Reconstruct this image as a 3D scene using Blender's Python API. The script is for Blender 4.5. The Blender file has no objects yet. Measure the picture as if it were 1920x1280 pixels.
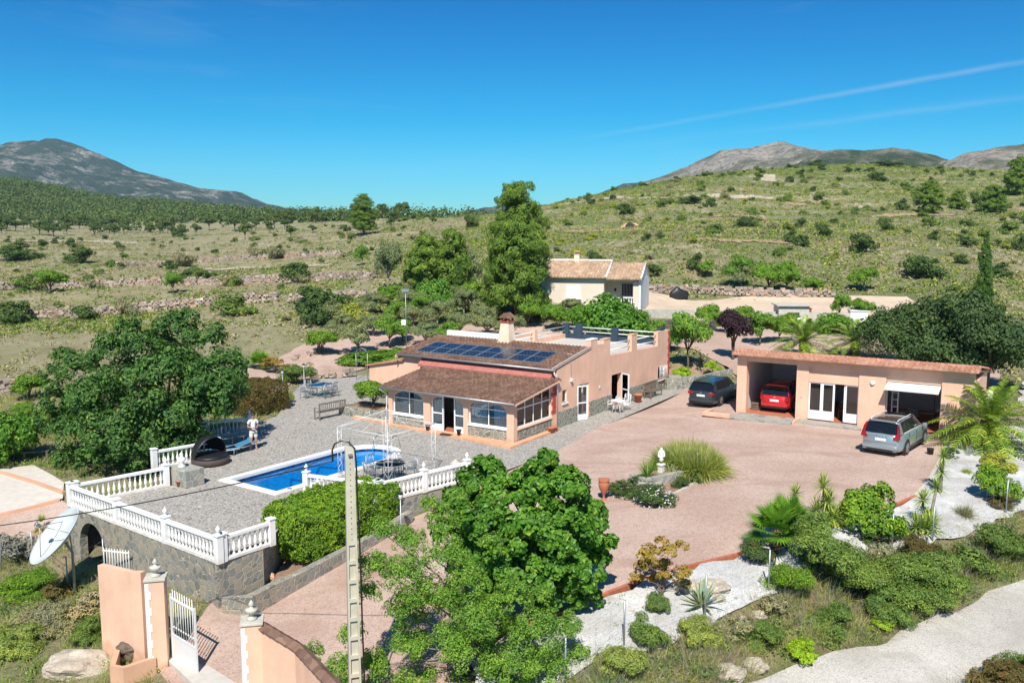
import bpy, bmesh, math, random
import numpy as np
from mathutils import Vector, Matrix
R = math.radians
scene = bpy.context.scene
COL = scene.collection
random.seed(7); rng = np.random.default_rng(7)
# ---------------------------------------------------------------- camera
CH = 10.8; CF = 1700.0; CP = math.atan(216/1700)
cd = bpy.data.cameras.new('camera'); cam = bpy.data.objects.new('camera', cd); COL.objects.link(cam)
cam.location = (0, 0, CH); cam.rotation_euler = (math.pi/2-CP, 0, 0)
cd.sensor_width = 36; cd.lens = CF/1920*36; cd.clip_start = 0.2; cd.clip_end = 20000
scene.camera = cam
# ---------------------------------------------------------------- sun and sky
SUN_EL = 49; SUN_AZ = 5      # the light travels away from the camera, slightly to the right
sl = bpy.data.lights.new('sun', 'SUN'); sl.energy = 5.0; sl.angle = R(0.5); sl.color = (1, .955, .88)
so = bpy.data.objects.new('sun', sl); COL.objects.link(so)
ldir = Vector((math.sin(R(SUN_AZ))*math.cos(R(SUN_EL)), math.cos(R(SUN_AZ))*math.cos(R(SUN_EL)), -math.sin(R(SUN_EL))))
so.rotation_euler = ldir.to_track_quat('-Z', 'Y').to_euler(); so.location = (0, -30, 60)
w = bpy.data.worlds.new('World'); scene.world = w; w.use_nodes = True
nt = w.node_tree; nt.nodes.clear()
def N(nt, t, **k):
    n = nt.nodes.new(t)
    for a, b in k.items():
        if a == 'inp':
            for i, v in b.items(): n.inputs[i].default_value = v
        else: setattr(n, a, b)
    return n
def ramp(nt, fac, stops, interp='LINEAR'):
    n = nt.nodes.new('ShaderNodeValToRGB'); n.color_ramp.interpolation = interp
    e = n.color_ramp.elements
    while len(e) < len(stops): e.new(0.5)
    for i, (p, c) in enumerate(stops):
        e[i].position = p; e[i].color = (c, c, c, 1) if isinstance(c, (int, float)) else (*c, 1)
    nt.links.new(fac, n.inputs[0]); return n.outputs[0]
def mixc(nt, f, a, b, mode='MIX'):
    n = nt.nodes.new('ShaderNodeMix'); n.data_type = 'RGBA'; n.blend_type = mode
    for s, v in ((n.inputs[0], f), (n.inputs[6], a), (n.inputs[7], b)):
        if isinstance(v, (int, float)): s.default_value = v
        elif isinstance(v, tuple): s.default_value = (*v, 1)
        else: nt.links.new(v, s)
    return n.outputs[2]
sky = N(nt, 'ShaderNodeTexSky', sky_type='NISHITA', sun_disc=False, sun_elevation=R(SUN_EL), sun_rotation=R(180+SUN_AZ), altitude=600, air_density=1.0, dust_density=0.35, ozone_density=2.6)
hs = N(nt, 'ShaderNodeHueSaturation', inp={0: .487, 1: 1.38, 2: 1.0}); nt.links.new(sky.outputs[0], hs.inputs['Color'])
tcw = N(nt, 'ShaderNodeTexCoord')
mp = N(nt, 'ShaderNodeMapping', inp={'Rotation': (0, R(-14), R(10)), 'Scale': (1.3, 1, 9)}); nt.links.new(tcw.outputs['Generated'], mp.inputs[0])
nz = N(nt, 'ShaderNodeTexNoise', inp={'Scale': 2.2, 'Detail': 7, 'Roughness': .62, 'Distortion': .35}); nt.links.new(mp.outputs[0], nz.inputs['Vector'])
cir = ramp(nt, nz.outputs[0], [(.60, 0.0), (.86, .32)])
# two vapour trails: thin bands round great circles of the sky
def trail(nrm, width, soft, amt):
    dt = N(nt, 'ShaderNodeVectorMath', operation='DOT_PRODUCT'); nt.links.new(tcw.outputs['Generated'], dt.inputs[0]); dt.inputs[1].default_value = nrm
    n2 = N(nt, 'ShaderNodeTexNoise', inp={'Scale': 14, 'Detail': 5, 'Roughness': .6}); nt.links.new(tcw.outputs['Generated'], n2.inputs['Vector'])
    wob = N(nt, 'ShaderNodeMath', operation='MULTIPLY_ADD', inp={1: soft, 2: -soft/2}); nt.links.new(n2.outputs[0], wob.inputs[0])
    ad = N(nt, 'ShaderNodeMath', operation='ADD'); nt.links.new(dt.outputs['Value'], ad.inputs[0]); nt.links.new(wob.outputs[0], ad.inputs[1])
    ab = N(nt, 'ShaderNodeMath', operation='ABSOLUTE'); nt.links.new(ad.outputs[0], ab.inputs[0])
    r = ramp(nt, ab.outputs[0], [(0, amt), (width, 0.0)])
    sx = N(nt, 'ShaderNodeSeparateXYZ'); nt.links.new(tcw.outputs['Generated'], sx.inputs[0])
    fx = ramp(nt, sx.outputs[0], [(.06, 0.1), (.34, 1.0)])
    n3 = N(nt, 'ShaderNodeTexNoise', inp={'Scale': 5, 'Detail': 4}); nt.links.new(tcw.outputs['Generated'], n3.inputs['Vector'])
    pt = ramp(nt, n3.outputs[0], [(.36, .25), (.6, 1.0)])
    m = N(nt, 'ShaderNodeMath', operation='MULTIPLY'); nt.links.new(r, m.inputs[0]); nt.links.new(fx, m.inputs[1])
    m2 = N(nt, 'ShaderNodeMath', operation='MULTIPLY'); nt.links.new(m.outputs[0], m2.inputs[0]); nt.links.new(pt, m2.inputs[1])
    return m2.outputs[0]
def pdir(px, py):
    a = (px-960)/CF; b = (640-py)/CF
    return Vector((a, math.cos(CP)+b*math.sin(CP), -math.sin(CP)+b*math.cos(CP))).normalized()
def tr(p, q, *a):
    n = pdir(*p).cross(pdir(*q)).normalized(); return trail(tuple(n), *a)
t1 = tr((1100, 258), (1920, 117), .0026, .004, .62)
t2 = tr((1200, 272), (1920, 184), .005, .008, .34)
fac = cir
for t in (t1, t2):
    m = N(nt, 'ShaderNodeMath', operation='MAXIMUM'); nt.links.new(fac, m.inputs[0]); nt.links.new(t, m.inputs[1]); fac = m.outputs[0]
mul = N(nt, 'ShaderNodeMath', operation='MULTIPLY', inp={1: .42}); nt.links.new(fac, mul.inputs[0])
sxw = N(nt, 'ShaderNodeSeparateXYZ'); nt.links.new(tcw.outputs['Generated'], sxw.inputs[0])
skyc = mixc(nt, 1.0, hs.outputs[0], ramp(nt, sxw.outputs[2], [(-.02, (.32, .72, .95)), (.03, (.24, .70, .95)), (.11, (.05, .60, .84)), (.24, (.0, .45, .74)), (.5, (.34, .62, .74))]), 'MULTIPLY')
skyc = mixc(nt, mul.outputs[0], skyc, (4.6, 5.6, 6.0))
bg = N(nt, 'ShaderNodeBackground', inp={'Strength': .105}); nt.links.new(skyc, bg.inputs[0])
wo = N(nt, 'ShaderNodeOutputWorld'); nt.links.new(bg.outputs[0], wo.inputs[0])
scene.view_settings.view_transform = 'Standard'; scene.view_settings.look = 'None'; scene.view_settings.exposure = 0.43; scene.view_settings.gamma = 1
scene.cycles.max_bounces = 6; scene.cycles.transparent_max_bounces = 12
# ---------------------------------------------------------------- photograph-to-world helpers
def ray(px, py):
    a = (px-960)/CF; b = (640-py)/CF
    return (a, math.cos(CP)+b*math.sin(CP), -math.sin(CP)+b*math.cos(CP))
def G(px, py, z=0.0):
    d = ray(px, py); t = (z-CH)/d[2]; return Vector((d[0]*t, d[1]*t, z))
def atdepth(px, py, Y):
    d = ray(px, py); t = Y/d[1]; return Vector((d[0]*t, Y, CH+d[2]*t))
# ---------------------------------------------------------------- mesh helpers
class MB:
    def __init__(s): s.v = []; s.f = []; s.sm = []
    def add(s, vs, fs, smooth=False, M=None):
        o = len(s.v)
        for p in vs:
            p = Vector(p)
            s.v.append(tuple(M @ p) if M is not None else tuple(p))
        for f in fs: s.f.append([o+i for i in f]); s.sm.append(smooth)
        return s
    def box(s, x0, x1, y0, y1, z0, z1, M=None):
        vs = [(x0, y0, z0), (x1, y0, z0), (x1, y1, z0), (x0, y1, z0), (x0, y0, z1), (x1, y0, z1), (x1, y1, z1), (x0, y1, z1)]
        return s.add(vs, [(0, 3, 2, 1), (4, 5, 6, 7), (0, 1, 5, 4), (1, 2, 6, 5), (2, 3, 7, 6), (3, 0, 4, 7)], False, M)
    def beam(s, p, q, wd, ht, up=(0, 0, 1)):
        p = Vector(p); q = Vector(q); d = (q-p).normalized(); sd = d.cross(Vector(up)).normalized(); u = sd.cross(d)
        vs = []
        for c in (p, q):
            for a, b in ((-1, -1), (1, -1), (1, 1), (-1, 1)): vs.append(c+sd*(a*wd/2)+u*(b*ht/2))
        return s.add(vs, [(0, 3, 2, 1), (4, 5, 6, 7), (0, 1, 5, 4), (1, 2, 6, 5), (2, 3, 7, 6), (3, 0, 4, 7)])
    def tube(s, pts, r, n=6, smooth=True, M=None):
        pts = [Vector(p) for p in pts]; rr = r if isinstance(r, (list, tuple)) else [r]*len(pts)
        vs = []; up = None
        for i, p in enumerate(pts):
            d = (pts[min(i+1, len(pts)-1)]-pts[max(i-1, 0)])
            if d.length < 1e-6: d = Vector((0, 0, 1))
            d.normalize()
            if up is None: up = Vector((0, 0, 1)) if abs(d.z) < .9 else Vector((1, 0, 0))
            a = d.cross(up)
            if a.length < 1e-4: a = d.cross(Vector((.3, 1, .2)))
            a.normalize(); b = a.cross(d)
            up = b if False else up
            for k in range(n):
                t = 2*math.pi*k/n; vs.append(p+(a*math.cos(t)+b*math.sin(t))*rr[i])
        fs = []
        for i in range(len(pts)-1):
            for k in range(n):
                fs.append((i*n+k, i*n+(k+1) % n, (i+1)*n+(k+1) % n, (i+1)*n+k))
        fs.append(tuple(range(n-1, -1, -1))); fs.append(tuple((len(pts)-1)*n+k for k in range(n)))
        return s.add(vs, fs, smooth, M)
    def lathe(s, prof, n=14, c=(0, 0, 0), M=None, smooth=True):
        vs = []; fs = []
        for r, z in prof:
            for k in range(n):
                t = 2*math.pi*k/n; vs.append((c[0]+r*math.cos(t), c[1]+r*math.sin(t), c[2]+z))
        for i in range(len(prof)-1):
            for k in range(n): fs.append((i*n+k, i*n+(k+1) % n, (i+1)*n+(k+1) % n, (i+1)*n+k))
        fs.append(tuple(range(n-1, -1, -1))); fs.append(tuple((len(prof)-1)*n+k for k in range(n)))
        return s.add(vs, fs, smooth, M)
    def prism(s, poly, d0, d1, f):
        """poly of 2D points extruded; f(u, v, d) -> 3D"""
        n = len(poly); vs = [f(u, v, d0) for u, v in poly]+[f(u, v, d1) for u, v in poly]
        fs = [tuple(range(n-1, -1, -1)), tuple(range(n, 2*n))]+[(i, (i+1) % n, n+(i+1) % n, n+i) for i in range(n)]
        return s.add(vs, fs)
    def build(s, name, mat, parent=None, bevel=0, kind=None, label=None):
        me = bpy.data.meshes.new(name); me.from_pydata(s.v, [], s.f); me.validate()
        if len(me.polygons) == len(s.sm): me.polygons.foreach_set('use_smooth', s.sm)
        me.materials.append(mat)
        o = bpy.data.objects.new(name, me); COL.objects.link(o)
        bm = bmesh.new(); bm.from_mesh(me); bmesh.ops.recalc_face_normals(bm, faces=bm.faces); bm.to_mesh(me); bm.free()
        if parent is not None: o.parent = parent
        if bevel:
            m = o.modifiers.new('bevel', 'BEVEL'); m.width = bevel; m.segments = 2; m.limit_method = 'ANGLE'
        if kind: o['kind'] = kind
        if label: o['label'] = label
        return o
def thing(name, label, cat, loc=(0, 0, 0), rz=0, group=None):
    o = bpy.data.objects.new(name, None); COL.objects.link(o); o.location = loc; o.rotation_euler = (0, 0, rz)
    o.empty_display_size = .2
    o['label'] = label; o['category'] = cat
    if group: o['group'] = group
    return o
def tag(o, label, cat, group=None):
    o['label'] = label; o['category'] = cat
    if group: o['group'] = group
    return o
KIDS = {}
def dup(o, parent=None):
    c = o.copy(); COL.objects.link(c)
    if parent is not None: c.parent = parent
    for ch in [x for x in bpy.data.objects if x.parent == o]: dup(ch, c)
    return c
def np_mesh(name, V, F, mat, smooth=False):
    """V (n,3), F (m,4) or (m,3)"""
    V = np.asarray(V, np.float32); F = np.asarray(F, np.int32); k = F.shape[1]
    me = bpy.data.meshes.new(name); me.vertices.add(len(V)); me.vertices.foreach_set('co', V.ravel())
    me.loops.add(F.size); me.loops.foreach_set('vertex_index', F.ravel())
    me.polygons.add(len(F)); me.polygons.foreach_set('loop_start', np.arange(0, F.size, k, dtype=np.int32))
    try: me.polygons.foreach_set('loop_total', np.full(len(F), k, np.int32))
    except Exception: pass
    me.polygons.foreach_set('use_smooth', np.full(len(F), smooth, bool))
    me.materials.append(mat); me.update(calc_edges=True); return me
def link(name, me, parent=None):
    o = bpy.data.objects.new(name, me); COL.objects.link(o)
    if parent is not None: o.parent = parent
    return o
# ---------------------------------------------------------------- materials
MATS = {}
def mat(name):
    m = bpy.data.materials.new(name); m.use_nodes = True; nt = m.node_tree; nt.nodes.clear()
    b = nt.nodes.new('ShaderNodeBsdfPrincipled'); o = nt.nodes.new('ShaderNodeOutputMaterial'); nt.links.new(b.outputs[0], o.inputs[0])
    return m, nt, b
def plain(name, c, rough=.6, metal=0, var=.10, scale=3.0, bump=0.0, spec=.5, coat=0, fine=40, c2=None):
    if name in MATS: return MATS[name]
    m, nt, b = mat(name); tc = N(nt, 'ShaderNodeTexCoord')
    n1 = N(nt, 'ShaderNodeTexNoise', inp={'Scale': scale, 'Detail': 6, 'Roughness': .6}); nt.links.new(tc.outputs['Object'], n1.inputs['Vector'])
    lo = tuple(x*(1-var) for x in c); hi = tuple(min(1, x*(1+var)) for x in (c if c2 is None else c2))
    nt.links.new(ramp(nt, n1.outputs[0], [(.3, lo), (.7, hi)]), b.inputs['Base Color'])
    b.inputs['Roughness'].default_value = rough; b.inputs['Metallic'].default_value = metal; b.inputs['Specular IOR Level'].default_value = spec
    b.inputs['Coat Weight'].default_value = coat
    if bump:
        n2 = N(nt, 'ShaderNodeTexNoise', inp={'Scale': fine, 'Detail': 4}); nt.links.new(tc.outputs['Object'], n2.inputs['Vector'])
        bp = N(nt, 'ShaderNodeBump', inp={'Strength': bump, 'Distance': .02}); nt.links.new(n2.outputs[0], bp.inputs['Height']); nt.links.new(bp.outputs[0], b.inputs['Normal'])
    MATS[name] = m; return m
def plaster(name, c, streak=.17):
    """painted render with faint stains, rain streaks and a rough grain"""
    m, nt, b = mat(name); tc = N(nt, 'ShaderNodeTexCoord')
    n1 = N(nt, 'ShaderNodeTexNoise', inp={'Scale': .6, 'Detail': 8, 'Roughness': .65}); nt.links.new(tc.outputs['Object'], n1.inputs['Vector'])
    mp = N(nt, 'ShaderNodeMapping', inp={'Scale': (2.2, 2.2, .3)}); nt.links.new(tc.outputs['Object'], mp.inputs[0])
    n2 = N(nt, 'ShaderNodeTexNoise', inp={'Scale': 1.4, 'Detail': 5}); nt.links.new(mp.outputs[0], n2.inputs['Vector'])
    c1 = ramp(nt, n1.outputs[0], [(.3, tuple(x*(1-streak) for x in c)), (.65, tuple(min(1, x*1.05) for x in c))])
    s = ramp(nt, n2.outputs[0], [(.35, 1-streak*.35), (.6, 1.0)])
    sz = N(nt, 'ShaderNodeSeparateXYZ'); nt.links.new(tc.outputs['Object'], sz.inputs[0]); n4 = N(nt, 'ShaderNodeTexNoise', inp={'Scale': 3.5, 'Detail': 6}); nt.links.new(tc.outputs['Object'], n4.inputs['Vector'])
    ad = N(nt, 'ShaderNodeMath', operation='MULTIPLY_ADD', inp={1: .9}); nt.links.new(n4.outputs[0], ad.inputs[0]); nt.links.new(sz.outputs[2], ad.inputs[2])
    s = mixc(nt, 1.0, s, ramp(nt, ad.outputs[0], [(.35, (.78, .74, .68)), (.75, (1, 1, 1))]), 'MULTIPLY')     # splashed dirt along the foot
    nt.links.new(mixc(nt, 1.0, c1, s, 'MULTIPLY'), b.inputs['Base Color']); b.inputs['Roughness'].default_value = .85; b.inputs['Specular IOR Level'].default_value = .25
    n3 = N(nt, 'ShaderNodeTexNoise', inp={'Scale': 45, 'Detail': 3}); nt.links.new(tc.outputs['Object'], n3.inputs['Vector'])
    bp = N(nt, 'ShaderNodeBump', inp={'Strength': .25, 'Distance': .01}); nt.links.new(n3.outputs[0], bp.inputs['Height']); nt.links.new(bp.outputs[0], b.inputs['Normal'])
    return m
def stones(name, scale, cols, mortar, width=.06, bump=.6, rnd=1.0, rough=.85, coords='Object', squash=(1, 1, 1)):
    """irregular flat stones with mortar joints"""
    m, nt, b = mat(name); tc = N(nt, 'ShaderNodeTexCoord')
    mp = N(nt, 'ShaderNodeMapping', inp={'Scale': squash}); nt.links.new(tc.outputs[coords], mp.inputs[0])
    dn = N(nt, 'ShaderNodeTexNoise', inp={'Scale': 3, 'Detail': 2}); nt.links.new(mp.outputs[0], dn.inputs['Vector'])
    wv = N(nt, 'ShaderNodeVectorMath', operation='MULTIPLY_ADD'); nt.links.new(dn.outputs['Color'], wv.inputs[0]); wv.inputs[1].default_value = (.12, .12, .12); nt.links.new(mp.outputs[0], wv.inputs[2])
    ve = N(nt, 'ShaderNodeTexVoronoi', feature='DISTANCE_TO_EDGE', inp={'Scale': scale, 'Randomness': rnd}); nt.links.new(wv.outputs[0], ve.inputs['Vector'])
    vc = N(nt, 'ShaderNodeTexVoronoi', feature='F1', inp={'Scale': scale, 'Randomness': rnd}); nt.links.new(wv.outputs[0], vc.inputs['Vector'])
    sp = N(nt, 'ShaderNodeSeparateColor'); nt.links.new(vc.outputs['Color'], sp.inputs[0])
    cc = ramp(nt, sp.outputs[0], [(i/(len(cols)-1), c) for i, c in enumerate(cols)])
    n1 = N(nt, 'ShaderNodeTexNoise', inp={'Scale': 18, 'Detail': 6}); nt.links.new(tc.outputs[coords], n1.inputs['Vector'])
    cc = mixc(nt, .45, cc, ramp(nt, n1.outputs[0], [(.3, .45), (.7, 1.0)]), 'MULTIPLY')
    e = ramp(nt, ve.outputs['Distance'], [(width*.5, 0.0), (width, 1.0)])
    nt.links.new(mixc(nt, e, mortar, cc), b.inputs['Base Color']); b.inputs['Roughness'].default_value = rough; b.inputs['Specular IOR Level'].default_value = .3
    bp = N(nt, 'ShaderNodeBump', inp={'Strength': bump, 'Distance': .03}); nt.links.new(e, bp.inputs['Height'])
    bp2 = N(nt, 'ShaderNodeBump', inp={'Strength': .4, 'Distance': .01}); nt.links.new(n1.outputs[0], bp2.inputs['Height']); nt.links.new(bp.outputs[0], bp2.inputs['Normal']); nt.links.new(bp2.outputs[0], b.inputs['Normal'])
    return m
def gravel(name, c_lo, c_hi, c_fleck, big=.15, grain=28, tracks=None, fleckpos=.72):
    m, nt, b = mat(name); tc = N(nt, 'ShaderNodeTexCoord')
    n1 = N(nt, 'ShaderNodeTexNoise', inp={'Scale': big, 'Detail': 7, 'Roughness': .6}); nt.links.new(tc.outputs['Object'], n1.inputs['Vector'])
    base = ramp(nt, n1.outputs[0], [(.36, c_lo), (.64, c_hi)])
    vo = N(nt, 'ShaderNodeTexVoronoi', inp={'Scale': grain}); nt.links.new(tc.outputs['Object'], vo.inputs['Vector'])
    sp = N(nt, 'ShaderNodeSeparateColor'); nt.links.new(vo.outputs['Color'], sp.inputs[0])
    g = ramp(nt, sp.outputs[0], [(0, .62), (.3, .93), (1, 1.1)])
    c = mixc(nt, .9, base, g, 'MULTIPLY')
    n2 = N(nt, 'ShaderNodeTexNoise', inp={'Scale': 5, 'Detail': 9, 'Roughness': .75}); nt.links.new(tc.outputs['Object'], n2.inputs['Vector'])
    c = mixc(nt, ramp(nt, n2.outputs[0], [(fleckpos-.17, 0.0), (fleckpos, .65)]), c, c_fleck)
    n3 = N(nt, 'ShaderNodeTexNoise', inp={'Scale': big*.9, 'Detail': 5, 'Roughness': .55, 'Distortion': 1.4}); mp3 = N(nt, 'ShaderNodeMapping', inp={'Location': (7, 3, 0), 'Scale': (1, 1.7, 1), 'Rotation': (0, 0, .7)}); nt.links.new(tc.outputs['Object'], mp3.inputs[0]); nt.links.new(mp3.outputs[0], n3.inputs['Vector'])
    c = mixc(nt, ramp(nt, n3.outputs[0], [(.50, 0.0), (.68, .55)]), c, c_fleck)
    nt.links.new(c, b.inputs['Base Color']); b.inputs['Roughness'].default_value = .95; b.inputs['Specular IOR Level'].default_value = .15
    bp = N(nt, 'ShaderNodeBump', inp={'Strength': .5, 'Distance': .02}); nt.links.new(vo.outputs['Distance'], bp.inputs['Height']); nt.links.new(bp.outputs[0], b.inputs['Normal'])
    return m
def foliage(name, c1, c2, c3=None, trans=.25, rough=.55, spec=.3):
    """leaves: colour differs from leaf to leaf and from plant to plant"""
    m, nt, b = mat(name); ge = N(nt, 'ShaderNodeNewGeometry'); oi = N(nt, 'ShaderNodeObjectInfo')
    c3 = c3 or c2; st = [(0, c1), (.6, c2), (.95, c3), (1, (min(.8, c3[0]*1.5), c3[1]*1.05, c3[2]*.9))]
    c = ramp(nt, ge.outputs['Random Per Island'], st)
    tc = N(nt, 'ShaderNodeTexCoord'); n1 = N(nt, 'ShaderNodeTexNoise', inp={'Scale': 1.3, 'Detail': 3}); nt.links.new(tc.outputs['Object'], n1.inputs['Vector'])
    c = mixc(nt, 1.0, c, ramp(nt, n1.outputs[0], [(.35, (.80, .84, .9)), (.65, (1.15, 1.1, .9))]), 'MULTIPLY')
    c = mixc(nt, 1.0, c, ramp(nt, oi.outputs['Random'], [(0, (.86, .9, .88)), (1, (1.12, 1.06, 1.0))]), 'MULTIPLY')
    nt.links.new(c, b.inputs['Base Color']); b.inputs['Roughness'].default_value = rough; b.inputs['Specular IOR Level'].default_value = spec
    tl = N(nt, 'ShaderNodeBsdfTranslucent'); nt.links.new(mixc(nt, 1.0, c, (1.25, 1.3, .6), 'MULTIPLY'), tl.inputs[0])
    ms = N(nt, 'ShaderNodeMixShader', inp={0: trans}); nt.links.new(b.outputs[0], ms.inputs[1]); nt.links.new(tl.outputs[0], ms.inputs[2])
    nt.links.new(ms.outputs[0], nt.nodes['Material Output'].inputs[0]); return m
M = {}
M['salmon'] = plaster('salmon_render', (.80, .50, .355))
M['salmon_dk'] = plaster('salmon_band', (.78, .43, .27))
M['red_paint'] = plaster('red_painted_band', (.50, .085, .07))
M['cream'] = plaster('cream_render', (.80, .66, .50))
M['slate'] = plaster('slate_paint', (.035, .06, .09))
M['white_wall'] = plaster('white_plaster', (.75, .74, .72), .06)
M['white'] = plain('white_paint', (.80, .80, .79), .45, var=.04)
M['white_pl'] = plaster('white_concrete_paint', (.80, .79, .77), .10)
M['metal_w'] = plain('white_metal', (.70, .70, .69), .35, var=.03)
M['grey_metal'] = plain('galvanised_metal', (.34, .36, .37), .45, .6, var=.12)
M['chrome'] = plain('chrome', (.7, .7, .7), .12, 1, var=.02)
M['black'] = plain('black_plastic', (.012, .012, .013), .5, var=.2)
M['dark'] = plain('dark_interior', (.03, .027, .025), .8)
M['rubber'] = plain('tyre_rubber', (.02, .02, .021), .8)
M['rock_wall'] = None
M['clad'] = stones('stone_cladding', 4.4, [(.17, .18, .165), (.24, .245, .22), (.38, .32, .24), (.29, .28, .24), (.21, .22, .21)], (.44, .385, .30), .05)
M['clad_light'] = stones('house_stone_cladding', 3.4, [(.16, .18, .15), (.24, .25, .21), (.32, .30, .23), (.20, .22, .19)], (.52, .48, .40), .05)
M['flag'] = stones('flagstone_apron', 2.6, [(.25, .26, .24), (.36, .35, .31), (.42, .38, .31), (.30, .31, .29)], (.46, .43, .38), .045)
M['paving'] = stones('grey_stamped_paving', 6.2, [(.22, .20, .175), (.32, .29, .26), (.40, .365, .325), (.26, .24, .21), (.35, .325, .285)], (.48, .445, .39), .09, .4)
M['pink'] = gravel('pink_gravel', (.45, .315, .25), (.54, .41, .34), (.34, .21, .165), .22, fleckpos=.68)
M['whitegravel'] = gravel('white_gravel', (.44, .43, .41), (.62, .61, .59), (.34, .31, .26), .5, 26, fleckpos=.92)
M['road'] = gravel('pale_track', (.43, .40, .35), (.56, .525, .47), (.34, .30, .25), .35, 34)
M['terracotta'] = plain('terracotta', (.42, .14, .07), .8, var=.2, scale=6, bump=.2)
M['terracotta_l'] = plain('pale_terracotta', (.62, .36, .22), .8, var=.15, scale=6, bump=.2)
M['coping'] = plain('white_coping_stone', (.78, .76, .72), .6, var=.06, bump=.2)
M['concrete'] = plain('weathered_concrete', (.50, .47, .40), .85, var=.16, bump=.3)
M['slab'] = plain('pale_concrete_slab', (.54, .49, .43), .8, var=.1)
M['bark'] = plain('bark', (.13, .095, .065), .9, var=.3, scale=8, bump=.6, fine=30)
M['bark_g'] = plain('grey_bark', (.22, .19, .155), .9, var=.3, scale=8, bump=.6, fine=30)
M['palm_trunk'] = plain('palm_trunk', (.12, .075, .045), .95, var=.4, scale=14, bump=.9, fine=20)
M['wood'] = plain('weathered_wood', (.16, .115, .085), .75, var=.3, scale=5)
M['wood_grey'] = plain('grey_weathered_wood', (.20, .17, .145), .8, var=.3, scale=5)
M['wicker'] = plain('brown_wicker', (.07, .05, .045), .7, var=.4, scale=30, bump=.8, fine=60)
M['rock'] = stones('pale_rock', 4.0, [(.42, .36, .28), (.55, .48, .38), (.46, .37, .29)], (.36, .30, .23), .02, .5)
M['soil'] = gravel('reddish_soil', (.24, .15, .10), (.34, .22, .15), (.40, .30, .20), 1.2, 20)
def tile_mat(name, c1, c2, c3):
    m, nt, b = mat(name); tc = N(nt, 'ShaderNodeTexCoord')
    vo = N(nt, 'ShaderNodeTexVoronoi', inp={'Scale': 4.2}); nt.links.new(tc.outputs['Object'], vo.inputs['Vector'])
    sp = N(nt, 'ShaderNodeSeparateColor'); nt.links.new(vo.outputs['Color'], sp.inputs[0])
    n = N(nt, 'ShaderNodeTexNoise', inp={'Scale': .9, 'Detail': 6}); nt.links.new(tc.outputs['Object'], n.inputs['Vector'])
    c = ramp(nt, sp.outputs[0], [(0, c1), (.5, c2), (1, c3)])
    c = mixc(nt, .8, c, ramp(nt, n.outputs[0], [(.3, .7), (.7, 1.1)]), 'MULTIPLY')
    nt.links.new(c, b.inputs['Base Color']); b.inputs['Roughness'].default_value = .8; b.inputs['Specular IOR Level'].default_value = .3
    return m
M['tile_brown'] = tile_mat('brown_roof_tile', (.15, .085, .06), (.20, .115, .08), (.27, .16, .11))
M['tile_terra'] = tile_mat('terracotta_roof_tile', (.42, .19, .12), (.52, .26, .17), (.58, .34, .24))
M['tile_pale'] = tile_mat('pale_mottled_roof_tile', (.42, .26, .16), (.52, .36, .24), (.60, .46, .33))
def glass_mat(name, tint, refl=.10, opac=.0):
    m, nt, b = mat(name); nt.nodes.remove(b)
    tr_ = N(nt, 'ShaderNodeBsdfTransparent', inp={0: (*tint, 1)}); gl = N(nt, 'ShaderNodeBsdfGlossy', inp={'Roughness': .03})
    fr = N(nt, 'ShaderNodeFresnel', inp={0: 1.5}); ad = N(nt, 'ShaderNodeMath', operation='ADD', inp={1: refl}); nt.links.new(fr.outputs[0], ad.inputs[0])
    ms = N(nt, 'ShaderNodeMixShader'); nt.links.new(ad.outputs[0], ms.inputs[0]); nt.links.new(tr_.outputs[0], ms.inputs[1]); nt.links.new(gl.outputs[0], ms.inputs[2])
    nt.links.new(ms.outputs[0], nt.nodes['Material Output'].inputs[0]); return m
M['glass'] = glass_mat('window_glass', (.86, .90, .91), .04)
M['glass_blue'] = glass_mat('blue_table_glass', (.25, .42, .50), .03)
m, nt, b = mat('car_glass'); b.inputs['Base Color'].default_value = (.008, .010, .012, 1); b.inputs['Roughness'].default_value = .06; b.inputs['Specular IOR Level'].default_value = .7; M['car_glass'] = m
M['curtain'] = plain('white_curtain', (.74, .76, .77), .9, var=.06)
# pool water: tinted clear surface with ripples
m, nt, b = mat('pool_water'); nt.nodes.remove(b)
tr_ = N(nt, 'ShaderNodeBsdfTransparent', inp={0: (.16, .70, .95, 1)}); gl = N(nt, 'ShaderNodeBsdfGlossy', inp={'Roughness': .04})
tc = N(nt, 'ShaderNodeTexCoord'); n1 = N(nt, 'ShaderNodeTexNoise', inp={'Scale': 5, 'Detail': 3, 'Distortion': .5}); nt.links.new(tc.outputs['Object'], n1.inputs['Vector'])
bp = N(nt, 'ShaderNodeBump', inp={'Strength': .25, 'Distance': .05}); nt.links.new(n1.outputs[0], bp.inputs['Height']); nt.links.new(bp.outputs[0], gl.inputs['Normal'])
fr = N(nt, 'ShaderNodeFresnel', inp={0: 1.33}); nt.links.new(bp.outputs[0], fr.inputs['Normal'])
ms = N(nt, 'ShaderNodeMixShader'); nt.links.new(fr.outputs[0], ms.inputs[0]); nt.links.new(tr_.outputs[0], ms.inputs[1]); nt.links.new(gl.outputs[0], ms.inputs[2]); nt.links.new(ms.outputs[0], nt.nodes['Material Output'].inputs[0]); M['water'] = m
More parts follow.
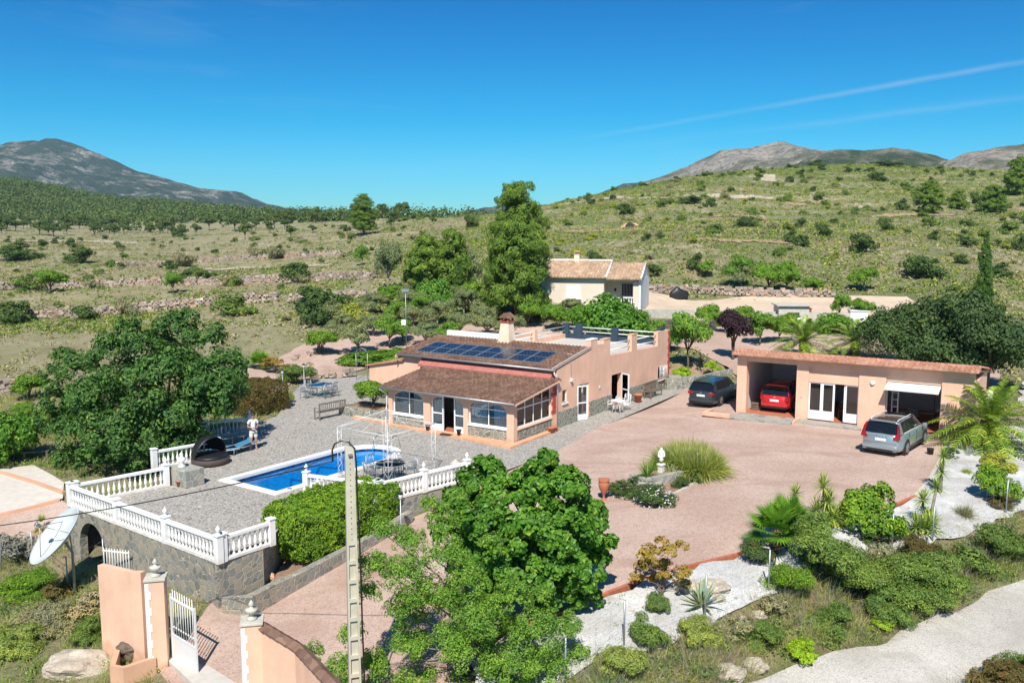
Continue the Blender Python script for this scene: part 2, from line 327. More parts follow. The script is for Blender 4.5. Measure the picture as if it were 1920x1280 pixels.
def mosaic(name, c1, c2, sc=9):
    m, nt, b = mat(name); tc = N(nt, 'ShaderNodeTexCoord'); n = N(nt, 'ShaderNodeTexNoise', inp={'Scale': 1.6, 'Detail': 4, 'Distortion': 1.2}); nt.links.new(tc.outputs['Object'], n.inputs['Vector'])
    v = N(nt, 'ShaderNodeTexVoronoi', feature='F1', distance='CHEBYCHEV', inp={'Scale': sc, 'Randomness': 0}); nt.links.new(tc.outputs['Object'], v.inputs['Vector'])
    sp = N(nt, 'ShaderNodeTexWhiteNoise'); nt.links.new(v.outputs['Position'], sp.inputs['Vector'])
    c = ramp(nt, sp.outputs[0], [(0, c1), (1, c2)]); c = mixc(nt, .35, c, ramp(nt, n.outputs[0], [(.3, .8), (.7, 1.2)]), 'MULTIPLY')
    nt.links.new(c, b.inputs['Base Color']); b.inputs['Roughness'].default_value = .25; return m
M['pool_tile'] = mosaic('blue_pool_mosaic', (.02, .42, .62), (.05, .54, .76))
M['band_tile'] = mosaic('dark_band_mosaic', (.01, .02, .07), (.04, .09, .20), 12)
F_ = {}
F_['carob'] = foliage('carob_leaves', (.032, .10, .022), (.085, .195, .038), (.15, .27, .06))
F_['fig'] = foliage('fig_leaves', (.06, .17, .015), (.13, .31, .03), (.22, .40, .05), .35, .45, .35)
F_['pome'] = foliage('fresh_leaves', (.10, .22, .03), (.22, .42, .055), (.36, .52, .11), .42)
F_['hedge'] = foliage('hedge_leaves', (0.072, 0.192, 0.014), (0.172, 0.320, 0.024), (0.272, 0.422, 0.035), .25)
F_['brownhedge'] = foliage('bronze_hedge_leaves', (0.079, 0.090, 0.021), (0.158, 0.128, 0.035), (0.229, 0.128, 0.041), .2)
F_['pine'] = foliage('pine_needles', (.07, .145, .022), (.155, .26, .035), (.23, .34, .05), .2, .7)
F_['darkpine'] = foliage('dark_pine_needles', (0.050, 0.096, 0.024), (0.100, 0.154, 0.035), (0.129, 0.192, 0.047), .12, .7)
F_['hill'] = foliage('olive_scrub', (.085, .15, .028), (.17, .255, .048), (.29, .36, .075), .2)
F_['feather'] = foliage('feathery_leaves', (.085, .16, .03), (.18, .29, .055), (.31, .41, .10), .25)
F_['olive'] = foliage('olive_leaves', (0.129, 0.166, 0.071), (0.229, 0.282, 0.130), (0.315, 0.371, 0.177), .2)
F_['citrus'] = foliage('citrus_leaves', (0.086, 0.205, 0.018), (0.172, 0.333, 0.029), (0.258, 0.410, 0.047), .28)
F_['dark'] = foliage('dark_green_leaves', (0.029, 0.070, 0.021), (0.065, 0.122, 0.033), (0.100, 0.166, 0.047), .2)
F_['purple'] = foliage('purple_plum_leaves', (0.022, 0.010, 0.016), (0.045, 0.018, 0.028), (0.060, 0.026, 0.036), .2)
F_['cypress'] = foliage('cypress_sprays', (0.043, 0.115, 0.018), (0.086, 0.179, 0.024), (0.129, 0.230, 0.035), .15, .7)
F_['shrub_g'] = foliage('green_scrub', (0.079, 0.147, 0.029), (0.158, 0.243, 0.047), (0.215, 0.307, 0.059), .2)
F_['shrub_d'] = foliage('dark_scrub', (.040, .085, .022), (.085, .15, .035), (.13, .20, .05), .2)
F_['shrub_y'] = foliage('yellow_green_scrub', (0.201, 0.256, 0.035), (0.344, 0.397, 0.059), (0.516, 0.512, 0.071), .2)
F_['shrub_gr'] = foliage('grey_green_scrub', (0.201, 0.198, 0.100), (0.315, 0.307, 0.165), (0.416, 0.397, 0.224), .15)
F_['dry'] = foliage('dry_grass', (0.260, 0.210, 0.110), (0.400, 0.340, 0.190), (0.480, 0.430, 0.260), .15, .9)
F_['grey'] = foliage('grey_twigs', (0.200, 0.180, 0.150), (0.300, 0.270, 0.230), (0.340, 0.330, 0.280), .05, .9)
F_['grass'] = foliage('green_grass', (0.186, 0.256, 0.047), (0.315, 0.397, 0.082), (0.459, 0.499, 0.141), .25)
F_['palm'] = foliage('palm_leaflets', (0.100, 0.192, 0.024), (0.229, 0.346, 0.041), (0.430, 0.486, 0.071), .25, .4, .5)
F_['fanpalm'] = foliage('fan_palm_leaves', (0.086, 0.205, 0.018), (0.158, 0.333, 0.024), (0.229, 0.410, 0.035), .25)
F_['yucca'] = foliage('yucca_blades', (0.143, 0.256, 0.035), (0.287, 0.410, 0.059), (0.602, 0.576, 0.165), .2)
F_['agave'] = foliage('agave_leaves', (0.143, 0.243, 0.153), (0.244, 0.346, 0.212), (0.645, 0.576, 0.259), .1)
F_['orange'] = foliage('rusty_leaves', (0.315, 0.218, 0.047), (0.473, 0.282, 0.059), (0.287, 0.307, 0.059), .25)
F_['red'] = foliage('red_blooms', (0.350, 0.020, 0.015), (0.500, 0.040, 0.030), None, .2)
F_['white'] = foliage('white_blooms', (0.600, 0.560, 0.700), (0.750, 0.740, 0.800), None, .1)
F_['lime'] = foliage('lime_groundcover', (0.201, 0.358, 0.018), (0.344, 0.538, 0.024), (0.459, 0.614, 0.035), .2)
# ================================================================ TERRAIN
def cz(px, py, z): p = G(px, py, z); return (p.x, p.y, p.z)
def cdp(px, py, Y): p = atdepth(px, py, Y); return (p.x, p.y, p.z)
CT = []
for a in [(1200, 830), (1450, 880), (1700, 900), (1100, 900), (1000, 870), (1500, 800), (1300, 740), (1383, 775), (1765, 820), (1150, 800), (1255, 730), (640, 715), (560, 740), (540, 760), (1600, 760), (1350, 850)]: CT.append(cz(*a, 0))
for a in [(900, 930, -.35), (763, 974, -.85), (1140, 1110, -.35), (1290, 1062, -.2), (1400, 1030, -.15), (1700, 935, -.05), (1200, 1000, -.15), (1000, 1100, -.7), (800, 1100, -1.2),
          (640, 1100, -1.5), (560, 1110, -1.6), (460, 1165, -1.9), (345, 1232, -2.0), (500, 1200, -1.9), (700, 1250, -1.75), (900, 1200, -1.0), (300, 1250, -2.1), (600, 1350, -2.0), (1000, 1350, -1.7),
          (1140, 1200, -.6), (1300, 1130, -.35), (1450, 1080, -.25), (1720, 960, -.15), (1860, 900, -.15), (1250, 1230, -1.1), (1450, 1240, -1.7), (1480, 1150, -.9), (1640, 1190, -1.7), (1560, 1070, -.7), (1760, 1060, -.8), (1830, 1110, -1.6), (1920, 1085, -1.6), (2100, 1000, -1.5), (1900, 980, -.5), (1700, 1250, -1.8), (1900, 1200, -1.8), (1500, 1350, -2), (1800, 1350, -2.0), (2100, 1200, -1.9),
          (1900, 800, -.1), (1880, 700, .1), (1950, 640, .8),
          (60, 930, -1.3), (30, 980, -1.7), (0, 900, -1.1), (110, 900, -1.0), (60, 860, -.9), (-100, 960, -1.6), (40, 1040, -2.3), (100, 1090, -2.6), (0, 1120, -2.6), (60, 1200, -2.7), (150, 1230, -2.5), (0, 1280, -2.8), (-150, 1150, -2.7), (200, 1260, -2.4), (200, 1400, -2.7),
          (30, 800, -.5), (100, 760, -.1), (0, 720, .2), (280, 860, -.9), (250, 880, -1.1), (450, 700, .35), (560, 680, .35), (650, 660, .7), (700, 620, 1.5), (1290, 690, .7), (1350, 660, 1.0), (1500, 650, 1.1), (1700, 660, 1.0), (800, 640, 1.2), (1000, 620, 1.7), (1150, 620, 1.8), (1300, 620, 1.8), (1600, 610, 1.8), (1230, 600, 2.4), (1600, 590, 2.4),
          (1000, 582, 3.1), (1200, 580, 3.1), (1250, 556, 3.2), (1700, 560, 3.2), (1900, 590, 2.4),
          (600, 620, 1.7), (600, 660, .9), (700, 580, 2.6), (500, 600, 1.8), (200, 600, 1.2), (50, 620, .8), (0, 600, 1.0), (50, 680, .4), (200, 660, .6), (-100, 700, 0), (-150, 600, 1),
          (200, 540, 2.5), (0, 540, 2.2), (600, 530, 3.6), (200, 500, 3.4), (0, 500, 3.1), (500, 490, 4.8), (900, 560, 3.4), (900, 500, 5.5), (700, 530, 4.2), (700, 480, 6.2), (1000, 500, 5.8), (1500, 530, 4.4), (1300, 520, 4.8), (1700, 530, 4.4), (1900, 540, 4.2), (1900, 500, 5.9), (1500, 480, 7.0), (1700, 480, 7.0), (1300, 480, 7.2)]:
    CT.append(cz(*a))
for a in [(405, 1145, 27.7), (250, 1095, 30.6), (200, 1078, 31.9), (160, 1062, 33)]: CT.append(cdp(*a))
for a in [(900, 450, 165), (1100, 440, 165), (1300, 430, 158), (1300, 390, 205), (1100, 400, 210), (1500, 400, 195), (1700, 410, 180), (1900, 420, 170), (1900, 370, 235), (1500, 350, 250), (1700, 350, 255), (1400, 320, 300), (1200, 350, 280), (1030, 387, 250), (1600, 310, 330), (1750, 314, 330), (1920, 321, 330), (2100, 330, 330), (1300, 333, 290), (1100, 371, 262),
          (700, 450, 190), (600, 440, 230), (740, 410, 340), (850, 406, 310), (940, 400, 280), (300, 440, 330), (100, 440, 310), (500, 430, 330), (200, 470, 215), (0, 470, 215), (400, 470, 215), (50, 405, 560), (0, 344, 800), (100, 360, 790), (200, 377, 760), (300, 389, 730), (400, 400, 700), (560, 411, 640), (650, 413, 560), (250, 406, 600), (-150, 334, 800), (-150, 440, 310), (450, 411, 560)]:
    CT.append(cdp(*a))
for px, Y, z in [(1030, 420, 12), (1200, 450, 20), (1400, 480, 24), (1600, 500, 28), (1920, 500, 26), (2200, 500, 20), (740, 560, 8), (850, 500, 8), (940, 450, 9), (0, 1150, 35), (300, 1150, 18), (560, 1150, 4), (900, 1150, -5), (1400, 1150, 0), (1900, 1150, 5), (-300, 1150, 40), (2300, 330, 26), (2300, 120, 4), (2300, 60, .5), (2300, 30, -1.8), (-400, 60, -.5), (-400, 35, -2), (-400, 120, 2), (-400, 330, 8), (960, 14, -2), (0, 14, -3), (1920, 14, -2.4)]:
    CT.append(((px-960)/CF*Y, Y, z))
CT = np.array(CT); YMIN = 14.0
def uv(x, y):
    yy = np.maximum(y, YMIN); return np.clip(x/yy, -1.2, 1.2)*3.0, np.log(yy)
def tk(r2): return np.where(r2 > 1e-12, r2*np.log(np.maximum(r2, 1e-12))*.5, 0)
_u, _v = uv(CT[:, 0], CT[:, 1]); _q = CT[:, 2]/CT[:, 1]; _n = len(CT)
_A = np.zeros((_n+3, _n+3)); _r2 = (_u[:, None]-_u[None])**2+(_v[:, None]-_v[None])**2
_A[:_n, :_n] = tk(_r2)+np.eye(_n)*2e-3; _P = np.stack([np.ones(_n), _u, _v], 1); _A[:_n, _n:] = _P; _A[_n:, :_n] = _P.T
_w = np.linalg.solve(_A, np.concatenate([_q, np.zeros(3)]))
def sstep(a, b, x): t = np.clip((x-a)/(b-a), 0, 1); return t*t*(3-2*t)
def vnoise(x, y, s, seed=0):
    """smooth value noise"""
    x = np.asarray(x, float)/s+seed*17.13; y = np.asarray(y, float)/s+seed*9.71
    xi = np.floor(x).astype(np.int64); yi = np.floor(y).astype(np.int64); fx = x-xi; fy = y-yi; fx = fx*fx*(3-2*fx); fy = fy*fy*(3-2*fy)
    def hsh(a, b):
        n = (a*374761393+b*668265263+seed*144665) & 0xffffffff; n = ((n ^ (n >> 13))*1274126177) & 0xffffffff; return ((n ^ (n >> 16)) & 0xffff)/65535.0
    return (hsh(xi, yi)*(1-fx)+hsh(xi+1, yi)*fx)*(1-fy)+(hsh(xi, yi+1)*(1-fx)+hsh(xi+1, yi+1)*fx)*fy*1.0
def fbm(x, y, s, o=4, seed=0):
    t = 0; a = 1; n = 0
    for k in range(o): t = t+a*(vnoise(x, y, s/2**k, seed+k)-.5); n += a; a *= .5
    return t/n*2
def H(x, y):
    x = np.atleast_1d(np.asarray(x, float)); y = np.atleast_1d(np.asarray(y, float)); out = np.empty(x.shape)
    for i in range(0, x.size, 20000):
        u, v = uv(x[i:i+20000], y[i:i+20000]); k = tk((u[:, None]-_u[None])**2+(v[:, None]-_v[None])**2)
        out[i:i+20000] = (k @ _w[:_n]+_w[_n]+_w[_n+1]*u+_w[_n+2]*v)*np.maximum(y[i:i+20000], YMIN)
    # ploughed-out terraces of the far slopes
    wt = sstep(84, 110, y)*(1-sstep(330, 420, y)); st = 1.9
    zz = out+fbm(x, y, 30, 4, 5)*2.6; fr = zz/st-np.floor(zz/st)
    out = out+wt*.55*(.15+.85*sstep(-.25, .25, fbm(x, y*1.6, 38, 3, 51)))*((np.floor(zz/st)+sstep(.62, 1.0, fr))*st-zz)
    out = out+sstep(70, 120, y)*fbm(x, y, 14, 3, 2)*.35+sstep(60, 400, y)*fbm(x, y, 60, 3, 9)*2.2*sstep(140, 400, y)
    return out
def hz(x, y): return float(H(x, y)[0])
def T(px, py):
    """where the line of sight through this place of the photograph meets the land"""
    d = ray(px, py); ys = np.concatenate([np.arange(16, 90, .5), np.geomspace(90, 1100, 260)]); t = ys/d[1]; xs = d[0]*t; zs = CH+d[2]*t; h = H(xs, ys)
    i = np.argmax(h >= zs)
    if i == 0: return Vector((xs[-1], ys[-1], h[-1])) if h[0] < zs[0] else Vector((xs[0], ys[0], h[0]))
    a = (zs[i-1]-h[i-1]); b = (h[i]-zs[i]); f = a/(a+b+1e-9); y = ys[i-1]+(ys[i]-ys[i-1])*f; x = d[0]*y/d[1]; return Vector((x, y, hz(x, y)))
def inpoly(P, x, y):
    x = np.asarray(x); y = np.asarray(y); r = np.zeros(x.shape, bool); n = len(P)
    for i in range(n):
        x0, y0 = P[i][:2]; x1, y1 = P[(i+1) % n][:2]
        c = ((y0 > y) != (y1 > y)) & (x < (x1-x0)*(y-y0)/((y1-y0) if y1 != y0 else 1e-9)+x0); r ^= c
    return r
def dist_edge(P, x, y):
    d = np.full(np.shape(x), 1e9)
    for i in range(len(P)):
        ax, ay = P[i][:2]; bx, by = P[(i+1) % len(P)][:2]; L = (bx-ax)**2+(by-ay)**2+1e-9
        t = np.clip(((x-ax)*(bx-ax)+(y-ay)*(by-ay))/L, 0, 1); d = np.minimum(d, np.hypot(x-ax-t*(bx-ax), y-ay-t*(by-ay)))
    return d
def zone(pts, z=None): return [tuple((G(px, py, z) if z is not None else T(px, py))[:2]) for px, py in pts]
# ---- terrace corners (all at z = 0)
TL = G(128, 950); TC = G(405, 1058); TCE = G(494, 1030); TD = G(572, 928); TE = G(712, 946); TEE = G(878, 902); TA = G(312, 912)
dB = (TL-TC).normalized(); dC = Vector((-dB.y, dB.x, 0))*-1
DECK = [tuple(p[:2]) for p in (TL, TC, TCE, TD, TE, TEE)]+zone([(950, 882), (1040, 850), (1080, 828), (1129, 800), (1200, 770), (1285, 733), (1330, 722), (1378, 712), (1372, 703), (1290, 704), (1010, 706), (800, 708), (690, 704), (655, 705), (612, 709), (575, 716), (560, 726), (545, 742), (520, 780), (470, 800), (380, 820), (285, 862), (352, 880), (362, 908), (312, 912)], 0)
COURT = zone([(763, 976), (873, 930), (885, 903), (950, 880), (1040, 848), (1080, 826), (1129, 798), (1200, 768), (1285, 731), (1330, 720), (1400, 740), (1830, 800), (1790, 820), (1775, 825), (1752, 885), (1715, 930), (1680, 946), (1560, 985), (1400, 1035), (1290, 1062), (1215, 1082), (1140, 1112), (1070, 1142), (960, 1175), (880, 1230), (820, 1400), (500, 1500), (330, 1300), (300, 1262), (345, 1205), (400, 1128), (488, 1128), (640, 1050)])
WHITE = zone([(880, 1235), (960, 1180), (1070, 1147), (1140, 1117), (1215, 1087), (1290, 1067), (1400, 1040), (1560, 990), (1680, 951), (1720, 934), (1757, 887), (1780, 828), (1840, 800), (1900, 800), (2100, 800), (2250, 860), (2100, 900), (1885, 968), (1742, 1022), (1670, 1036), (1560, 1075), (1445, 1118), (1322, 1168), (1170, 1225), (1060, 1285), (900, 1330)])
ROAD = zone([(1300, 1330), (1440, 1268), (1564, 1224), (1656, 1204), (1794, 1149), (1853, 1109), (1920, 1086), (2050, 1040), (2400, 960), (2600, 1100), (2300, 1180), (2050, 1230), (1900, 1262), (1800, 1290), (1600, 1420), (1100, 1500)])
ORCH = zone([(560, 712), (612, 703), (655, 697), (700, 688), (1060, 636), (1300, 655), (1364, 688), (1400, 720), (1860, 740), (1880, 690), (1640, 635), (1400, 612), (1200, 606), (1000, 606), (800, 612), (700, 612), (640, 618), (560, 650), (528, 668), (450, 690), (470, 720), (520, 735)])
NEIGH = zone([(1200, 590), (1600, 592), (1760, 585), (1700, 556), (1560, 556), (1215, 546), (1000, 560), (990, 585)])
TRACK = zone([(1905, 760), (1925, 700), (1900, 650), (1925, 615), (2000, 590), (2100, 580), (2100, 620), (1980, 660), (1990, 700), (2000, 780)])
YARD = zone([(0, 967), (115, 938), (160, 965), (70, 1050), (0, 1020), (-150, 1060), (-200, 960)])
YARDP = zone([(0, 880), (62, 872), (120, 905), (118, 935), (0, 963), (-150, 990), (-150, 900)])
def axis(parts):
    a = [parts[0][0]]
    for s, e, d in parts:
        n = max(1, int(round((e-s)/d))); a += list(np.linspace(s, e, n+1)[1:])
    return np.array(a)
xs = axis([(-1500, -500, 100), (-500, -220, 10), (-220, -120, 4), (-120, -60, 1.6), (-60, -38, 1.0), (-38, 38, .7), (38, 80, 1.0), (80, 150, 2), (150, 260, 5), (260, 500, 20), (500, 1500, 100)])
ys = axis([(-300, -20, 40), (-20, 14, 4), (14, 75, .7), (75, 130, .9), (130, 260, 1.5), (260, 420, 3.5), (420, 900, 12), (900, 1500, 60)])
X, Y = np.meshgrid(xs, ys); Z = H(X.ravel(), Y.ravel()); xf = X.ravel(); yf = Y.ravel()
Z = np.where(yf > 1000, Z*np.clip(1-(yf-1000)/500, 0, 1), Z)
DE = DECK; di = inpoly(DE, xf, yf); dd = dist_edge(DE, xf, yf)
low = di & (dd > .75) & (yf < 44); Z = np.where(low, np.minimum(Z, -2.75), Z); Z = np.where(di & ~low, np.minimum(Z, -.12), Z)
for P in (COURT, WHITE, ROAD, ORCH, YARD, YARDP, TRACK): Z = np.where((inpoly(P, xf, yf) | (dist_edge(P, xf, yf) < .9)) & ~di, Z-.05, Z)
HP_ = [(0, 0)]
nx, ny = len(xs), len(ys); idx = np.arange(nx*ny).reshape(ny, nx)
F4 = np.stack([idx[:-1, :-1], idx[:-1, 1:], idx[1:, 1:], idx[1:, :-1]], -1).reshape(-1, 4)
# ground: dry grass, bare reddish soil and stony patches
m, nt, b = mat('dry_hillside_ground'); tc = N(nt, 'ShaderNodeTexCoord')
def nse(s, d=6, r=.6, dist=0): n = N(nt, 'ShaderNodeTexNoise', inp={'Scale': s, 'Detail': d, 'Roughness': r, 'Distortion': dist}); nt.links.new(tc.outputs['Object'], n.inputs['Vector']); return n.outputs[0]
c = ramp(nt, nse(.09, 8, .65), [(.30, (.15, .17, .075)), (.46, (.24, .225, .12)), (.56, (.34, .29, .18)), (.68, (.47, .39, .29))])
c = mixc(nt, ramp(nt, nse(.7, 8, .7), [(.44, 0.0), (.58, .8)]), c, (.115, .165, .045))
c = mixc(nt, ramp(nt, nse(.055, 5, .6, .6), [(.60, 0.0), (.68, .6)]), c, (.42, .26, .155))
c = mixc(nt, ramp(nt, nse(1.9, 9, .8), [(.60, 0.0), (.70, .8)]), c, (.52, .47, .40))
sxp = N(nt, 'ShaderNodeSeparateXYZ'); nt.links.new(tc.outputs['Object'], sxp.inputs[0]); mr = N(nt, 'ShaderNodeMapRange', inp={1: 5.0, 2: -25.0}); nt.links.new(sxp.outputs[0], mr.inputs[0]); mm_ = N(nt, 'ShaderNodeMath', operation='MULTIPLY', inp={1: .6}); nt.links.new(mr.outputs[0], mm_.inputs[0])
c = mixc(nt, mm_.outputs[0], c, ramp(nt, nse(.35, 9, .72), [(.34, (.17, .17, .085)), (.5, (.33, .28, .17)), (.64, (.50, .42, .30))]))      # the left fields are drier
gN = N(nt, 'ShaderNodeNewGeometry'); sx = N(nt, 'ShaderNodeSeparateXYZ'); nt.links.new(gN.outputs['Normal'], sx.inputs[0])
c = mixc(nt, ramp(nt, sx.outputs[2], [(.90, .7), (.955, 0.0)]), c, (.36, .24, .155))
c = mixc(nt, .5, c, ramp(nt, nse(9, 6, .8), [(.3, .55), (.7, 1.15)]), 'MULTIPLY')
nt.links.new(c, b.inputs['Base Color']); b.inputs['Roughness'].default_value = .95; b.inputs['Specular IOR Level'].default_value = .1
bp = N(nt, 'ShaderNodeBump', inp={'Strength': .8, 'Distance': .25}); nt.links.new(nse(2.4, 8, .75), bp.inputs['Height']); nt.links.new(bp.outputs[0], b.inputs['Normal']); M['land'] = m
g = link('ground', np_mesh('ground', np.stack([xf, yf, Z], -1), F4, M['land'], True)); g['kind'] = 'structure'
def drape(name, P, mtl, off=.03, flat=None, step=1.0, kind='structure'):
    bm = bmesh.new(); vs = [bm.verts.new((x, y, 0)) for x, y in P]; bm.faces.new(vs)
    x0 = min(p[0] for p in P); x1 = max(p[0] for p in P); y0 = min(p[1] for p in P); y1 = max(p[1] for p in P)
    if flat is None:
        for k in np.arange(math.floor(x0/step)*step+step, x1, step): bmesh.ops.bisect_plane(bm, geom=bm.verts[:]+bm.edges[:]+bm.faces[:], plane_co=(k, 0, 0), plane_no=(1, 0, 0))
        for k in np.arange(math.floor(y0/step)*step+step, y1, step): bmesh.ops.bisect_plane(bm, geom=bm.verts[:]+bm.edges[:]+bm.faces[:], plane_co=(0, k, 0), plane_no=(0, 1, 0))
        co = np.array([v.co[:2] for v in bm.verts]); hh = H(co[:, 0], co[:, 1])
        for v, h_ in zip(bm.verts, hh): v.co.z = h_+off
    else:
        for v in bm.verts: v.co.z = flat
    bmesh.ops.triangulate(bm, faces=bm.faces[:]); bmesh.ops.recalc_face_normals(bm, faces=bm.faces)
    if sum(f.normal.z for f in bm.faces) < 0: bmesh.ops.reverse_faces(bm, faces=bm.faces)
    me = bpy.data.meshes.new(name); bm.to_mesh(me); bm.free(); me.materials.append(mtl)
    if flat is None: me.polygons.foreach_set('use_smooth', [True]*len(me.polygons))
    o = link(name, me)
    if kind: o['kind'] = kind
    return o
def wob(P, amp, n=3, seed=1):
    """roughen the outline of a natural edge"""
    r = random.Random(seed); out = []
    for i in range(len(P)):
        a = Vector(P[i]); b = Vector(P[(i+1) % len(P)]); L = (b-a).length; k = max(1, min(24, int(L/.7)))
        for j in range(k):
            p = a.lerp(b, j/k); out.append((p.x+r.uniform(-amp, amp), p.y+r.uniform(-amp, amp)))
    return out
drape('driveway', COURT, M['pink'], .035)
drape('gravel_bed', wob(WHITE, .2), M['whitegravel'], .055)
drape('dirt_road', wob(ROAD, .09), M['road'], .03)
drape('orchard_gravel', wob(ORCH, .15), M['pink'], .025)
drape('neighbour_drive', NEIGH, plain('sandy_drive', (.56, .43, .31), .95, var=.12, scale=.6), .03)
drape('side_track', wob(TRACK, .2), M['road'], .05)
drape('yard_gravel', YARD, M['pink'], .03); drape('yard_path', YARDP, M['slab'], .03)
# ================================================================ MOUNTAINS (real ridges, kilometres away)
def mtn_mat(name, rockc, rockd, veg, vamt, sc):
    m, nt, b = mat(name); tc = N(nt, 'ShaderNodeTexCoord')
    def ns(s, d=8, r=.65, stretch=(1, 1, 1)):
        mp = N(nt, 'ShaderNodeMapping', inp={'Scale': stretch}); nt.links.new(tc.outputs['Object'], mp.inputs[0]); n = N(nt, 'ShaderNodeTexNoise', inp={'Scale': s, 'Detail': d, 'Roughness': r}); nt.links.new(mp.outputs[0], n.inputs['Vector']); return n.outputs[0]
    c = ramp(nt, ns(sc*3), [(.35, rockd), (.6, rockc)])
    v = ns(sc, 10, .72, (1, 1, 1.8)); c = mixc(nt, ramp(nt, v, [(.5-vamt, 1.0), (.58-vamt+.05, 0.0)]), c, veg)
    c = mixc(nt, ramp(nt, ns(sc*14, 4, .7), [(.42, .75), (.5, 0.0)]), c, veg)
    nt.links.new(c, b.inputs['Base Color']); b.inputs['Roughness'].default_value = 1; b.inputs['Specular IOR Level'].default_value = 0
    bp = N(nt, 'ShaderNodeBump', inp={'Strength': 1.0, 'Distance': 14}); nt.links.new(ns(sc*5), bp.inputs['Height']); nt.links.new(bp.outputs[0], b.inputs['Normal']); return m
def mountain(name, sky_pts, Yr, foot_y, Yf, mtl, seed, rough=14, extend=True, skew=0):
    """sky_pts: skyline in the photograph; Yr ridge distance, Yf distance of the foot; foot_y its height in the photograph"""
    px = np.array([p[0] for p in sky_pts], float); py = np.array([p[1] for p in sky_pts], float)
    n = 260; m_ = 60; t = np.linspace(px[0], px[-1], n); yy = np.interp(t, px, py)
    V = np.zeros((m_+18, n, 3))
    for i in range(m_+18):
        s = i/(m_-1)
        if s <= 1:
            Yd = Yf+(Yr-Yf)*s+skew*(t-t[0])/(t[-1]-t[0])
        else: Yd = Yr+(s-1)*(Yr-Yf)*2+skew*(t-t[0])/(t[-1]-t[0])
        xr = (t-960)/CF*(Yr+skew*(t-t[0])/(t[-1]-t[0])); x = xr+0*Yd
        zr = CH+(Yr+skew*(t-t[0])/(t[-1]-t[0]))*(424-yy)/CF; zf = CH+Yf*(424-foot_y)/CF
        if s <= 1: sh = s**1.15
        else: sh = max(0, 1-(s-1)*2.2)
        z = zf+(zr-zf)*sh
        env = math.sin(math.pi*min(1, s))**.8 if s < 1 else .15
        V[i, :, 0] = x; V[i, :, 1] = Yd
        ridg = 1-np.abs(fbm(x, Yd, rough*14, 5, seed)); gl = fbm(x*1.0, Yd*.35, rough*7, 4, seed+3)
        V[i, :, 2] = z+env*rough*((ridg-.7)*3.2+gl*1.8)+(fbm(x, Yd, rough*2, 3, seed+8)*rough*.22)
        if s > 1: V[i, :, 2] = np.minimum(V[i, :, 2], zr)
    k = m_+18; id_ = np.arange(k*n).reshape(k, n); F = np.stack([id_[:-1, :-1], id_[:-1, 1:], id_[1:, 1:], id_[1:, :-1]], -1).reshape(-1, 4)
    o = link(name, np_mesh(name, V.reshape(-1, 3), F, mtl, False)); o['kind'] = 'structure'; return o
MM1 = mtn_mat('wooded_limestone', (.48, .42, .35), (.24, .225, .19), (.045, .065, .038), -.005, .013)
MM2 = mtn_mat('bare_limestone', (.40, .34, .29), (.28, .245, .21), (.11, .12, .07), .10, .010)
MM3 = mtn_mat('scrubby_ridge', (.30, .27, .19), (.21, .20, .13), (.06, .085, .04), .05, .02)
mountain('mountain', [(-420, 300), (-250, 285), (-100, 272), (0, 279), (20, 278), (40, 270), (62, 267), (80, 268), (95, 270), (100, 266), (130, 266), (150, 270), (170, 278), (215, 299), (245, 312), (270, 325), (330, 340), (380, 353), (420, 358), (452, 361), (470, 372), (490, 381), (520, 388), (560, 398), (620, 412), (700, 425)], 2600, 420, 1500, MM1, 3, 22)
mountain('mountain', [(1060, 440), (1110, 400), (1200, 346), (1240, 332), (1275, 319), (1300, 307), (1325, 297), (1345, 287), (1400, 283), (1440, 276), (1455, 273), (1475, 278), (1510, 285), (1535, 287), (1600, 300), (1700, 330)], 1500, 430, 900, MM2, 6, 13)
mountain('mountain', [(1040, 400), (1110, 369), (1140, 357), (1165, 347), (1200, 345), (1260, 350), (1340, 380)], 2600, 430, 1900, MM1, 9, 10)
mountain('mountain', [(1440, 330), (1530, 290), (1560, 286), (1620, 285), (1660, 282), (1690, 285), (1720, 291), (1745, 297), (1770, 305), (1850, 340)], 1150, 430, 800, MM3, 12, 6)
mountain('mountain', [(1680, 350), (1755, 308), (1775, 304), (1795, 294), (1815, 290), (1835, 286), (1860, 281), (1900, 276), (1960, 268), (2100, 262), (2300, 285)], 1000, 430, 640, MM2, 15, 9)
mountain('mountain', [(760, 430), (850, 405), (880, 397), (910, 391), (950, 386), (1000, 384), (1100, 400)], 2200, 430, 1600, MM3, 18, 8)
# ================================================================ POOL TERRACE
from mathutils.geometry import tessellate_polygon
PO = G(516, 930); pe = Vector((math.cos(R(54.4)), math.sin(R(54.4)), 0)); pp = Vector((-pe.y, pe.x, 0))
def PL(a, p, z=0): return PO+pe*a+pp*p+Vector((0, 0, z))
arc = [R(-78+156*i/14) for i in range(15)]
inn = [(.35, .35), (7.1, .35), (7.1, .62)]+[(7.12+1.22*math.cos(t), 1.85+1.22*math.sin(t)) for t in arc]+[(7.1, 3.08), (7.1, 3.35), (.35, 3.35)]
out_ = [(0, 0), (7.46, 0), (7.48, .28)]+[(7.12+1.6*math.cos(t), 1.85+1.6*math.sin(t)) for t in arc]+[(7.48, 3.42), (7.46, 3.7), (0, 3.7)]
hole = [PL(a*1.0+(.1 if a < 1 else -.1), p+(.1 if p < 1.85 else -.1)) for a, p in out_]
ov = [Vector((x, y, 0)) for x, y in DECK]; tris = tessellate_polygon([ov, hole]); allv = ov+hole
mb = MB(); mb.add([(v.x, v.y, .03) for v in allv], [tuple(t) for t in tris]); dk = mb.build('terrace_paving', M['paving'], kind='structure')
pool = thing('swimming_pool', 'rectangular blue swimming pool with rounded step end and white coping in the grey terrace', 'swimming pool', PL(3.5, 1.85))
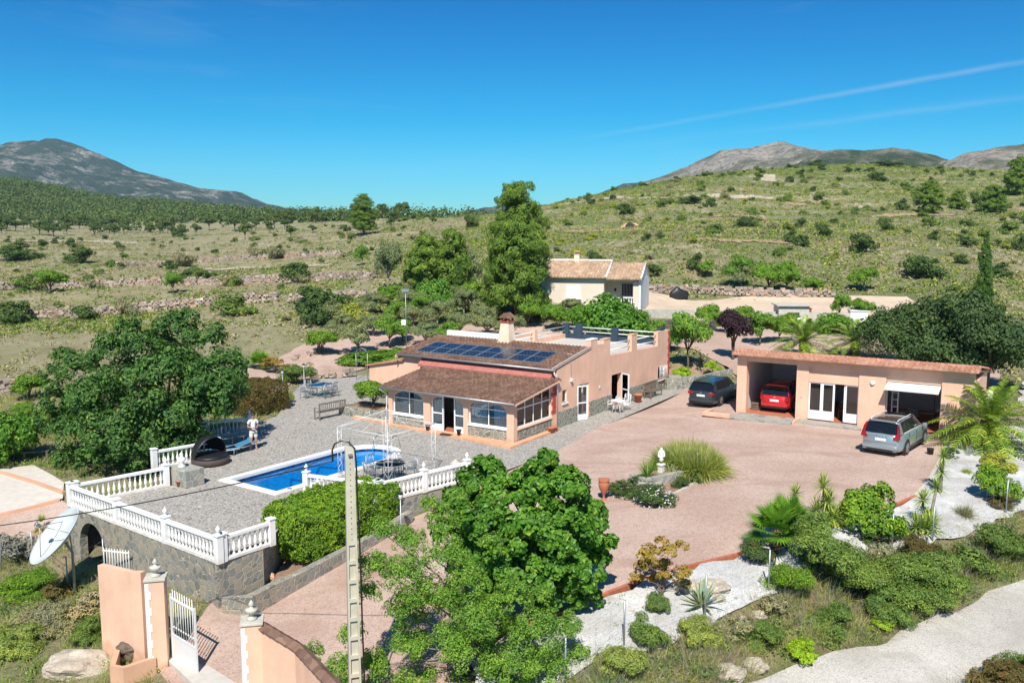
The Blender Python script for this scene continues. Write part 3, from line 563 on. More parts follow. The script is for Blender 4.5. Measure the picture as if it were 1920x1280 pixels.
def rel(v, o): return tuple(Vector(v)-o.location)
n = len(inn); mb = MB()
for i in range(n):
    j = (i+1) % n; A, B, C, D_ = PL(*inn[i]), PL(*inn[j]), PL(*out_[j]), PL(*out_[i])
    z1 = Vector((0, 0, .075)); z0 = Vector((0, 0, -.06))
    mb.add([rel(v, pool) for v in (A+z1, B+z1, C+z1, D_+z1, A+z0, B+z0, C+z0, D_+z0)], [(0, 1, 2, 3), (7, 6, 5, 4), (0, 4, 5, 1), (2, 6, 7, 3)])
mb.build('coping', M['coping'], pool)
mb = MB(); mb2 = MB()
for i in range(n):
    j = (i+1) % n; A, B = PL(*inn[i]), PL(*inn[j])
    mb.add([rel(v, pool) for v in (A+Vector((0, 0, -.17)), B+Vector((0, 0, -.17)), B+Vector((0, 0, -1.5)), A+Vector((0, 0, -1.5)))], [(0, 1, 2, 3)])
    mb2.add([rel(v, pool) for v in (A+Vector((0, 0, -.05)), B+Vector((0, 0, -.05)), B+Vector((0, 0, -.17)), A+Vector((0, 0, -.17)))], [(0, 1, 2, 3)])
mb.add([rel(PL(a, p, -1.5), pool) for a, p in inn], [tuple(range(n))]); mb.build('basin', M['pool_tile'], pool)
mb2.build('tile_band', M['band_tile'], pool)
mb = MB(); mb.add([rel(PL(a, p, -.13), pool) for a, p in inn], [tuple(range(n))]); mb.build('water', M['water'], pool)
for k in range(4):
    z = -.42-.27*k; x = 7.7-.34*k; mb = MB(); pts = [(x, -.0+.66), ] if False else None
    poly = [(x, 1.85-1.12), (x, 1.85+1.12)]+[(7.12+1.2*math.cos(t), 1.85+1.2*math.sin(t)) for t in reversed(arc) if 7.12+1.2*math.cos(t) > x+.02]
    mb.prism(poly, -1.49, z, lambda u, v, d: rel(PL(u, v, d), pool)); mb.build('step', M['pool_tile'], pool)
for p in (1.35, 2.35):      # chrome grab rails over the step end
    mb = MB(); mb.tube([rel(PL(8.9, p, .03), pool), rel(PL(8.75, p, .55), pool), rel(PL(8.45, p, .72), pool), rel(PL(8.1, p, .45), pool), rel(PL(7.95, p, -.1), pool)], .022, 8); mb.build('hand_rail', M['chrome'], pool)
for a in (1.2, 2.9, 5.0):
    mb = MB(); mb.box(-.09, .09, -.09, .09, 0, .012, Matrix.Translation(Vector(rel(PL(a*.75, .17, .076), pool)))); mb.build('skimmer_lid', M['grey_metal'], pool)
hose = MB(); hose.tube([PL(6.7, 3.2, -.155), PL(6, 3.05, -.155), PL(5.2, 3.2, -.155), PL(4.2, 2.9, -.155), PL(3.3, 3.1, -.155), PL(2.6, 2.8, -.155)], .03, 6)
tag(hose.build('pool_hose', plain('dark_hose', (.03, .05, .08), .5)), 'dark suction hose floating along the far side of the swimming pool', 'hose')
mb = MB(); mb.tube([PL(4.6, .9, -1.4), PL(4.1, 1.1, -1.1), PL(3.5, .95, -.6), PL(2.9, .7, -.2), PL(2.4, .75, -.155)], .035, 6)
mb.lathe([(.0, 0), (.19, 0), (.2, .08), (.12, .16), (0, .18)], 12, tuple(PL(4.6, .9, -1.48))); tag(mb.build('pool_cleaner', plain('turquoise_plastic', (.05, .30, .32), .5)), 'turquoise pool cleaner and hose lying under water near the front side of the pool', 'pool cleaner')
# ---- stone retaining walls under the terrace edge
def wall_line(name, label, P, Q, z0a, z0b, mtl, th=.3, inset=.02, z1=.028, out=1, arch=None):
    """vertical wall from P to Q under the deck edge, outer face just inside the edge"""
    P = Vector((P.x, P.y, 0)); Q = Vector((Q.x, Q.y, 0)); d = (Q-P); L = d.length; d.normalize(); nrm = Vector((d.y, -d.x, 0))*out
    mb = MB()
    f = lambda u, v, dd: tuple(P+d*u+Vector((0, 0, v))-nrm*(inset+dd))
    if arch is None: poly = [(0, z0a), (L, z0b), (L, z1), (0, z1)]
    else:
        a0, a1, zs, zt, zb = arch; c = (a0+a1)/2; r = (a1-a0)/2
        poly = [(0, z0a), (a0, zb)]+[(c-r*math.cos(t), zs+(zt-zs)*math.sin(t)) for t in [math.pi*i/16 for i in range(17)]]+[(a1, zb), (L, z0b), (L, z1), (0, z1)]
    mb.prism(poly, 0, th, f); o = mb.build(name, mtl); return tag(o, label, 'wall')
L_B = (TC-TL).length; dd_ = (TC-TL).normalized()
def along(P, Q, px, py):
    """distance along P->Q and height where the photograph's line of sight crosses that upright plane"""
    d = ray(px, py); e = (Q-P).normalized(); det = e.x*(-d[1])+d[0]*e.y
    t = ((-P.x)*(-d[1])+d[0]*(-P.y))/det; k = (P.x+e.x*t)/d[0] if abs(d[0]) > 1e-6 else (P.y+e.y*t)/d[1]
    return t, CH+k*d[2]
a0 = along(TL, TC, 148, 1000)[0]; a1 = along(TL, TC, 195, 1020)[0]; at_ = along(TL, TC, 171, 981)[1]
wall_line('stone_wall', 'tall crazy stone wall with a dark arch under the pool terrace', TL, TC, -2.9, -2.4, M['clad'], arch=(a0, a1, at_-1.0, at_-.02, -2.9), out=1)
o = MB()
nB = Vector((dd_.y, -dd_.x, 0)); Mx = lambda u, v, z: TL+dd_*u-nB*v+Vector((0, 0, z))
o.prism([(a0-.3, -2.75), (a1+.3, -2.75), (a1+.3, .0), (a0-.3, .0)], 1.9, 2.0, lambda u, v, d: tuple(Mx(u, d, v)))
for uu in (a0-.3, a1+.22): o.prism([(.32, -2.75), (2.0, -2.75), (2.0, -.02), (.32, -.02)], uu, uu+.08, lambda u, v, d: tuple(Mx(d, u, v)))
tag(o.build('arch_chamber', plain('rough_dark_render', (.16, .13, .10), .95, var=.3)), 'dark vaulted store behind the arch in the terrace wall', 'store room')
wall_line('stone_wall', 'low stone wall under the terrace corner, left of the big clipped hedge', TC, TCE, -2.4, -1.9, M['clad'])
wall_line('stone_wall', 'stone wall under the terrace edge behind the clipped hedge', TCE, TD, -1.8, -1.4, M['clad'])
wall_line('stone_wall', 'stone wall under the short white balustrade beside the pool', TD, TE, -1.4, -1.2, M['clad'])
wall_line('stone_wall', 'grey stone wall under the white balustrade right of the pool, above the pink gravel', TE, TEE, -1.3, -.5, M['clad'])
wall_line('stone_wall', 'stone wall at the left end of the pool terrace', TA, TL, -1.6, -2.6, M['clad'])
# ================================================================ MAIN HOUSE
def tile_roof(name, mtl, parent, x0, x1, y0, z0, y1, z1, tw=.25, tl=.40, hgt=.06, thick=.07):
    nc = max(2, int(round((x1-x0)/tw))); nr = max(2, int(round(math.hypot(y1-y0, z1-z0)/tl))); k = 6
    us = np.linspace(0, nc, nc*k+1); ph = us-np.floor(us); prof = np.where(ph < .6, np.sin(ph/.6*math.pi), -.35*np.sin((ph-.6)/.4*math.pi))*hgt
    rows = []; nrm = np.array([0, -(z1-z0), y1-y0]); nrm = nrm/np.linalg.norm(nrm); rs = random.Random(len(name)+nc)
    for r in range(nr):
        for f, up in ((0, .045), (1, 0.0)):
            t = (r+f)/nr; jit = np.repeat(np.array([rs.uniform(-.006, .006) for _ in range(nc)]), k); jit = np.append(jit, jit[-1])
            base = np.stack([x0+(x1-x0)*us/nc, np.full(us.shape, y0+(y1-y0)*t), np.full(us.shape, z0+(z1-z0)*t)], 1)
            rows.append(base+nrm[None]*(prof+up+jit)[:, None])
    first = rows[0].copy(); first[:, 1] = y0; first[:, 2] = z0-thick; rows = [first]+rows
    last = rows[-1].copy()-nrm[None]*.0; last[:, 2] -= thick+hgt; rows.append(last)
    V = np.concatenate(rows); n_ = len(us); id_ = np.arange(len(rows)*n_).reshape(-1, n_)
    F = np.stack([id_[:-1, :-1], id_[:-1, 1:], id_[1:, 1:], id_[1:, :-1]], -1).reshape(-1, 4)
    return link(name, np_mesh(name, V, F, mtl, False), parent)
def framed(parent, name, f, u0, u1, v0, v1, nu=1, vs=(), fw=.05, dep=.06, glass='glass', mtl=None, kick=None, label=None):
    """a glazed frame in the plane f(u, v, d); nu panes across, transoms at vs; the frame is the part, its pane the sub-part"""
    mb = MB()
    def bar(a0, a1, b0, b1): mb.prism([(a0, b0), (a1, b0), (a1, b1), (a0, b1)], 0, dep, f)
    bar(u0, u1, v0, v0+fw); bar(u0, u1, v1-fw, v1); bar(u0, u0+fw, v0+fw, v1-fw); bar(u1-fw, u1, v0+fw, v1-fw)
    for i in range(1, nu):
        c = u0+(u1-u0)*i/nu; bar(c-fw*.45, c+fw*.45, v0+fw, v1-fw)
    for v in vs:
        for i in range(nu): bar(u0+(u1-u0)*i/nu+fw*.46, u0+(u1-u0)*(i+1)/nu-fw*.46, v-fw*.45, v+fw*.45)
    if kick: mb.prism([(u0+fw, v0+fw), (u1-fw, v0+fw), (u1-fw, kick), (u0+fw, kick)], dep*.25, dep*.75, f)
    w_ = mb.build(name, mtl or M['white'], parent, label=label)
    g_ = MB(); g_.prism([(u0+fw*.5, kick or v0+fw*.5), (u1-fw*.5, kick or v0+fw*.5), (u1-fw*.5, v1-fw*.5), (u0+fw*.5, v1-fw*.5)], dep*.45, dep*.55, f); g_.build('pane', M[glass], w_)
    return w_
def curtain(parent, f, u0, u1, v0, v1, n=30):
    mb = MB(); vs = []
    for i in range(n+1):
        u = u0+(u1-u0)*i/n; d = .035*math.sin(i*1.35)
        vs += [f(u, v0, d), f(u, v1, d)]
    mb.add(vs, [(2*i, 2*i+2, 2*i+3, 2*i+1) for i in range(n)], True); return mb.build('curtain', M['curtain'], parent)
HO = Vector((.08, 44.24, .03)); house = thing('villa', 'salmon villa with brown tiled roofs, solar panels and an arched glazed porch beside the pool', 'house', HO, R(-33))
hb = lambda: MB()
fr = lambda y: (lambda u, v, d: (u, y+d, v))       # planes facing the front
sd = lambda x: (lambda u, v, d: (x-d, u, v))       # planes facing the right
# porch: columns, arches, dado and sill
cols = [(-.42, 0), (-3.10, -2.82), (-5.72, -5.28), (-8.15, -7.88)]
for i, (x0, x1) in enumerate(cols):
    mb = hb(); mb.box(x0, x1, 0, .34, 0, 2.02); mb.build('column', M['salmon'], house, .01)
def spandrel(x0, x1, zs, zt, ztop, y0, y1, dark=False):
    c = (x0+x1)/2; r = (x1-x0)/2; poly = [(x0, ztop), (x0, zs)]+[(c-r*math.cos(t), zs+(zt-zs)*math.sin(t)**.8) for t in [math.pi*i/18 for i in range(1, 18)]]+[(x1, zs), (x1, ztop)]
    mb = hb(); mb.prism(poly, y0, y1, lambda u, v, d: (u, d, v)); return mb.build('arch', M['salmon'], house)
bays = [(-2.82, -.42, 'w'), (-5.28, -3.10, 'd'), (-7.88, -5.72, 'w')]
for x0, x1, k in bays:
    spandrel(x0, x1, 1.42, 1.95, 2.02, .03, .155)
    if k == 'w':
        mb = hb(); mb.box(x0, x1, .03, .25, 0, .62); mb.build('dado', M['clad_light'], house)
        mb = hb(); mb.box(x0, x1, -.02, .27, .62, .68); mb.build('sill', M['white'], house)
        framed(house, 'window', fr(.16), x0, x1, .68, 1.98, 2, (1.55,), .055)
        curtain(house, fr(.24), x0+.05, x0+(x1-x0)*.43, .68, 1.95); curtain(house, fr(.24), x0+(x1-x0)*.62, x1-.05, .68, 1.95)
    else:
        framed(house, 'door_leaf', fr(.15), x0+.02, x0+.78, .03, 1.93, 1, (1.0,), .07, kick=.42)
        framed(house, 'door_leaf', fr(.15), x1-.70, x1-.02, .03, 1.93, 1, (1.0,), .07, kick=.42)
        curtain(house, fr(.26), x0+.05, x0+.75, .1, 1.9, 16); curtain(house, fr(.26), x1-.68, x1-.04, .1, 1.9, 16)
mb = hb(); mb.box(-8.15, 0, 0, .34, 2.02, 2.115); mb.build('lintel', M['salmon'], house)
# porch right side: sloping glazed wall
def zsl(y): return 2.11+.128*y
mb = hb(); mb.prism([(.34, 2.02), (3.75, 2.44), (3.75, zsl(3.75)), (.34, zsl(.34))], 0, .26, sd(0)); mb.build('gable_beam', M['salmon'], house)
mb = hb(); mb.box(-.26, -.01, .34, 3.75, 0, .62); mb.build('dado', M['clad_light'], house)
mb = hb(); mb.box(-.27, .04, .34, 3.75, .62, .68); mb.build('sill', M['salmon'], house)
mb = hb(); mb.box(-.27, .0, 3.75, 4.2, 0, 2.58); mb.build('pier', M['salmon'], house)
for k in range(8):
    mb = hb(); mb.box(-.03, .022, 3.80 if k % 2 else 3.72, 4.15, .85+k*.24, .85+k*.24+.2); mb.build('quoin', M['red_paint'], house)
W_ = MB(); segs = 4; f = sd(-.1)
def bar2(p, q, wv): W_.prism([(p[0], p[1]), (q[0], q[1]), (q[0], q[1]+wv), (p[0], p[1]+wv)], 0, .06, f)
ya, yb = .38, 3.72; bar2((ya, .69), (yb, .69), .07); bar2((ya, 1.62), (yb, 1.62), .06); bar2((ya, 1.96), (yb, 2.38), .06)
for i in range(segs+1):
    y = ya+(yb-ya)*i/segs; y = min(max(y, ya+.03), yb-.03); W_.prism([(y-.028, .76), (y+.028, .76), (y+.028, 1.96+.42*(y-ya)/(yb-ya)), (y-.028, 1.96+.42*(y-ya)/(yb-ya))], .005, .065, f)
wf = W_.build('window', M['white'], house); gm = MB(); gm.prism([(ya, .72), (yb, .72), (yb, 2.40), (ya, 1.98)], .03, .035, f); gm.build('pane', M['glass'], wf)
f2 = sd(-.3)
for i, (a, b_) in enumerate([(.45, .95), (1.45, 1.9), (2.75, 3.65)]): curtain(house, f2, a, b_, .7, 1.62, 14)
mb = hb(); mb.box(-8.15, -7.90, .34, 4.2, 0, .8); mb.build('dado', M['clad_light'], house)
mb = hb(); mb.prism([(.34, .8), (4.2, .8), (4.2, 2.62), (.34, 2.12)], 0, .22, sd(-7.9)); mb.build('porch_side_wall', M['salmon'], house)
mb = hb(); mb.box(-7.9, -.27, .3, 4.2, 0, .05); mb.build('porch_floor', M['terracotta'], house)
tile_roof('porch_roof', M['tile_brown'], house, -8.45, .32, -.34, 2.14, 4.18, 2.72, .235, .36, .075)
mb = hb(); mb.prism([(-.32, 1.98), (4.1, 2.56), (4.1, 2.68), (-.32, 2.09)], 0, .05, sd(.31)); mb.build('barge_board', M['salmon'], house)
mb = hb(); mb.prism([(-.32, 1.98), (4.1, 2.56), (4.1, 2.68), (-.32, 2.09)], 0, .05, sd(-8.4)); mb.build('barge_board', M['salmon'], house)
mb = hb(); mb.tube([(-8.45, -.40, 2.10), (.3, -.40, 2.08)], .055, 8); mb.build('gutter', M['grey_metal'], house)
mb = hb(); mb.tube([(-8.4, -.40, 2.06), (-8.3, -.2, 1.85), (-8.22, -.06, 1.7), (-8.22, -.06, .05)], .04, 8); mb.build('downpipe', M['white'], house)
# main block
mb = hb(); mb.box(-10.5, -.25, 4.2, 4.45, .0, 3.12); mb.build('front_wall', M['salmon'], house)
mb = hb(); mb.box(-10.52, -8.16, 4.17, 4.2, 0, .85); mb.build('dado', M['clad_light'], house)
mb = hb(); mb.box(-10.5, -10.25, 4.45, 18.9, 0, 3.1); mb.prism([(4.2, 3.12), (8.1, 3.12), (8.1, 3.85), (4.2, 3.14)], 0, .25, sd(-10.25)); mb.build('left_wall', M['salmon'], house)
mb = hb(); mb.box(-10.25, -.25, 18.85, 19.1, 0, 2.95); mb.build('back_wall', M['salmon'], house)
mb = hb(); mb.box(-10.25, -.25, 4.45, 18.85, 2.75, 2.9); mb.build('terrace_floor', M['slab'], house)
ops = [(4.75, 5.27, 1.28, 1.98), (6.42, 7.80, .0, 2.0), (10.62, 11.95, .0, 2.0), (17.33, 18.4, .75, 1.62)]
mb = hb(); f = sd(.06); y = 4.2
for (a, b_, c, d) in ops:
    mb.prism([(y, 0), (a, 0), (a, 2.05), (y, 2.05)], 0, .28, f)
    if c > 0: mb.prism([(a, 0), (b_, 0), (b_, c), (a, c)], 0, .28, f)
    mb.prism([(a, d), (b_, d), (b_, 2.05), (a, 2.05)], 0, .28, f); y = b_
mb.prism([(y, 0), (19.1, 0), (19.1, 2.05), (y, 2.05)], 0, .28, f)
top = [(4.2, 2.05), (19.1, 2.05), (19.1, 3.92), (17.2, 3.95), (17.2, 3.02), (14.05, 3.12), (14.05, 4.08), (13.3, 4.12), (13.3, 3.14), (10.38, 3.22), (10.38, 4.18), (9.57, 4.22), (9.57, 4.0), (8.75, 4.05), (8.75, 4.33), (7.95, 4.36), (7.95, 3.83), (4.2, 3.16)]
mb.prism(top, 0, .28, f); mb.build('side_wall', M['salmon'], house)
y = 4.2
for a, b_ in ((6.42, 7.80), (10.62, 11.95), (19.1, 19.1)):
    mb = hb(); mb.prism([(y, 0), (a, 0), (a, .87), (y, .87)], 0, .04, sd(.10)); y = b_; mb.build('dado', M['clad_light'], house)
mb = hb(); mb.box(-.30, .08, 7.93, 8.77, 4.36, 4.42); mb.build('cap', M['white_pl'], house)
for a, b_, z in ((9.55, 10.40, 4.22), (13.28, 14.07, 4.12), ):
    mb = hb(); mb.box(-.24, .08, a, b_, z, z+.04); mb.build('cap', M['salmon_dk'], house)
mb = hb(); mb.box(-.28, .0, 17.9, 18.5, 3.97, 4.14); mb.build('cap', M['slate'], house)
for k in range(12):
    mb = hb(); mb.box(-.1, .085, 18.82 if k % 2 else 18.92, 19.125, .9+k*.25, 1.11+k*.25); mb.build('quoin', M['red_paint'], house)
# roof terrace: railings, dark posts, low dark walls
for a, b_, z in ((10.38, 13.3, 3.2), (14.05, 17.2, 3.1)):
    for zz in (.30, .68):
        mb = hb(); mb.tube([(-.08, a, z+zz), (-.08, b_, z+zz-.06)], .035, 8); mb.build('railing', M['white'], house)
mb = hb(); mb.box(-7.6, -.25, 18.6, 18.8, 2.9, 3.25); mb.build('parapet', M['slate'], house)
mb = hb(); mb.box(-7.75, -7.6, 8.35, 18.8, 2.9, 3.2); mb.build('parapet', M['salmon'], house)
for x in (-7.6, -6.55, -3.75, -.5):
    mb = hb(); mb.box(x-.24, x+.24, 18.52, 18.86, 2.9, 3.95 if x < -5 else 3.85); mb.build('post', M['slate'], house)
mb = hb(); mb.box(-7.0, -6.3, 18.58, 18.78, 3.2, 3.7); mb.build('post', M['slate'], house)
for y in (9.6, 14.2):
    mb = hb(); mb.box(-7.85, -7.5, y, y+.35, 2.9, 3.9); mb.build('post', M['salmon'], house)
for zz in (3.42, 3.72):
    mb = hb(); mb.tube([(-7.5, 18.7, zz), (-.3, 18.7, zz)], .035, 8); mb.build('railing', M['white'], house)
    mb = hb(); mb.tube([(-7.68, 8.4, zz), (-7.68, 18.6, zz)], .035, 8); mb.build('railing', M['white'], house)
mb = hb(); mb.box(-10.2, -6.1, 8.05, 8.3, 3.6, 4.3); mb.build('parapet', M['white_pl'], house)
mb = hb(); mb.box(-6.1, -.25, 8.05, 8.3, 3.5, 4.0); mb.build('parapet', M['cream'], house)
tile_roof('main_roof', M['tile_brown'], house, -10.8, -.02, 3.96, 3.28, 8.05, 3.95, .235, .36, .075)
mb = hb(); mb.prism([(3.72, 3.18), (8.0, 3.89), (8.0, 4.06), (3.72, 3.33)], -.02, .09, sd(.07)); mb.build('verge', plain('lead_flashing', (.40, .33, .28), .7), house)
mb = hb(); mb.prism([(8.0, 3.6), (8.0, 3.95), (3.75, 3.22), (3.75, 3.02)], 0, .06, sd(-10.74)); mb.build('barge_board', M['salmon'], house)
mb = hb(); mb.prism([(3.78, 2.78), (4.19, 3.12), (4.19, 2.7), (3.78, 2.66)], 0, 9.0, sd(-.12)); mb.build('painted_band', plain('red_waterproofing', (.40, .14, .11), .8, var=.2, scale=4), house)
mb = hb(); mb.box(-10.6, -9.1, 4.08, 4.195, 2.98, 3.12); mb.build('painted_band', M['salmon'], house)
mb = hb(); mb.tube([(-10.8, 3.90, 3.22), (.1, 3.90, 3.18)], .06, 8); mb.build('gutter', M['grey_metal'], house)
mb = hb(); mb.tube([(.02, 3.88, 3.12), (.10, 3.9, 2.9), (.13, 4.1, 2.75), (.13, 4.1, .03)], .045, 8); mb.build('downpipe', plain('grey_downpipe', (.55, .53, .55), .5), house)
mb = hb(); mb.tube([(.0, 6.3, 3.72), (-1.2, 6.4, 3.75), (-2.2, 6.9, 3.86)], .02, 6); mb.tube([(.0, 5.6, 3.62), (.12, 5.6, 3.3), (.1, 5.65, 2.6)], .012, 6); mb.build('cable', M['grey_metal'], house)
# chimney
mb = hb(); c0 = (-5.55, 7.85)
for z0, z1, r0, r1 in ((3.5, 3.95, .42, .42), (3.95, 5.1, .40, .27)):
    mb.add([(c0[0]+sx_*r, c0[1]+sy_*r, z) for z, r in ((z0, r0), (z1, r1)) for sx_, sy_ in ((-1, -1), (1, -1), (1, 1), (-1, 1))], [(0, 3, 2, 1), (4, 5, 6, 7), (0, 1, 5, 4), (1, 2, 6, 5), (2, 3, 7, 6), (3, 0, 4, 7)])
ch = mb.build('chimney', M['cream'], house, .01)
mb = hb(); mb.box(c0[0]-.33, c0[0]+.33, c0[1]-.33, c0[1]+.33, 5.1, 5.16)
for sx_ in (-1, 1):
    for sy_ in (-1, 1): mb.box(c0[0]+sx_*.24-.05, c0[0]+sx_*.24+.05, c0[1]+sy_*.24-.05, c0[1]+sy_*.24+.05, 5.16, 5.36)
mb.build('chimney_collar', M['red_paint'], ch)
mb = hb(); mb.prism([(-.38, 5.36), (.38, 5.36), (0, 5.66)], -.38, .38, lambda u, v, d: (c0[0]+u, c0[1]+d, v)); mb.build('chimney_cap', M['tile_brown'], ch)
# solar panels on the main roof
sl_ = (3.92-3.20)/(8.05-3.72); zr = lambda y: 3.20+(y-3.72)*sl_
m, nt, b = mat('solar_cells'); tc = N(nt, 'ShaderNodeTexCoord'); br = N(nt, 'ShaderNodeTexBrick', offset=0, inp={'Color1': (.005, .013, .035, 1), 'Color2': (.006, .018, .045, 1), 'Mortar': (.03, .05, .08, 1), 'Scale': 1, 'Mortar Size': .006, 'Brick Width': .16, 'Row Height': .16}); nt.links.new(tc.outputs['Object'], br.inputs['Vector']); nt.links.new(br.outputs[0], b.inputs['Base Color']); b.inputs['Roughness'].default_value = .2; b.inputs['Specular IOR Level'].default_value = .4; M['pv'] = m
sp = None
for i in range(8):
    root = thing('solar_panel', ['dark blue solar panel at the left end of the row on the villa roof', 'second solar panel from the left end of the row on the villa roof', 'third solar panel from the left on the villa roof', 'fourth solar panel from the left on the villa roof', 'fourth solar panel from the right end of the villa roof row', 'third solar panel from the right end of the villa roof row', 'second solar panel from the right end, below the chimney side', 'dark blue solar panel at the right end of the row on the villa roof'][i], 'solar panel', (0, 0, 0), 0, 'solar panels on the villa roof')
    x0 = -9.75+i*1.075; ya_, yb_ = 4.35, 6.35
    def pf(u, v, d): p = Vector((x0+u, ya_+v, zr(ya_+v)+.13+d)); return p
    Mh = Matrix.Translation(HO) @ Matrix.Rotation(R(-33), 4, 'Z'); ctr = Mh @ pf(.52, 1, 0); root.location = ctr
    g2 = lambda u, v, d: tuple((Mh @ pf(u, v, d))-ctr)
    mb = MB()
    for a, b_, c, d in ((0, 1.05, 0, .035), (0, 1.05, 1.965, 2.0), (0, .035, .035, 1.965), (1.015, 1.05, .035, 1.965), (.035, 1.015, .985, 1.01)): mb.prism([(a, c), (b_, c), (b_, d), (a, d)], -.02, .022, g2)
    mb.build('frame', plain('aluminium', (.32, .35, .39), .35, .5), root)
    mb = MB(); mb.prism([(.035, .035), (1.015, .035), (1.015, 1.965), (.035, 1.965)], -.012, .012, g2); mb.build('cell_sheet', M['pv'], root)
    mb = MB()
    for vv in (.4, 1.5): mb.prism([(-.02, vv), (1.06, vv), (1.06, vv+.05), (-.02, vv+.05)], -.07, -.022, g2)
    mb.build('rail', M['grey_metal'], root)
# openings of the side wall
framed(house, 'window', sd(-.02), 4.75, 5.27, 1.28, 1.98, 1, (), .04); mb = hb(); mb.box(-.04, .14, 4.7, 5.32, 1.21, 1.28); mb.build('sill', M['white'], house)
framed(house, 'door_leaf', sd(.0), 7.12, 7.78, .03, 1.97, 1, (1.0,), .07, kick=.35)
def swing(hy, ang, L, x0=.05):      # door leaf opened outward from a hinge on the side wall
    c, s = math.cos(ang), math.sin(ang); return lambda u, v, d: (x0+c*u-s*d, hy+s*u+c*d, v)
framed(house, 'door_leaf', swing(6.44, R(60), .68), 0, .68, .03, 1.97, 1, (1.0,), .07, kick=.35)
framed(house, 'door_leaf', swing(11.93, R(-22), .66), 0, .66, .03, 1.97, 1, (1.0,), .07, kick=.35)
gw = framed(house, 'window', sd(.0), 17.33, 18.4, .75, 1.62, 2, (), .05); mb = hb()
for i in range(8): y = 17.3+i*.165; mb.tube([(.2, y, .70), (.24, y, 1.2), (.2, y, 1.68)], .014, 6)
for z in (.72, 1.2, 1.66): mb.tube([(.2, 17.3, z), (.2, 18.45, z)], .016, 6)
mb.build('window_grille', M['metal_w'], house); mb = hb(); mb.box(-.04, .2, 17.25, 18.48, .68, .74); mb.build('sill', M['salmon'], house)
mb = hb(); mb.box(.06, .2, 5.58, 5.74, 2.36, 2.5); mb.box(.06, .12, 5.55, 5.77, 2.5, 2.54); mb.build('wall_lamp', M['metal_w'], house)
mb = hb(); mb.lathe([(0, 0), (.13, .0), (.12, .02), (.07, .035), (0, .04)], 16, M=Matrix.Translation((.06, 9.1, 1.5)) @ Matrix.Rotation(R(90), 4, 'Y')); mb.build('wall_plaque', M['concrete'], house)
# inside seen through the doors and windows
mb = hb(); mb.box(-6.5, -6.42, 4.5, 18.8, 0, 2.7); mb.build('inner_wall', M['white_wall'], house)
mb = hb(); mb.box(-10.2, -.25, 4.45, 18.8, 0, .04); mb.build('floor', M['terracotta'], house)
# side wing on the left with its own low tiled roof
mb = hb(); mb.prism([(-13.3, 0), (-10.5, 0), (-10.5, 2.8), (-13.3, 2.28)], 4.25, 8.0, lambda u, v, d: (u, d, v)); mb.build('side_wing', M['salmon'], house)
mb = hb(); mb.box(-13.32, -10.5, 4.20, 4.25, 0, .85); mb.build('dado', M['clad_light'], house)
mb = hb(); mb.prism([(-13.5, 2.26), (-10.5, 2.82), (-10.5, 2.90), (-13.5, 2.34)], 4.1, 8.1, lambda u, v, d: (u, d, v)); mb.build('wing_roof', M['tile_terra'], house)
# plinth and pale side porch slab
mb = MB(); mb.prism([(-10.9, .1), (.42, -.95), (.42, 3.9), (.06, 3.9), (.06, 0.0), (-10.9, .35)], 0, .09, lambda u, v, d: (u, v, d)); mb.build('plinth', M['salmon_dk'], house)
mb = MB(); mb.prism([(-11.0, .36), (-8.2, .1), (-8.2, 4.15), (-11.0, 4.15)], 0, .11, lambda u, v, d: (u, v, d)); mb.build('side_slab', M['slab'], house)
mb = MB(); mb.box(-4.2, -3.5, -.62, -.32, .10, .11); tag(mb.build('door_mat', M['dark']), 'dark door mat outside the arched porch door', 'mat'); bpy.data.objects['door_mat'].location = HO; bpy.data.objects['door_mat'].rotation_euler = (0, 0, R(-33))
# ================================================================ GARAGE
GO = Vector((13.12, 51.78, .03)); gar = thing('garage', 'long low salmon garage with a scalloped terracotta tile edge and three bays', 'garage', GO, R(-32.5))
def gbox(name, mtl, *a, bevel=0):
    mb = MB(); mb.box(*a); return mb.build(name, mtl, gar, bevel)
D0 = 6.4
gbox('pillar', M['salmon'], -.1, .46, 0, .5, 0, 3.42); gbox('pillar', M['salmon'], 3.3, 3.97, 0, .3, 0, 3.42); gbox('pillar', M['salmon'], 6.63, 8.0, 0, .3, 0, 3.42); gbox('pillar', M['salmon'], 10.7, 12.22, 0, .3, 0, 3.42)
gbox('lintel', M['salmon'], .46, 3.3, .02, .3, 3.08, 3.42)
mb = MB(); mb.box(3.97, 6.63, .0, .3, 3.06, 3.42); mb.box(3.97, 6.63, .09, .3, 2.2, 3.06); mb.build('lintel', M['salmon'], gar)
mb = MB(); mb.box(8.0, 10.7, .0, .3, 3.24, 3.42); mb.box(8.0, 10.7, .09, .3, 2.62, 3.24); mb.build('lintel', M['salmon'], gar)
gbox('side_wall', M['salmon'], -.1, .12, .5, D0, 0, 2.8); gbox('inner_face', M['white_wall'], .12, .16, .5, D0-.25, 0, 2.9)
gbox('side_wall', M['salmon'], 12.0, 12.22, .3, D0, 0, 2.8)
gbox('back_wall', M['white_wall'], .12, 12.0, D0-.2, D0, 0, 2.6)
gbox('partition', M['white_wall'], 3.55, 3.7, .3, D0-.2, 0, 2.75); gbox('partition', M['white_wall'], 7.2, 7.35, .3, D0-.2, 0, 2.75); gbox('partition', M['white_wall'], 10.75, 10.9, .3, D0-.2, 0, 2.75)
mb = MB(); mb.prism([(.3, 3.4), (D0+.2, 2.55), (D0+.2, 2.68), (.0, 3.55), (.0, 3.4)], -.15, 12.3, lambda u, v, d: (d, u, v)); mb.build('roof_slab', M['terracotta_l'], gar)
tile_roof('roof_tiles', M['tile_terra'], gar, -.28, 12.42, -.52, 3.53, .35, 3.62, .24, .36, .075, .06)
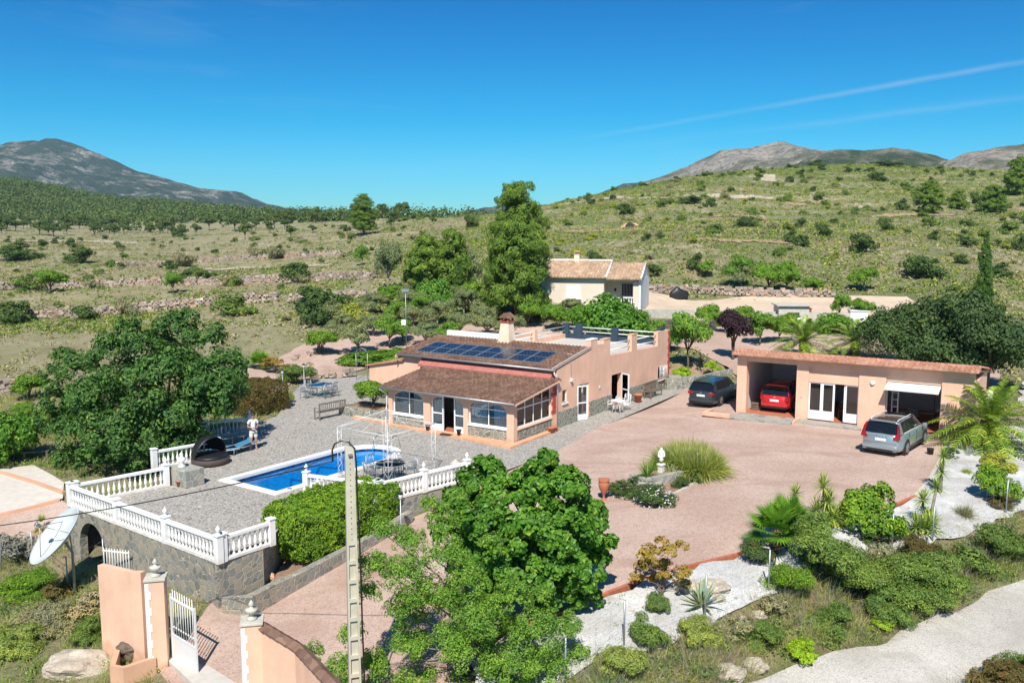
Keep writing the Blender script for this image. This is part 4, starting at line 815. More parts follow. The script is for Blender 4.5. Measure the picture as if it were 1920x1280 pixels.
tile_roof('roof_tiles', M['tile_terra'], gar, -.28, 12.42, .35, 3.66, D0+.3, 2.72, .24, .4, .07, .05)
for i in range(11):
    x = .5+i*1.15; gbox('rafter_end', M['cream'], x, x+.07, -.34, 0, 3.38, 3.46)
gbox('floor', M['terracotta'], .16, 12.0, .0, D0-.2, 0, .05)
# bay 2: white french doors
fg = lambda u, v, d: (u, .14+d, v)
framed(gar, 'window', fg, 3.97, 4.66, .12, 2.2, 1, (), .07, kick=.62); framed(gar, 'door_leaf', fg, 4.66, 5.36, .12, 2.2, 1, (), .10, kick=.62)
framed(gar, 'window', fg, 5.92, 6.63, .12, 2.2, 1, (), .07, kick=.62)
c, s = math.cos(R(100)), math.sin(R(100))
framed(gar, 'door_leaf', lambda u, v, d: (5.90+c*u-s*d, .2+s*u+c*d, v), 0, .56, .12, 2.15, 1, (), .08, kick=.62)
# bay 3: up-and-over door held half open
mb = MB(); mb.add([(8.05, -.75, 2.33), (10.65, -.75, 2.33), (10.65, .25, 2.60), (8.05, .25, 2.60), (8.05, -.75, 2.27), (10.65, -.75, 2.27), (10.65, .25, 2.54), (8.05, .25, 2.54)], [(0, 1, 2, 3), (7, 6, 5, 4), (0, 4, 5, 1), (1, 5, 6, 2), (2, 6, 7, 3), (3, 7, 4, 0)])
for i in range(1, 6): yy = -.75+i*.166; mb.box(8.06, 10.64, yy-.008, yy+.008, 2.335+i*.045, 2.342+i*.045)
mb.build('overhead_door', M['white'], gar)
for x in (8.0, 10.64): gbox('door_rail', M['metal_w'], x, x+.06, .22, .28, .05, 2.6)
gbox('sill', M['terracotta'], 8.0, 10.7, -.12, .3, .02, .09)
mb = MB(); mb.lathe([(0, 0), (.13, 0), (.14, .04), (.09, .1), (0, .12)], 14, M=Matrix.Translation((7.33, 0, 2.45)) @ Matrix.Rotation(R(90), 4, 'X')); mb.build('wall_lamp', M['metal_w'], gar)
gbox('name_plaque', M['concrete'], 3.55, 3.68, -.02, 0, 1.25, 1.4)
for x0, x1, y0, lab in ((.1, 3.5, -1.75, 'flagstone'), (3.55, 7.0, -.95, 'flagstone'), (9.9, 11.6, -.9, 'flagstone')):
    gbox('apron', M['flag'], x0, x1, y0, -.001, 0, .07)
mb = MB(); mb.box(-1.5, .1, -1.75, -1.5, 0, .22); mb.box(-1.5, -1.3, -1.5, -.4, 0, .2); tag(mb.build('garden_kerb', M['salmon']), 'low salmon kerb left of the garage apron', 'kerb'); bpy.data.objects['garden_kerb'].location = GO; bpy.data.objects['garden_kerb'].rotation_euler = (0, 0, R(-32.5))
for x in (3.5, 7.05): gbox('apron_edge', M['salmon'], x, x+.12, -1.3 if x < 5 else -1.0, 0, 0, .16)
# furniture inside the garage bays
def inside(name, label, cat, x, y, z=.08): return thing(name, label, cat, GO+Matrix.Rotation(R(-32.5), 3, 'Z') @ Vector((x, y, z)), R(-32.5))
t = inside('desk', 'dark desk inside the right bay of the garage', 'desk', 9.4, 1.9); mb = MB(); mb.box(-.8, .8, -.35, .35, .70, .74); mb.build('desk_top', M['wood'], t)
for a in (-.72, .72):
    for b_ in (-.3, .3): mb = MB(); mb.box(a-.03, a+.03, b_-.03, b_+.03, 0, .70); mb.build('leg', M['black'], t)
t = inside('office_chair', 'black swivel chair at the desk in the right garage bay', 'chair', 9.3, 1.1)
mb = MB(); mb.box(-.25, .25, -.25, .25, .45, .53); mb.build('seat', M['black'], t, .03); mb = MB(); mb.box(-.23, .23, -.3, -.24, .62, 1.1); mb.build('backrest', M['black'], t, .03)
mb = MB(); mb.tube([(0, 0, .08), (0, 0, .46)], .03, 8); [mb.tube([(0, 0, .08), (.3*math.cos(k*1.256), .3*math.sin(k*1.256), .04)], .02, 6) for k in range(5)]; mb.build('base', M['black'], t)
t = inside('floor_lamp', 'thin black arched lamp inside the right garage bay', 'lamp', 10.0, 3.2); mb = MB(); mb.lathe([(0, 0), (.14, 0), (.14, .02), (0, .03)], 14); mb.build('base', M['black'], t); mb = MB(); mb.tube([(0, 0, .02), (0, 0, 1.5), (-.1, 0, 1.72), (-.32, 0, 1.75)], .015, 6); mb.build('pole', M['black'], t); mb = MB(); mb.lathe([(.13, 0), (.05, .14), (.02, .15)], 12, (-.34, 0, 1.58)); mb.build('lamp_shade', M['black'], t)
t = inside('shelf_rack', 'white ladder shelf by the left jamb of the right garage bay', 'shelf', 8.35, .9)
mb = MB(); [mb.box(a-.02, a+.02, -.15, .15, 0, 1.9) for a in (-.15, .15)]; mb.build('upright', M['metal_w'], t); mb = MB(); [mb.box(-.13, .13, -.15, .15, .3+k*.38, .33+k*.38) for k in range(5)]; mb.build('shelf', M['metal_w'], t)
t = inside('wooden_chair', 'red brown wooden chair seen through the open french door of the garage', 'chair', 5.55, 1.4)
mb = MB(); mb.box(-.2, .2, -.2, .2, .44, .48); mb.build('seat', M['terracotta'], t); mb = MB(); [mb.box(-.2, .2, .17, .2, z, z+.07) for z in (.6, .75, .9)]; mb.build('backrest', M['terracotta'], t)
for a in (-.18, .18):
    for b_ in (-.18, .18): mb = MB(); mb.box(a-.02, a+.02, b_-.02, b_+.02, 0, .44 if b_ < 0 else .98); mb.build('leg', M['wood'], t)
t = inside('storage_box', 'small wooden crate at the inner left wall of the open garage bay', 'crate', .62, 1.3); mb = MB(); [mb.box(-.22, .22, -.16, .16, z, z+.1) for z in (0, .14, .28)]; [mb.box(a-.015, a+.015, -.15, .15, 0, .4) for a in (-.2, .2)]; mb.build('crate', M['wood'], t)
# ================================================================ NEIGHBOUR'S HOUSE
NB = G(1004, 581, 3.1); nb = thing('bungalow', 'cream bungalow with pale tiled roof and balustraded porch beyond the orchard', 'house', NB, R(-14))
def nbox(name, mtl, *a, bevel=0): mb = MB(); mb.box(*a); return mb.build(name, mtl, nb, bevel)
M['cream_w'] = plaster('pale_cream_render', (.70, .60, .48), .06)
nbox('wall', M['cream_w'], -1.2, 6.35, 0, 7.5, -.9, 3.1)
nbox('wall', M['cream_w'], 6.35, 9.5, 2.2, 7.5, -.9, 3.05)
nbox('porch_floor', M['slab'], 6.35, 9.5, -.05, 2.2, -.9, .55)
nbox('column', M['cream_w'], 9.0, 9.48, -.02, .5, .55, 3.0); nbox('lintel', M['cream_w'], 6.35, 9.5, -.02, .35, 2.75, 3.05)
nbox('side_wall', M['white_wall'], 9.5, 9.7, -.1, 7.6, -.9, 2.95)
tile_roof('roof', M['tile_pale'], nb, -1.6, 6.6, -.45, 3.12, 3.7, 4.45, .28, .42, .07)
tile_roof('roof', M['tile_pale'], nb, -1.6, 6.6, 7.9, 3.12, 3.7, 4.45, .28, .42, .07)
tile_roof('porch_roof', M['tile_pale'], nb, 6.62, 9.8, -.55, 3.02, 3.7, 4.30, .28, .42, .07)
tile_roof('porch_roof', M['tile_pale'], nb, 6.62, 9.8, 7.9, 3.02, 3.7, 4.30, .28, .42, .07)
mb = MB(); mb.prism([(-.1, 2.95), (7.6, 2.95), (3.7, 4.24)], 9.5, 9.68, lambda u, v, d: (d, u, v)); mb.prism([(.0, 3.1), (7.5, 3.1), (3.7, 4.3)], -1.2, -1.0, lambda u, v, d: (d, u, v)); mb.build('gable', M['white_wall'], nb)
mb = MB(); mb.tube([(-1.6, 3.7, 4.50), (6.6, 3.7, 4.50)], .09, 8); mb.tube([(6.6, -.5, 3.17), (6.6, 3.7, 4.5)], .09, 8); mb.tube([(9.75, -.55, 3.1), (9.75, 3.7, 4.35)], .08, 8); mb.build('ridge', M['white_pl'], nb)
ch = nbox('chimney', M['cream'], 3.0, 3.5, 3.3, 3.8, 4.1, 5.1); mb = MB(); mb.box(2.93, 3.57, 3.23, 3.87, 5.1, 5.15); mb.box(3.1, 3.4, 3.4, 3.7, 5.15, 5.27); mb.prism([(2.93, 5.27), (3.57, 5.27), (3.25, 5.45)], 3.23, 3.87, lambda u, v, d: (u, d, v)); mb.build('chimney_cap', M['tile_pale'], ch)
w1 = nbox('window', M['white'], 2.9, 4.2, -.05, 0, 1.15, 2.3)
mb = MB(); [mb.box(2.95+i*.11, 2.965+i*.11, -.09, -.07, 1.1, 2.35) for i in range(12)]; mb.build('grille', M['metal_w'], w1); nbox('window_sill', M['white'], 2.8, 4.3, -.12, 0, 1.05, 1.13)
w2 = nbox('window', M['dark'], 7.7, 8.7, 2.15, 2.2, 1.3, 2.4); mb = MB(); [mb.box(7.7+i*.14, 7.72+i*.14, 2.1, 2.12, 1.3, 2.4) for i in range(8)]; mb.build('grille', M['metal_w'], w2)
nbox('picture', M['dark'], 7.0, 7.2, 2.16, 2.2, 1.7, 2.0)
bal = [(.09, 0), (.05, .06), (.05, .12), (.085, .25), (.05, .42), (.035, .52), (.06, .58), (.06, .64)]
mb = MB(); mb.box(6.4, 9.0, 0, .18, 1.25, 1.35); mb.box(6.4, 9.0, 0, .18, .55, .62); mb.build('handrail', M['white_pl'], nb)
b0 = MB(); b0.lathe(bal, 8); base_b = b0.build('baluster', M['white_pl'], nb); base_b.location = (6.55, .09, .62)
for i in range(1, 11): c_ = base_b.copy(); COL.objects.link(c_); c_.parent = nb; c_.location = (6.55+i*.23, .09, .62)
nbox('plinth', M['concrete'], -1.22, 6.3, -.06, 0, -.9, .12)
# ================================================================ BALUSTRADES
BP = [(.055, 0), (.055, .05), (.032, .07), (.030, .10), (.062, .17), (.066, .23), (.05, .31), (.03, .42), (.024, .47), (.045, .50), (.028, .54), (.055, .58), (.055, .62)]
_b = MB(); _b.lathe(BP, 10); _b0 = _b.build('baluster', M['white_pl']); BMESH = _b0.data; bpy.data.objects.remove(_b0)
def finial(parent, x, y, z, s=1.0):
    mb = MB(); mb.lathe([(.075, 0), (.075, .03), (.03, .05), (.05, .09), (.085, .15), (.07, .21), (.03, .25), (.012, .30), (0, .31)], 12, (x, y, z)); return mb.build('finial', M['white_pl'], parent)
def balustrade(label, P, Q, z, posts=(0, 1), step=.2, fin=(), finh=1, group=None, z2=None, zq=None, ends=(1, 1), hh=.80):
    P = Vector((P.x, P.y, 0)); Q = Vector((Q.x, Q.y, 0)); L = (Q-P).length; rz = math.atan2(Q.y-P.y, Q.x-P.x); zq = z if zq is None else zq; sl = (zq-z)/L
    t = thing('balustrade', label, 'balustrade', (P.x, P.y, z), rz, group)
    pw = .115; xs_ = [p*L for p in posts]
    for i, x in enumerate(xs_):
        mb = MB(); mb.box(x-pw, x+pw, -pw, pw, -.02+sl*x, hh+.1+sl*x); mb.box(x-pw-.025, x+pw+.025, -pw-.025, pw+.025, hh+.1+sl*x, hh+.15+sl*x); mb.build('post', M['white_pl'], t, .006)
        if i in fin: finial(t, x, 0, hh+.15+sl*x)
    for i in range(len(xs_)-1):
        a, b_ = xs_[i]+pw, xs_[i+1]-pw
        mb = MB(); mb.beam((a, 0, hh-.03+sl*a), (b_, 0, hh-.03+sl*b_), .17, .11); mb.build('top_rail', M['white_pl'], t, .012)
        mb = MB(); mb.beam((a, 0, .05+sl*a), (b_, 0, .05+sl*b_), .19, .11); mb.build('bottom_rail', M['white_pl'], t, .01)
        k = max(2, int((b_-a)/step))
        for j in range(k):
            x = a+(b_-a)*(j+.5)/k; o = link('baluster', BMESH, t); o.location = (x, 0, .10+sl*x); o.scale = (1, 1, (hh-.18)/.62)
    return t
tB = [0]+[along(TL, TC, px, 960)[0]/L_B for px in (213, 303)]+[1.0]
nBo = Vector((dd_.y, -dd_.x, 0)); sh = lambda P, k=-.12: P+nBo*k
balustrade('long white balustrade along the front edge of the pool terrace above the arch', sh(TL), sh(TC), .03, tB, fin=(2, 3))
balustrade('short white balustrade running back from the front terrace corner to the hedge', TC+Vector((.15, .25, 0)), TCE+Vector((-.1, .1, 0))+(TCE-TC).normalized()*.4, .03, (0, 1) if False else (0.0, 1.0), ends=(0, 1))
balustrade('white balustrade at the left end of the pool terrace', TL+Vector((.2, .2, 0)), TA, .03, (0, 1), fin=(1,))
balustrade('short white balustrade between the pool and the clipped hedge', TD+Vector((.05, .1, 0)), TE+Vector((-.1, .15, 0)), .03, (0, 1), fin=(0,))
balustrade('white balustrade right of the pool ending by the gravel court', TE+Vector((-.05, .12, 0)), TEE+Vector((-.05, 0, 0)), .03, (0, .49, 1), fin=(1, 2))
S1, S2 = G(352, 886), G(415, 868); balustrade('white balustrade in the shade of the big tree, left of the wicker daybed', G(290, 880), G(408, 858), .03, (0, 1))
balustrade('white balustrade under the tree ending next to the standing person', G(385, 822), G(468, 812), .03, (0, 1), fin=(1,))
# ---- kerb between the gravel court and the white bed
def strip(name, label, cat, pts, wd, ht, mtl, sink=.15, close=False, parent=None):
    mb = MB(); V3 = [Vector(p) for p in pts]; P2 = []
    for i in range(len(V3)-1):
        k = max(1, int((V3[i+1]-V3[i]).length/.8)); P2 += [V3[i].lerp(V3[i+1], j/k) for j in range(k)]
    P2.append(V3[-1]); n_ = len(P2); vs = []
    for i, p in enumerate(P2):
        d = (P2[min(i+1, n_-1)]-P2[max(0, i-1)]); d.z = 0; d.normalize(); s_ = Vector((-d.y, d.x, 0))*wd/2
        vs += [p-s_+Vector((0, 0, -sink)), p+s_+Vector((0, 0, -sink)), p+s_+Vector((0, 0, ht)), p-s_+Vector((0, 0, ht))]
    fs = []
    for i in range(n_-1): a = 4*i; b_ = a+4; fs += [(a, a+1, b_+1, b_), (a+1, a+2, b_+2, b_+1), (a+2, a+3, b_+3, b_+2), (a+3, a, b_, b_+3)]
    fs += [(0, 3, 2, 1), (4*n_-4, 4*n_-3, 4*n_-2, 4*n_-1)]; mb.add(vs, fs); o = mb.build(name, mtl, parent)
    return tag(o, label, cat) if parent is None else o
def TT(pts, up=0): return [T(px, py)+Vector((0, 0, up)) for px, py in pts]
strip('kerb', 'long terracotta kerb between the pink gravel court and the white gravel bed', 'kerb', TT([(940, 1185), (1070, 1144), (1140, 1114), (1215, 1084), (1290, 1064), (1400, 1037), (1560, 988), (1680, 948), (1716, 932)]), .13, .09, M['terracotta'])
strip('kerb', 'pale kerb along the right end of the gravel court beside the white bed', 'kerb', TT([(1718, 930), (1745, 898), (1760, 870), (1778, 826)]), .15, .08, M['slab'])
strip('kerb', 'salmon kerb round the sunken pink yard left of the terrace', 'kerb', TT([(-60, 985), (0, 968), (60, 954), (112, 940)]), .2, .14, M['salmon'])
strip('kerb', 'salmon kerb beside the pale path left of the big tree', 'kerb', TT([(-30, 880), (20, 893), (70, 908), (120, 926)]), .2, .12, M['salmon'])
# ---- planter with the clipped hedge
def curved_wall(name, label, pts, h_, th, mtl, cat='wall', sink=.4): return strip(name, label, cat, pts, th, h_, mtl, sink)
hw = [TC+Vector((.15, -.05, -1.75)), G(470, 1150, -1.75), G(510, 1128, -1.7), G(560, 1105, -1.65), G(640, 1062, -1.5), G(700, 1030, -1.35), G(770, 985, -1.0)]
curved_wall('planter_wall', 'low curved stone wall holding the bed of the clipped hedge', hw, .62, .3, M['clad'])
mb = MB(); hp = [p.copy() for p in hw]+[TE+Vector((.0, -.1, -1)), TD+Vector((.1, -.2, -1)), TCE+Vector((.1, -.1, -1)), TC+Vector((.1, 0, -1.3))]; mb.add([(p.x, p.y, -1.28) for p in hp], [tuple(range(len(hp)))]); so_ = mb.build('planter_soil', M['soil'], kind='structure')
# ================================================================ PLANT BUILDERS
def unit(v): return v/np.maximum(np.linalg.norm(v, axis=-1, keepdims=True), 1e-9)
def leaf_geo(C, Nn, L, W, g):
    """rhombic leaves at C with normals Nn"""
    n = len(C); r = g.normal(size=(n, 3)); t = unit(np.cross(Nn, r)); s = np.cross(Nn, t)
    L = np.asarray(L).reshape(-1, 1) if np.ndim(L) else np.full((n, 1), L); W = np.asarray(W).reshape(-1, 1) if np.ndim(W) else np.full((n, 1), W)
    fold = Nn*W*.25
    V = np.stack([C-t*L/2, C-s*W/2+fold, C+t*L/2, C+s*W/2+fold], 1).reshape(-1, 3)
    return V, np.arange(4*n).reshape(n, 4)
def crown_pts(lobes, n, g, sub=11, subr=.38, squash=.85, inner=.12):
    """clumped leaf positions over lobes: rows (x, y, z, r)"""
    lobes = np.asarray(lobes, float); w_ = lobes[:, 3]**2; w_ = w_/w_.sum(); Cs = []; Ns = []
    for (x, y, z, r), ww in zip(lobes, w_):
        k = max(8, int(n*ww)); d = unit(g.normal(size=(sub, 3))); d[:, 2] = np.where(d[:, 2] < -.35, -d[:, 2]*.5, d[:, 2]); sc = d*r*(.62+.30*g.random((sub, 1))); sr = r*subr*(.7+.6*g.random(sub))
        i = g.integers(0, sub, k); e = unit(g.normal(size=(k, 3))); e = unit(e+unit(sc[i])*.55); rad = sr[i][:, None]*(.55+.5*g.random((k, 1))**.6)
        p = sc[i]+e*rad; m_ = g.random(k) < inner; p[m_] *= g.random((m_.sum(), 1))*.9
        p[:, 2] *= squash; Cs.append(p+np.array([x, y, z])); Ns.append(unit(e*.7+unit(p)*.5+g.normal(size=(k, 3))*.30+np.array([0, 0, .25])))
    return np.concatenate(Cs), np.concatenate(Ns)
def strips(P0, D, L, W, droop, seg=4, g=rng, bend=None, tip=.15, side=None):
    """tapering blades: start P0, direction D, falling away by droop"""
    n = len(P0); L = np.broadcast_to(np.asarray(L, float), (n,)); W = np.broadcast_to(np.asarray(W, float), (n,)); droop = np.broadcast_to(np.asarray(droop, float), (n,))
    if side is None:
        side = unit(np.cross(D, np.array([0, 0, 1.0])[None]+g.normal(size=(n, 3))*.25))
    V = []
    for k in range(seg+1):
        t = k/seg; p = P0+D*(L*t)[:, None]; p = p+np.array([0, 0, -1.0])[None]*(droop*L*t*t)[:, None]
        w_ = (W*(1-t)**.7 if tip < .3 else W)*(.7+.6*min(t*3, 1)) if k < seg else W*tip*.4
        V += [p-side*(w_/2)[:, None], p+side*(w_/2)[:, None]]
    V = np.stack(V, 1); m_ = 2*(seg+1); base = (np.arange(n)*m_)[:, None]
    F = np.concatenate([base+np.array([[2*k, 2*k+1, 2*k+3, 2*k+2]]) for k in range(seg)], 0); return V.reshape(-1, 3), F
def merge(parts):
    V = []; F = []; o = 0
    for v, f in parts: V.append(v); F.append(f+o); o += len(v)
    return np.concatenate(V), np.concatenate(F)
def ang_dirs(az, el): return np.stack([np.cos(el)*np.cos(az), np.cos(el)*np.sin(az), np.sin(el)], -1)
def lobes_for(shape, W, Ht, base, g, n):
    """lobe rows (x, y, z, r) filling a crown W wide between base and Ht"""
    out = []; h = Ht-base
    for i in range(n):
        a = i*2.399963+g.random()*.5; f = (i+.5)/n
        if shape == 'round':
            el = math.asin(min(1, max(-.45, -.35+1.35*((i*.618) % 1)))); rr = .27*W; out.append((math.cos(a)*math.cos(el)*rr, math.sin(a)*math.cos(el)*rr, base+h*.47+math.sin(el)*h*.30, W*.21*(.8+.5*g.random())))
        elif shape == 'dome':
            q = (i*.618) % 1; rr = W*.30*math.sqrt(1-q*q*.92)*(.7+.35*g.random()); out.append((math.cos(a)*rr, math.sin(a)*rr, base+h*(.12+.56*q), min(W*.24, h*.48)*(.75+.5*g.random())))
        elif shape == 'cone':
            q = f; rr = W*.33*(1-q)**.85*(.7+.5*g.random()); out.append((math.cos(a)*rr, math.sin(a)*rr, base+h*(.06+.86*q), W*(.22*(1-q)+.07)*(.8+.4*g.random())))
        elif shape == 'pine':
            q = f; env = (1-q)**.33*(.62+.38*math.sin(min(1, q*2.2+.25)*math.pi/2)); rr = W*.34*env*(.55+.5*g.random()); out.append((math.cos(a)*rr, math.sin(a)*rr, base+h*(.05+.87*q+.03*g.normal()), W*(.15*env+.06)*(.75+.55*g.random())))
        elif shape == 'bigpine':
            q = f; env = (1-q**2.6)**.55*(.72+.28*math.sin(min(1, q*2+.2)*math.pi/2)); rr = W*.35*env*(.5+.55*g.random()); out.append((math.cos(a)*rr, math.sin(a)*rr, base+h*(.05+.85*q+.03*g.normal()), W*(.135*env+.06)*(.75+.55*g.random())))
        elif shape == 'column':
            q = f; out.append((g.normal()*.04*W, g.normal()*.04*W, base+h*(.04+.90*q), W*.34*(1-q**1.8)**.7+W*.03))
        elif shape == 'loose':
            q = g.random(); rr = W*.40*g.random()**.5; out.append((math.cos(a)*rr, math.sin(a)*rr, base+h*(.12+.74*q*(1-.35*(rr/W/.4)**2)), W*.12*(.7+.7*g.random())))
    return out
def limb_mesh(lobes, Ht, r0, g, base, lean=0, mtl=None, bare=.55, name='trunk', nmax=9, multi=1):
    mb = MB(); L = sorted(lobes, key=lambda q: -q[3])[:nmax]; z0 = base+(Ht-base)*.12
    for m_ in range(multi):
        a = m_*2*math.pi/multi; ox, oy = (0.05*math.cos(a)*Ht*.2, .05*math.sin(a)*Ht*.2) if multi > 1 else (0, 0)
        top = (lean*Ht*.1+ox*3, oy*3, z0); mb.tube([(ox, oy, -.3), (ox+r0*.2*math.sin(a+1), oy, z0*.5), top], [r0*1.35, r0, r0*.72], 8)
        for x, y, z, r in L[m_::multi]:
            mid = ((x*.45+top[0]*.55)+g.normal()*.05*Ht, (y*.45+top[1]*.55)+g.normal()*.05*Ht, z0+(z-z0)*.62)
            mb.tube([top, mid, (x, y, z)], [r0*.55, r0*.34, r0*.12], 6)
    return mb
VAR = {}
def plant_protos(kind, v, W, Ht, base, leaf, nleaf, fmat, shape='round', nl=12, bark='bark', r0=.1, wl=.5, sub=11, subr=.38, squash=.85, inner=.12, multi=1):
    """meshes for one variant of a kind of tree, cached"""
    key = (kind, v)
    if key in VAR: return VAR[key]
    g = np.random.default_rng(hash_(kind)*7+v); lb = lobes_for(shape, W, Ht, base, g, nl)
    C, Nn = crown_pts(lb, nleaf, g, sub, subr, squash, inner); L = leaf*(.7+.6*g.random(len(C)))
    V, F = leaf_geo(C, Nn, L, L*wl, g); me = np_mesh('crown', V, F, F_[fmat]); tm = None
    if r0:
        b_ = limb_mesh(lb, Ht, r0, g, base, g.normal()*.4, multi=multi); o = b_.build('trunk', M[bark]); tm = o.data; bpy.data.objects.remove(o)
    VAR[key] = (me, tm, W, Ht); return VAR[key]
def hash_(s): 
    h = 7
    for ch in s: h = (h*31+ord(ch)) % 99991
    return h
KIND = dict(
 olive=dict(W=4.0, Ht=3.4, base=.5, leaf=.18, nleaf=8500, fmat='olive', shape='round', nl=14, bark='bark_g', r0=.12, wl=.45),
 citrus=dict(W=3.6, Ht=3.2, base=.35, leaf=.19, nleaf=8000, fmat='citrus', shape='round', nl=13, r0=.08, wl=.55),
 fruit=dict(W=3.8, Ht=3.4, base=.6, leaf=.18, nleaf=7500, fmat='pome', shape='round', nl=15, r0=.09, wl=.5),
 purple=dict(W=3.6, Ht=3.6, base=.9, leaf=.18, nleaf=8000, fmat='purple', shape='round', nl=14, r0=.10, wl=.55, multi=3),
 figsmall=dict(W=6, Ht=3.3, base=.1, leaf=.26, nleaf=9500, fmat='fig', shape='dome', nl=22, r0=.12, wl=.8),
 carobs=dict(W=3.2, Ht=2.6, base=.05, leaf=.20, nleaf=3200, fmat='dark', shape='dome', nl=12, r0=.07, wl=.6),
 pine=dict(W=7.6, Ht=11, base=.8, leaf=.34, nleaf=46000, fmat='pine', shape='pine', nl=66, r0=.22, wl=.22, squash=.55, sub=12, subr=.42, inner=.05),
 tallpine=dict(W=7.0, Ht=11, base=.5, leaf=.32, nleaf=60000, fmat='pine', shape='bigpine', nl=80, r0=.24, wl=.22, squash=.7, sub=14, subr=.36, inner=.04),
 bigdark=dict(W=6, Ht=5.5, base=.1, leaf=.20, nleaf=20000, fmat='dark', shape='dome', nl=30, r0=.2, wl=.6, sub=16, subr=.33),
 bushpine=dict(W=5.5, Ht=5.5, base=.2, leaf=.36, nleaf=15000, fmat='pine', shape='pine', nl=26, r0=.16, wl=.24, squash=.75, sub=12),
 farpine=dict(W=5, Ht=5.5, base=.8, leaf=.5, nleaf=1500, fmat='darkpine', shape='round', nl=9, r0=.14, wl=.5),
 cypress=dict(W=1.7, Ht=8, base=.05, leaf=.16, nleaf=16000, fmat='cypress', shape='column', nl=22, r0=.10, wl=.35, squash=1.6, inner=.05),
 shrub=dict(W=2.2, Ht=1.4, base=0, leaf=.16, nleaf=2400, fmat='shrub_g', shape='dome', nl=8, r0=.04, wl=.5),
 dshrub=dict(W=2.6, Ht=1.9, base=0, leaf=.17, nleaf=3000, fmat='shrub_d', shape='dome', nl=9, r0=.05, wl=.55),
 greyshrub=dict(W=2.0, Ht=1.2, base=0, leaf=.15, nleaf=2200, fmat='shrub_gr', shape='dome', nl=8, r0=.04, wl=.4),
 yshrub=dict(W=1.8, Ht=1.3, base=0, leaf=.14, nleaf=2400, fmat='shrub_y', shape='dome', nl=8, r0=.04, wl=.4),
 bushleaf=dict(W=2.2, Ht=1.6, base=0, leaf=.11, nleaf=9000, fmat='hedge', shape='dome', nl=12, r0=.04, wl=.6),
 darkbush=dict(W=2.2, Ht=1.6, base=0, leaf=.10, nleaf=6500, fmat='shrub_d', shape='dome', nl=12, r0=.04, wl=.5),
 tamarisk=dict(W=2.6, Ht=2.4, base=0, leaf=.10, nleaf=20000, fmat='feather', shape='dome', nl=22, r0=.05, wl=.28),
 broom=dict(W=2.0, Ht=1.3, base=0, leaf=.14, nleaf=9000, fmat='feather', shape='dome', nl=14, r0=.03, wl=.2),
 rusty=dict(W=1.8, Ht=2.2, base=0.1, leaf=.09, nleaf=3600, fmat='orange', shape='loose', nl=18, r0=.03, wl=.5, multi=3),
)
CNT = {}
def plant(kind, label, cat, p, W=None, Ht=None, rz=None, v=None, name=None, group=None, nv=3, fmat=None):
    """one tree or shrub: trunk and crown under a root"""
    CNT[kind] = CNT.get(kind, -1)+1; v = CNT[kind] % nv if v is None else v
    k = dict(KIND[kind]);
    if fmat: k['fmat'] = fmat
    me, tm, w0, h0 = plant_protos(kind+(fmat or ''), v, **k); W = W or w0; Ht = Ht or h0
    names = dict(olive='olive_tree', citrus='citrus_tree', fruit='fruit_tree', purple='plum_tree', figsmall='fig_tree', carobs='carob_bush', pine='pine_tree', tallpine='pine_tree', bushpine='pine_tree', farpine='pine_tree', cypress='cypress_tree')
    alt = dict(dshrub='evergreen_bush', greyshrub='grey_shrub', yshrub='broom_bush', bushleaf='leafy_bush', darkbush='leafy_bush', tamarisk='feathery_bush', broom='feathery_bush', rusty='rose_bush')
    t = thing(name or names.get(kind) or alt.get(kind, 'shrub'), label, cat, (p[0], p[1], p[2]-.03), rz if rz is not None else random.uniform(0, 6.28), group); t.scale = (W/w0, W/w0, Ht/h0)
    link('crown' if kind in names else 'foliage', me, t)
    if tm: link('trunk' if kind in names else 'stem', tm, t)
    return t
def ppx(kind, label, cat, px, py, wpx, hpx, **k):
    """place by base pixel; width and height given in photograph pixels at that distance"""
    p = T(px, py); s = p.y/CF*1.03; return plant(kind, label, cat, p, wpx*s, hpx*s, **k)
# ---- rosettes and palms
def rosette(n, L, W, el0, el1, droop, fm, g, seg=4, z=0, jit=.15, r=.03):
    az = np.arange(n)*2.39996+g.random(n)*.4; el = np.linspace(el1, el0, n)+g.normal(size=n)*jit*.5; D = ang_dirs(az, el)
    P0 = np.stack([np.cos(az)*r, np.sin(az)*r, np.full(n, z)+(el-el0)*.06], 1); side = np.stack([-np.sin(az), np.cos(az), 0*az], 1)
    return strips(P0, D, L*(.8+.35*g.random(n)), W, droop*(1.15-el/1.6), seg, g, side=side)
def palm_mesh(n, FL, g, el0=-.15, el1=1.35, lw=.085, droop=.55, st=24, ll=.50):
    parts = []
    for i in range(n):
        az = i*2.39996+g.random()*.3; el = el1+(el0-el1)*((i+.5)/n)**.8+g.normal()*.06; L = FL*(.85+.25*g.random()); dr = droop*(1.1-.3*el)
        t = np.linspace(.08, 1, st); D = ang_dirs(np.array(az), np.array(el)); P = D[None]*(L*t)[:, None]; P[:, 2] -= dr*L*t**2*.8; tan = np.gradient(P, axis=0); tan = unit(tan)
        sdv = np.array([-math.sin(az), math.cos(az), 0]); up = unit(np.cross(np.broadcast_to(sdv, tan.shape), tan)); up = np.where(up[:, 2:3] < 0, -up, up)
        for sgn in (-1, 1):
            d = unit(tan*.55+sdv*sgn*.85+up*.28+g.normal(size=tan.shape)*.07); l = ll*np.sin(np.clip(t*1.02, .12, 1)*math.pi*.86+.18)*(.9+.2*g.random(st))
            parts.append(strips(P, d, l, lw, .35, 2, g, side=unit(np.cross(d, up))))
        w_ = .05; parts.append(strips(P[:1]*0, D[None], np.array([L]), np.array([w_]), np.array([dr*.8]), 8, g, side=sdv[None]))
    return merge(parts)
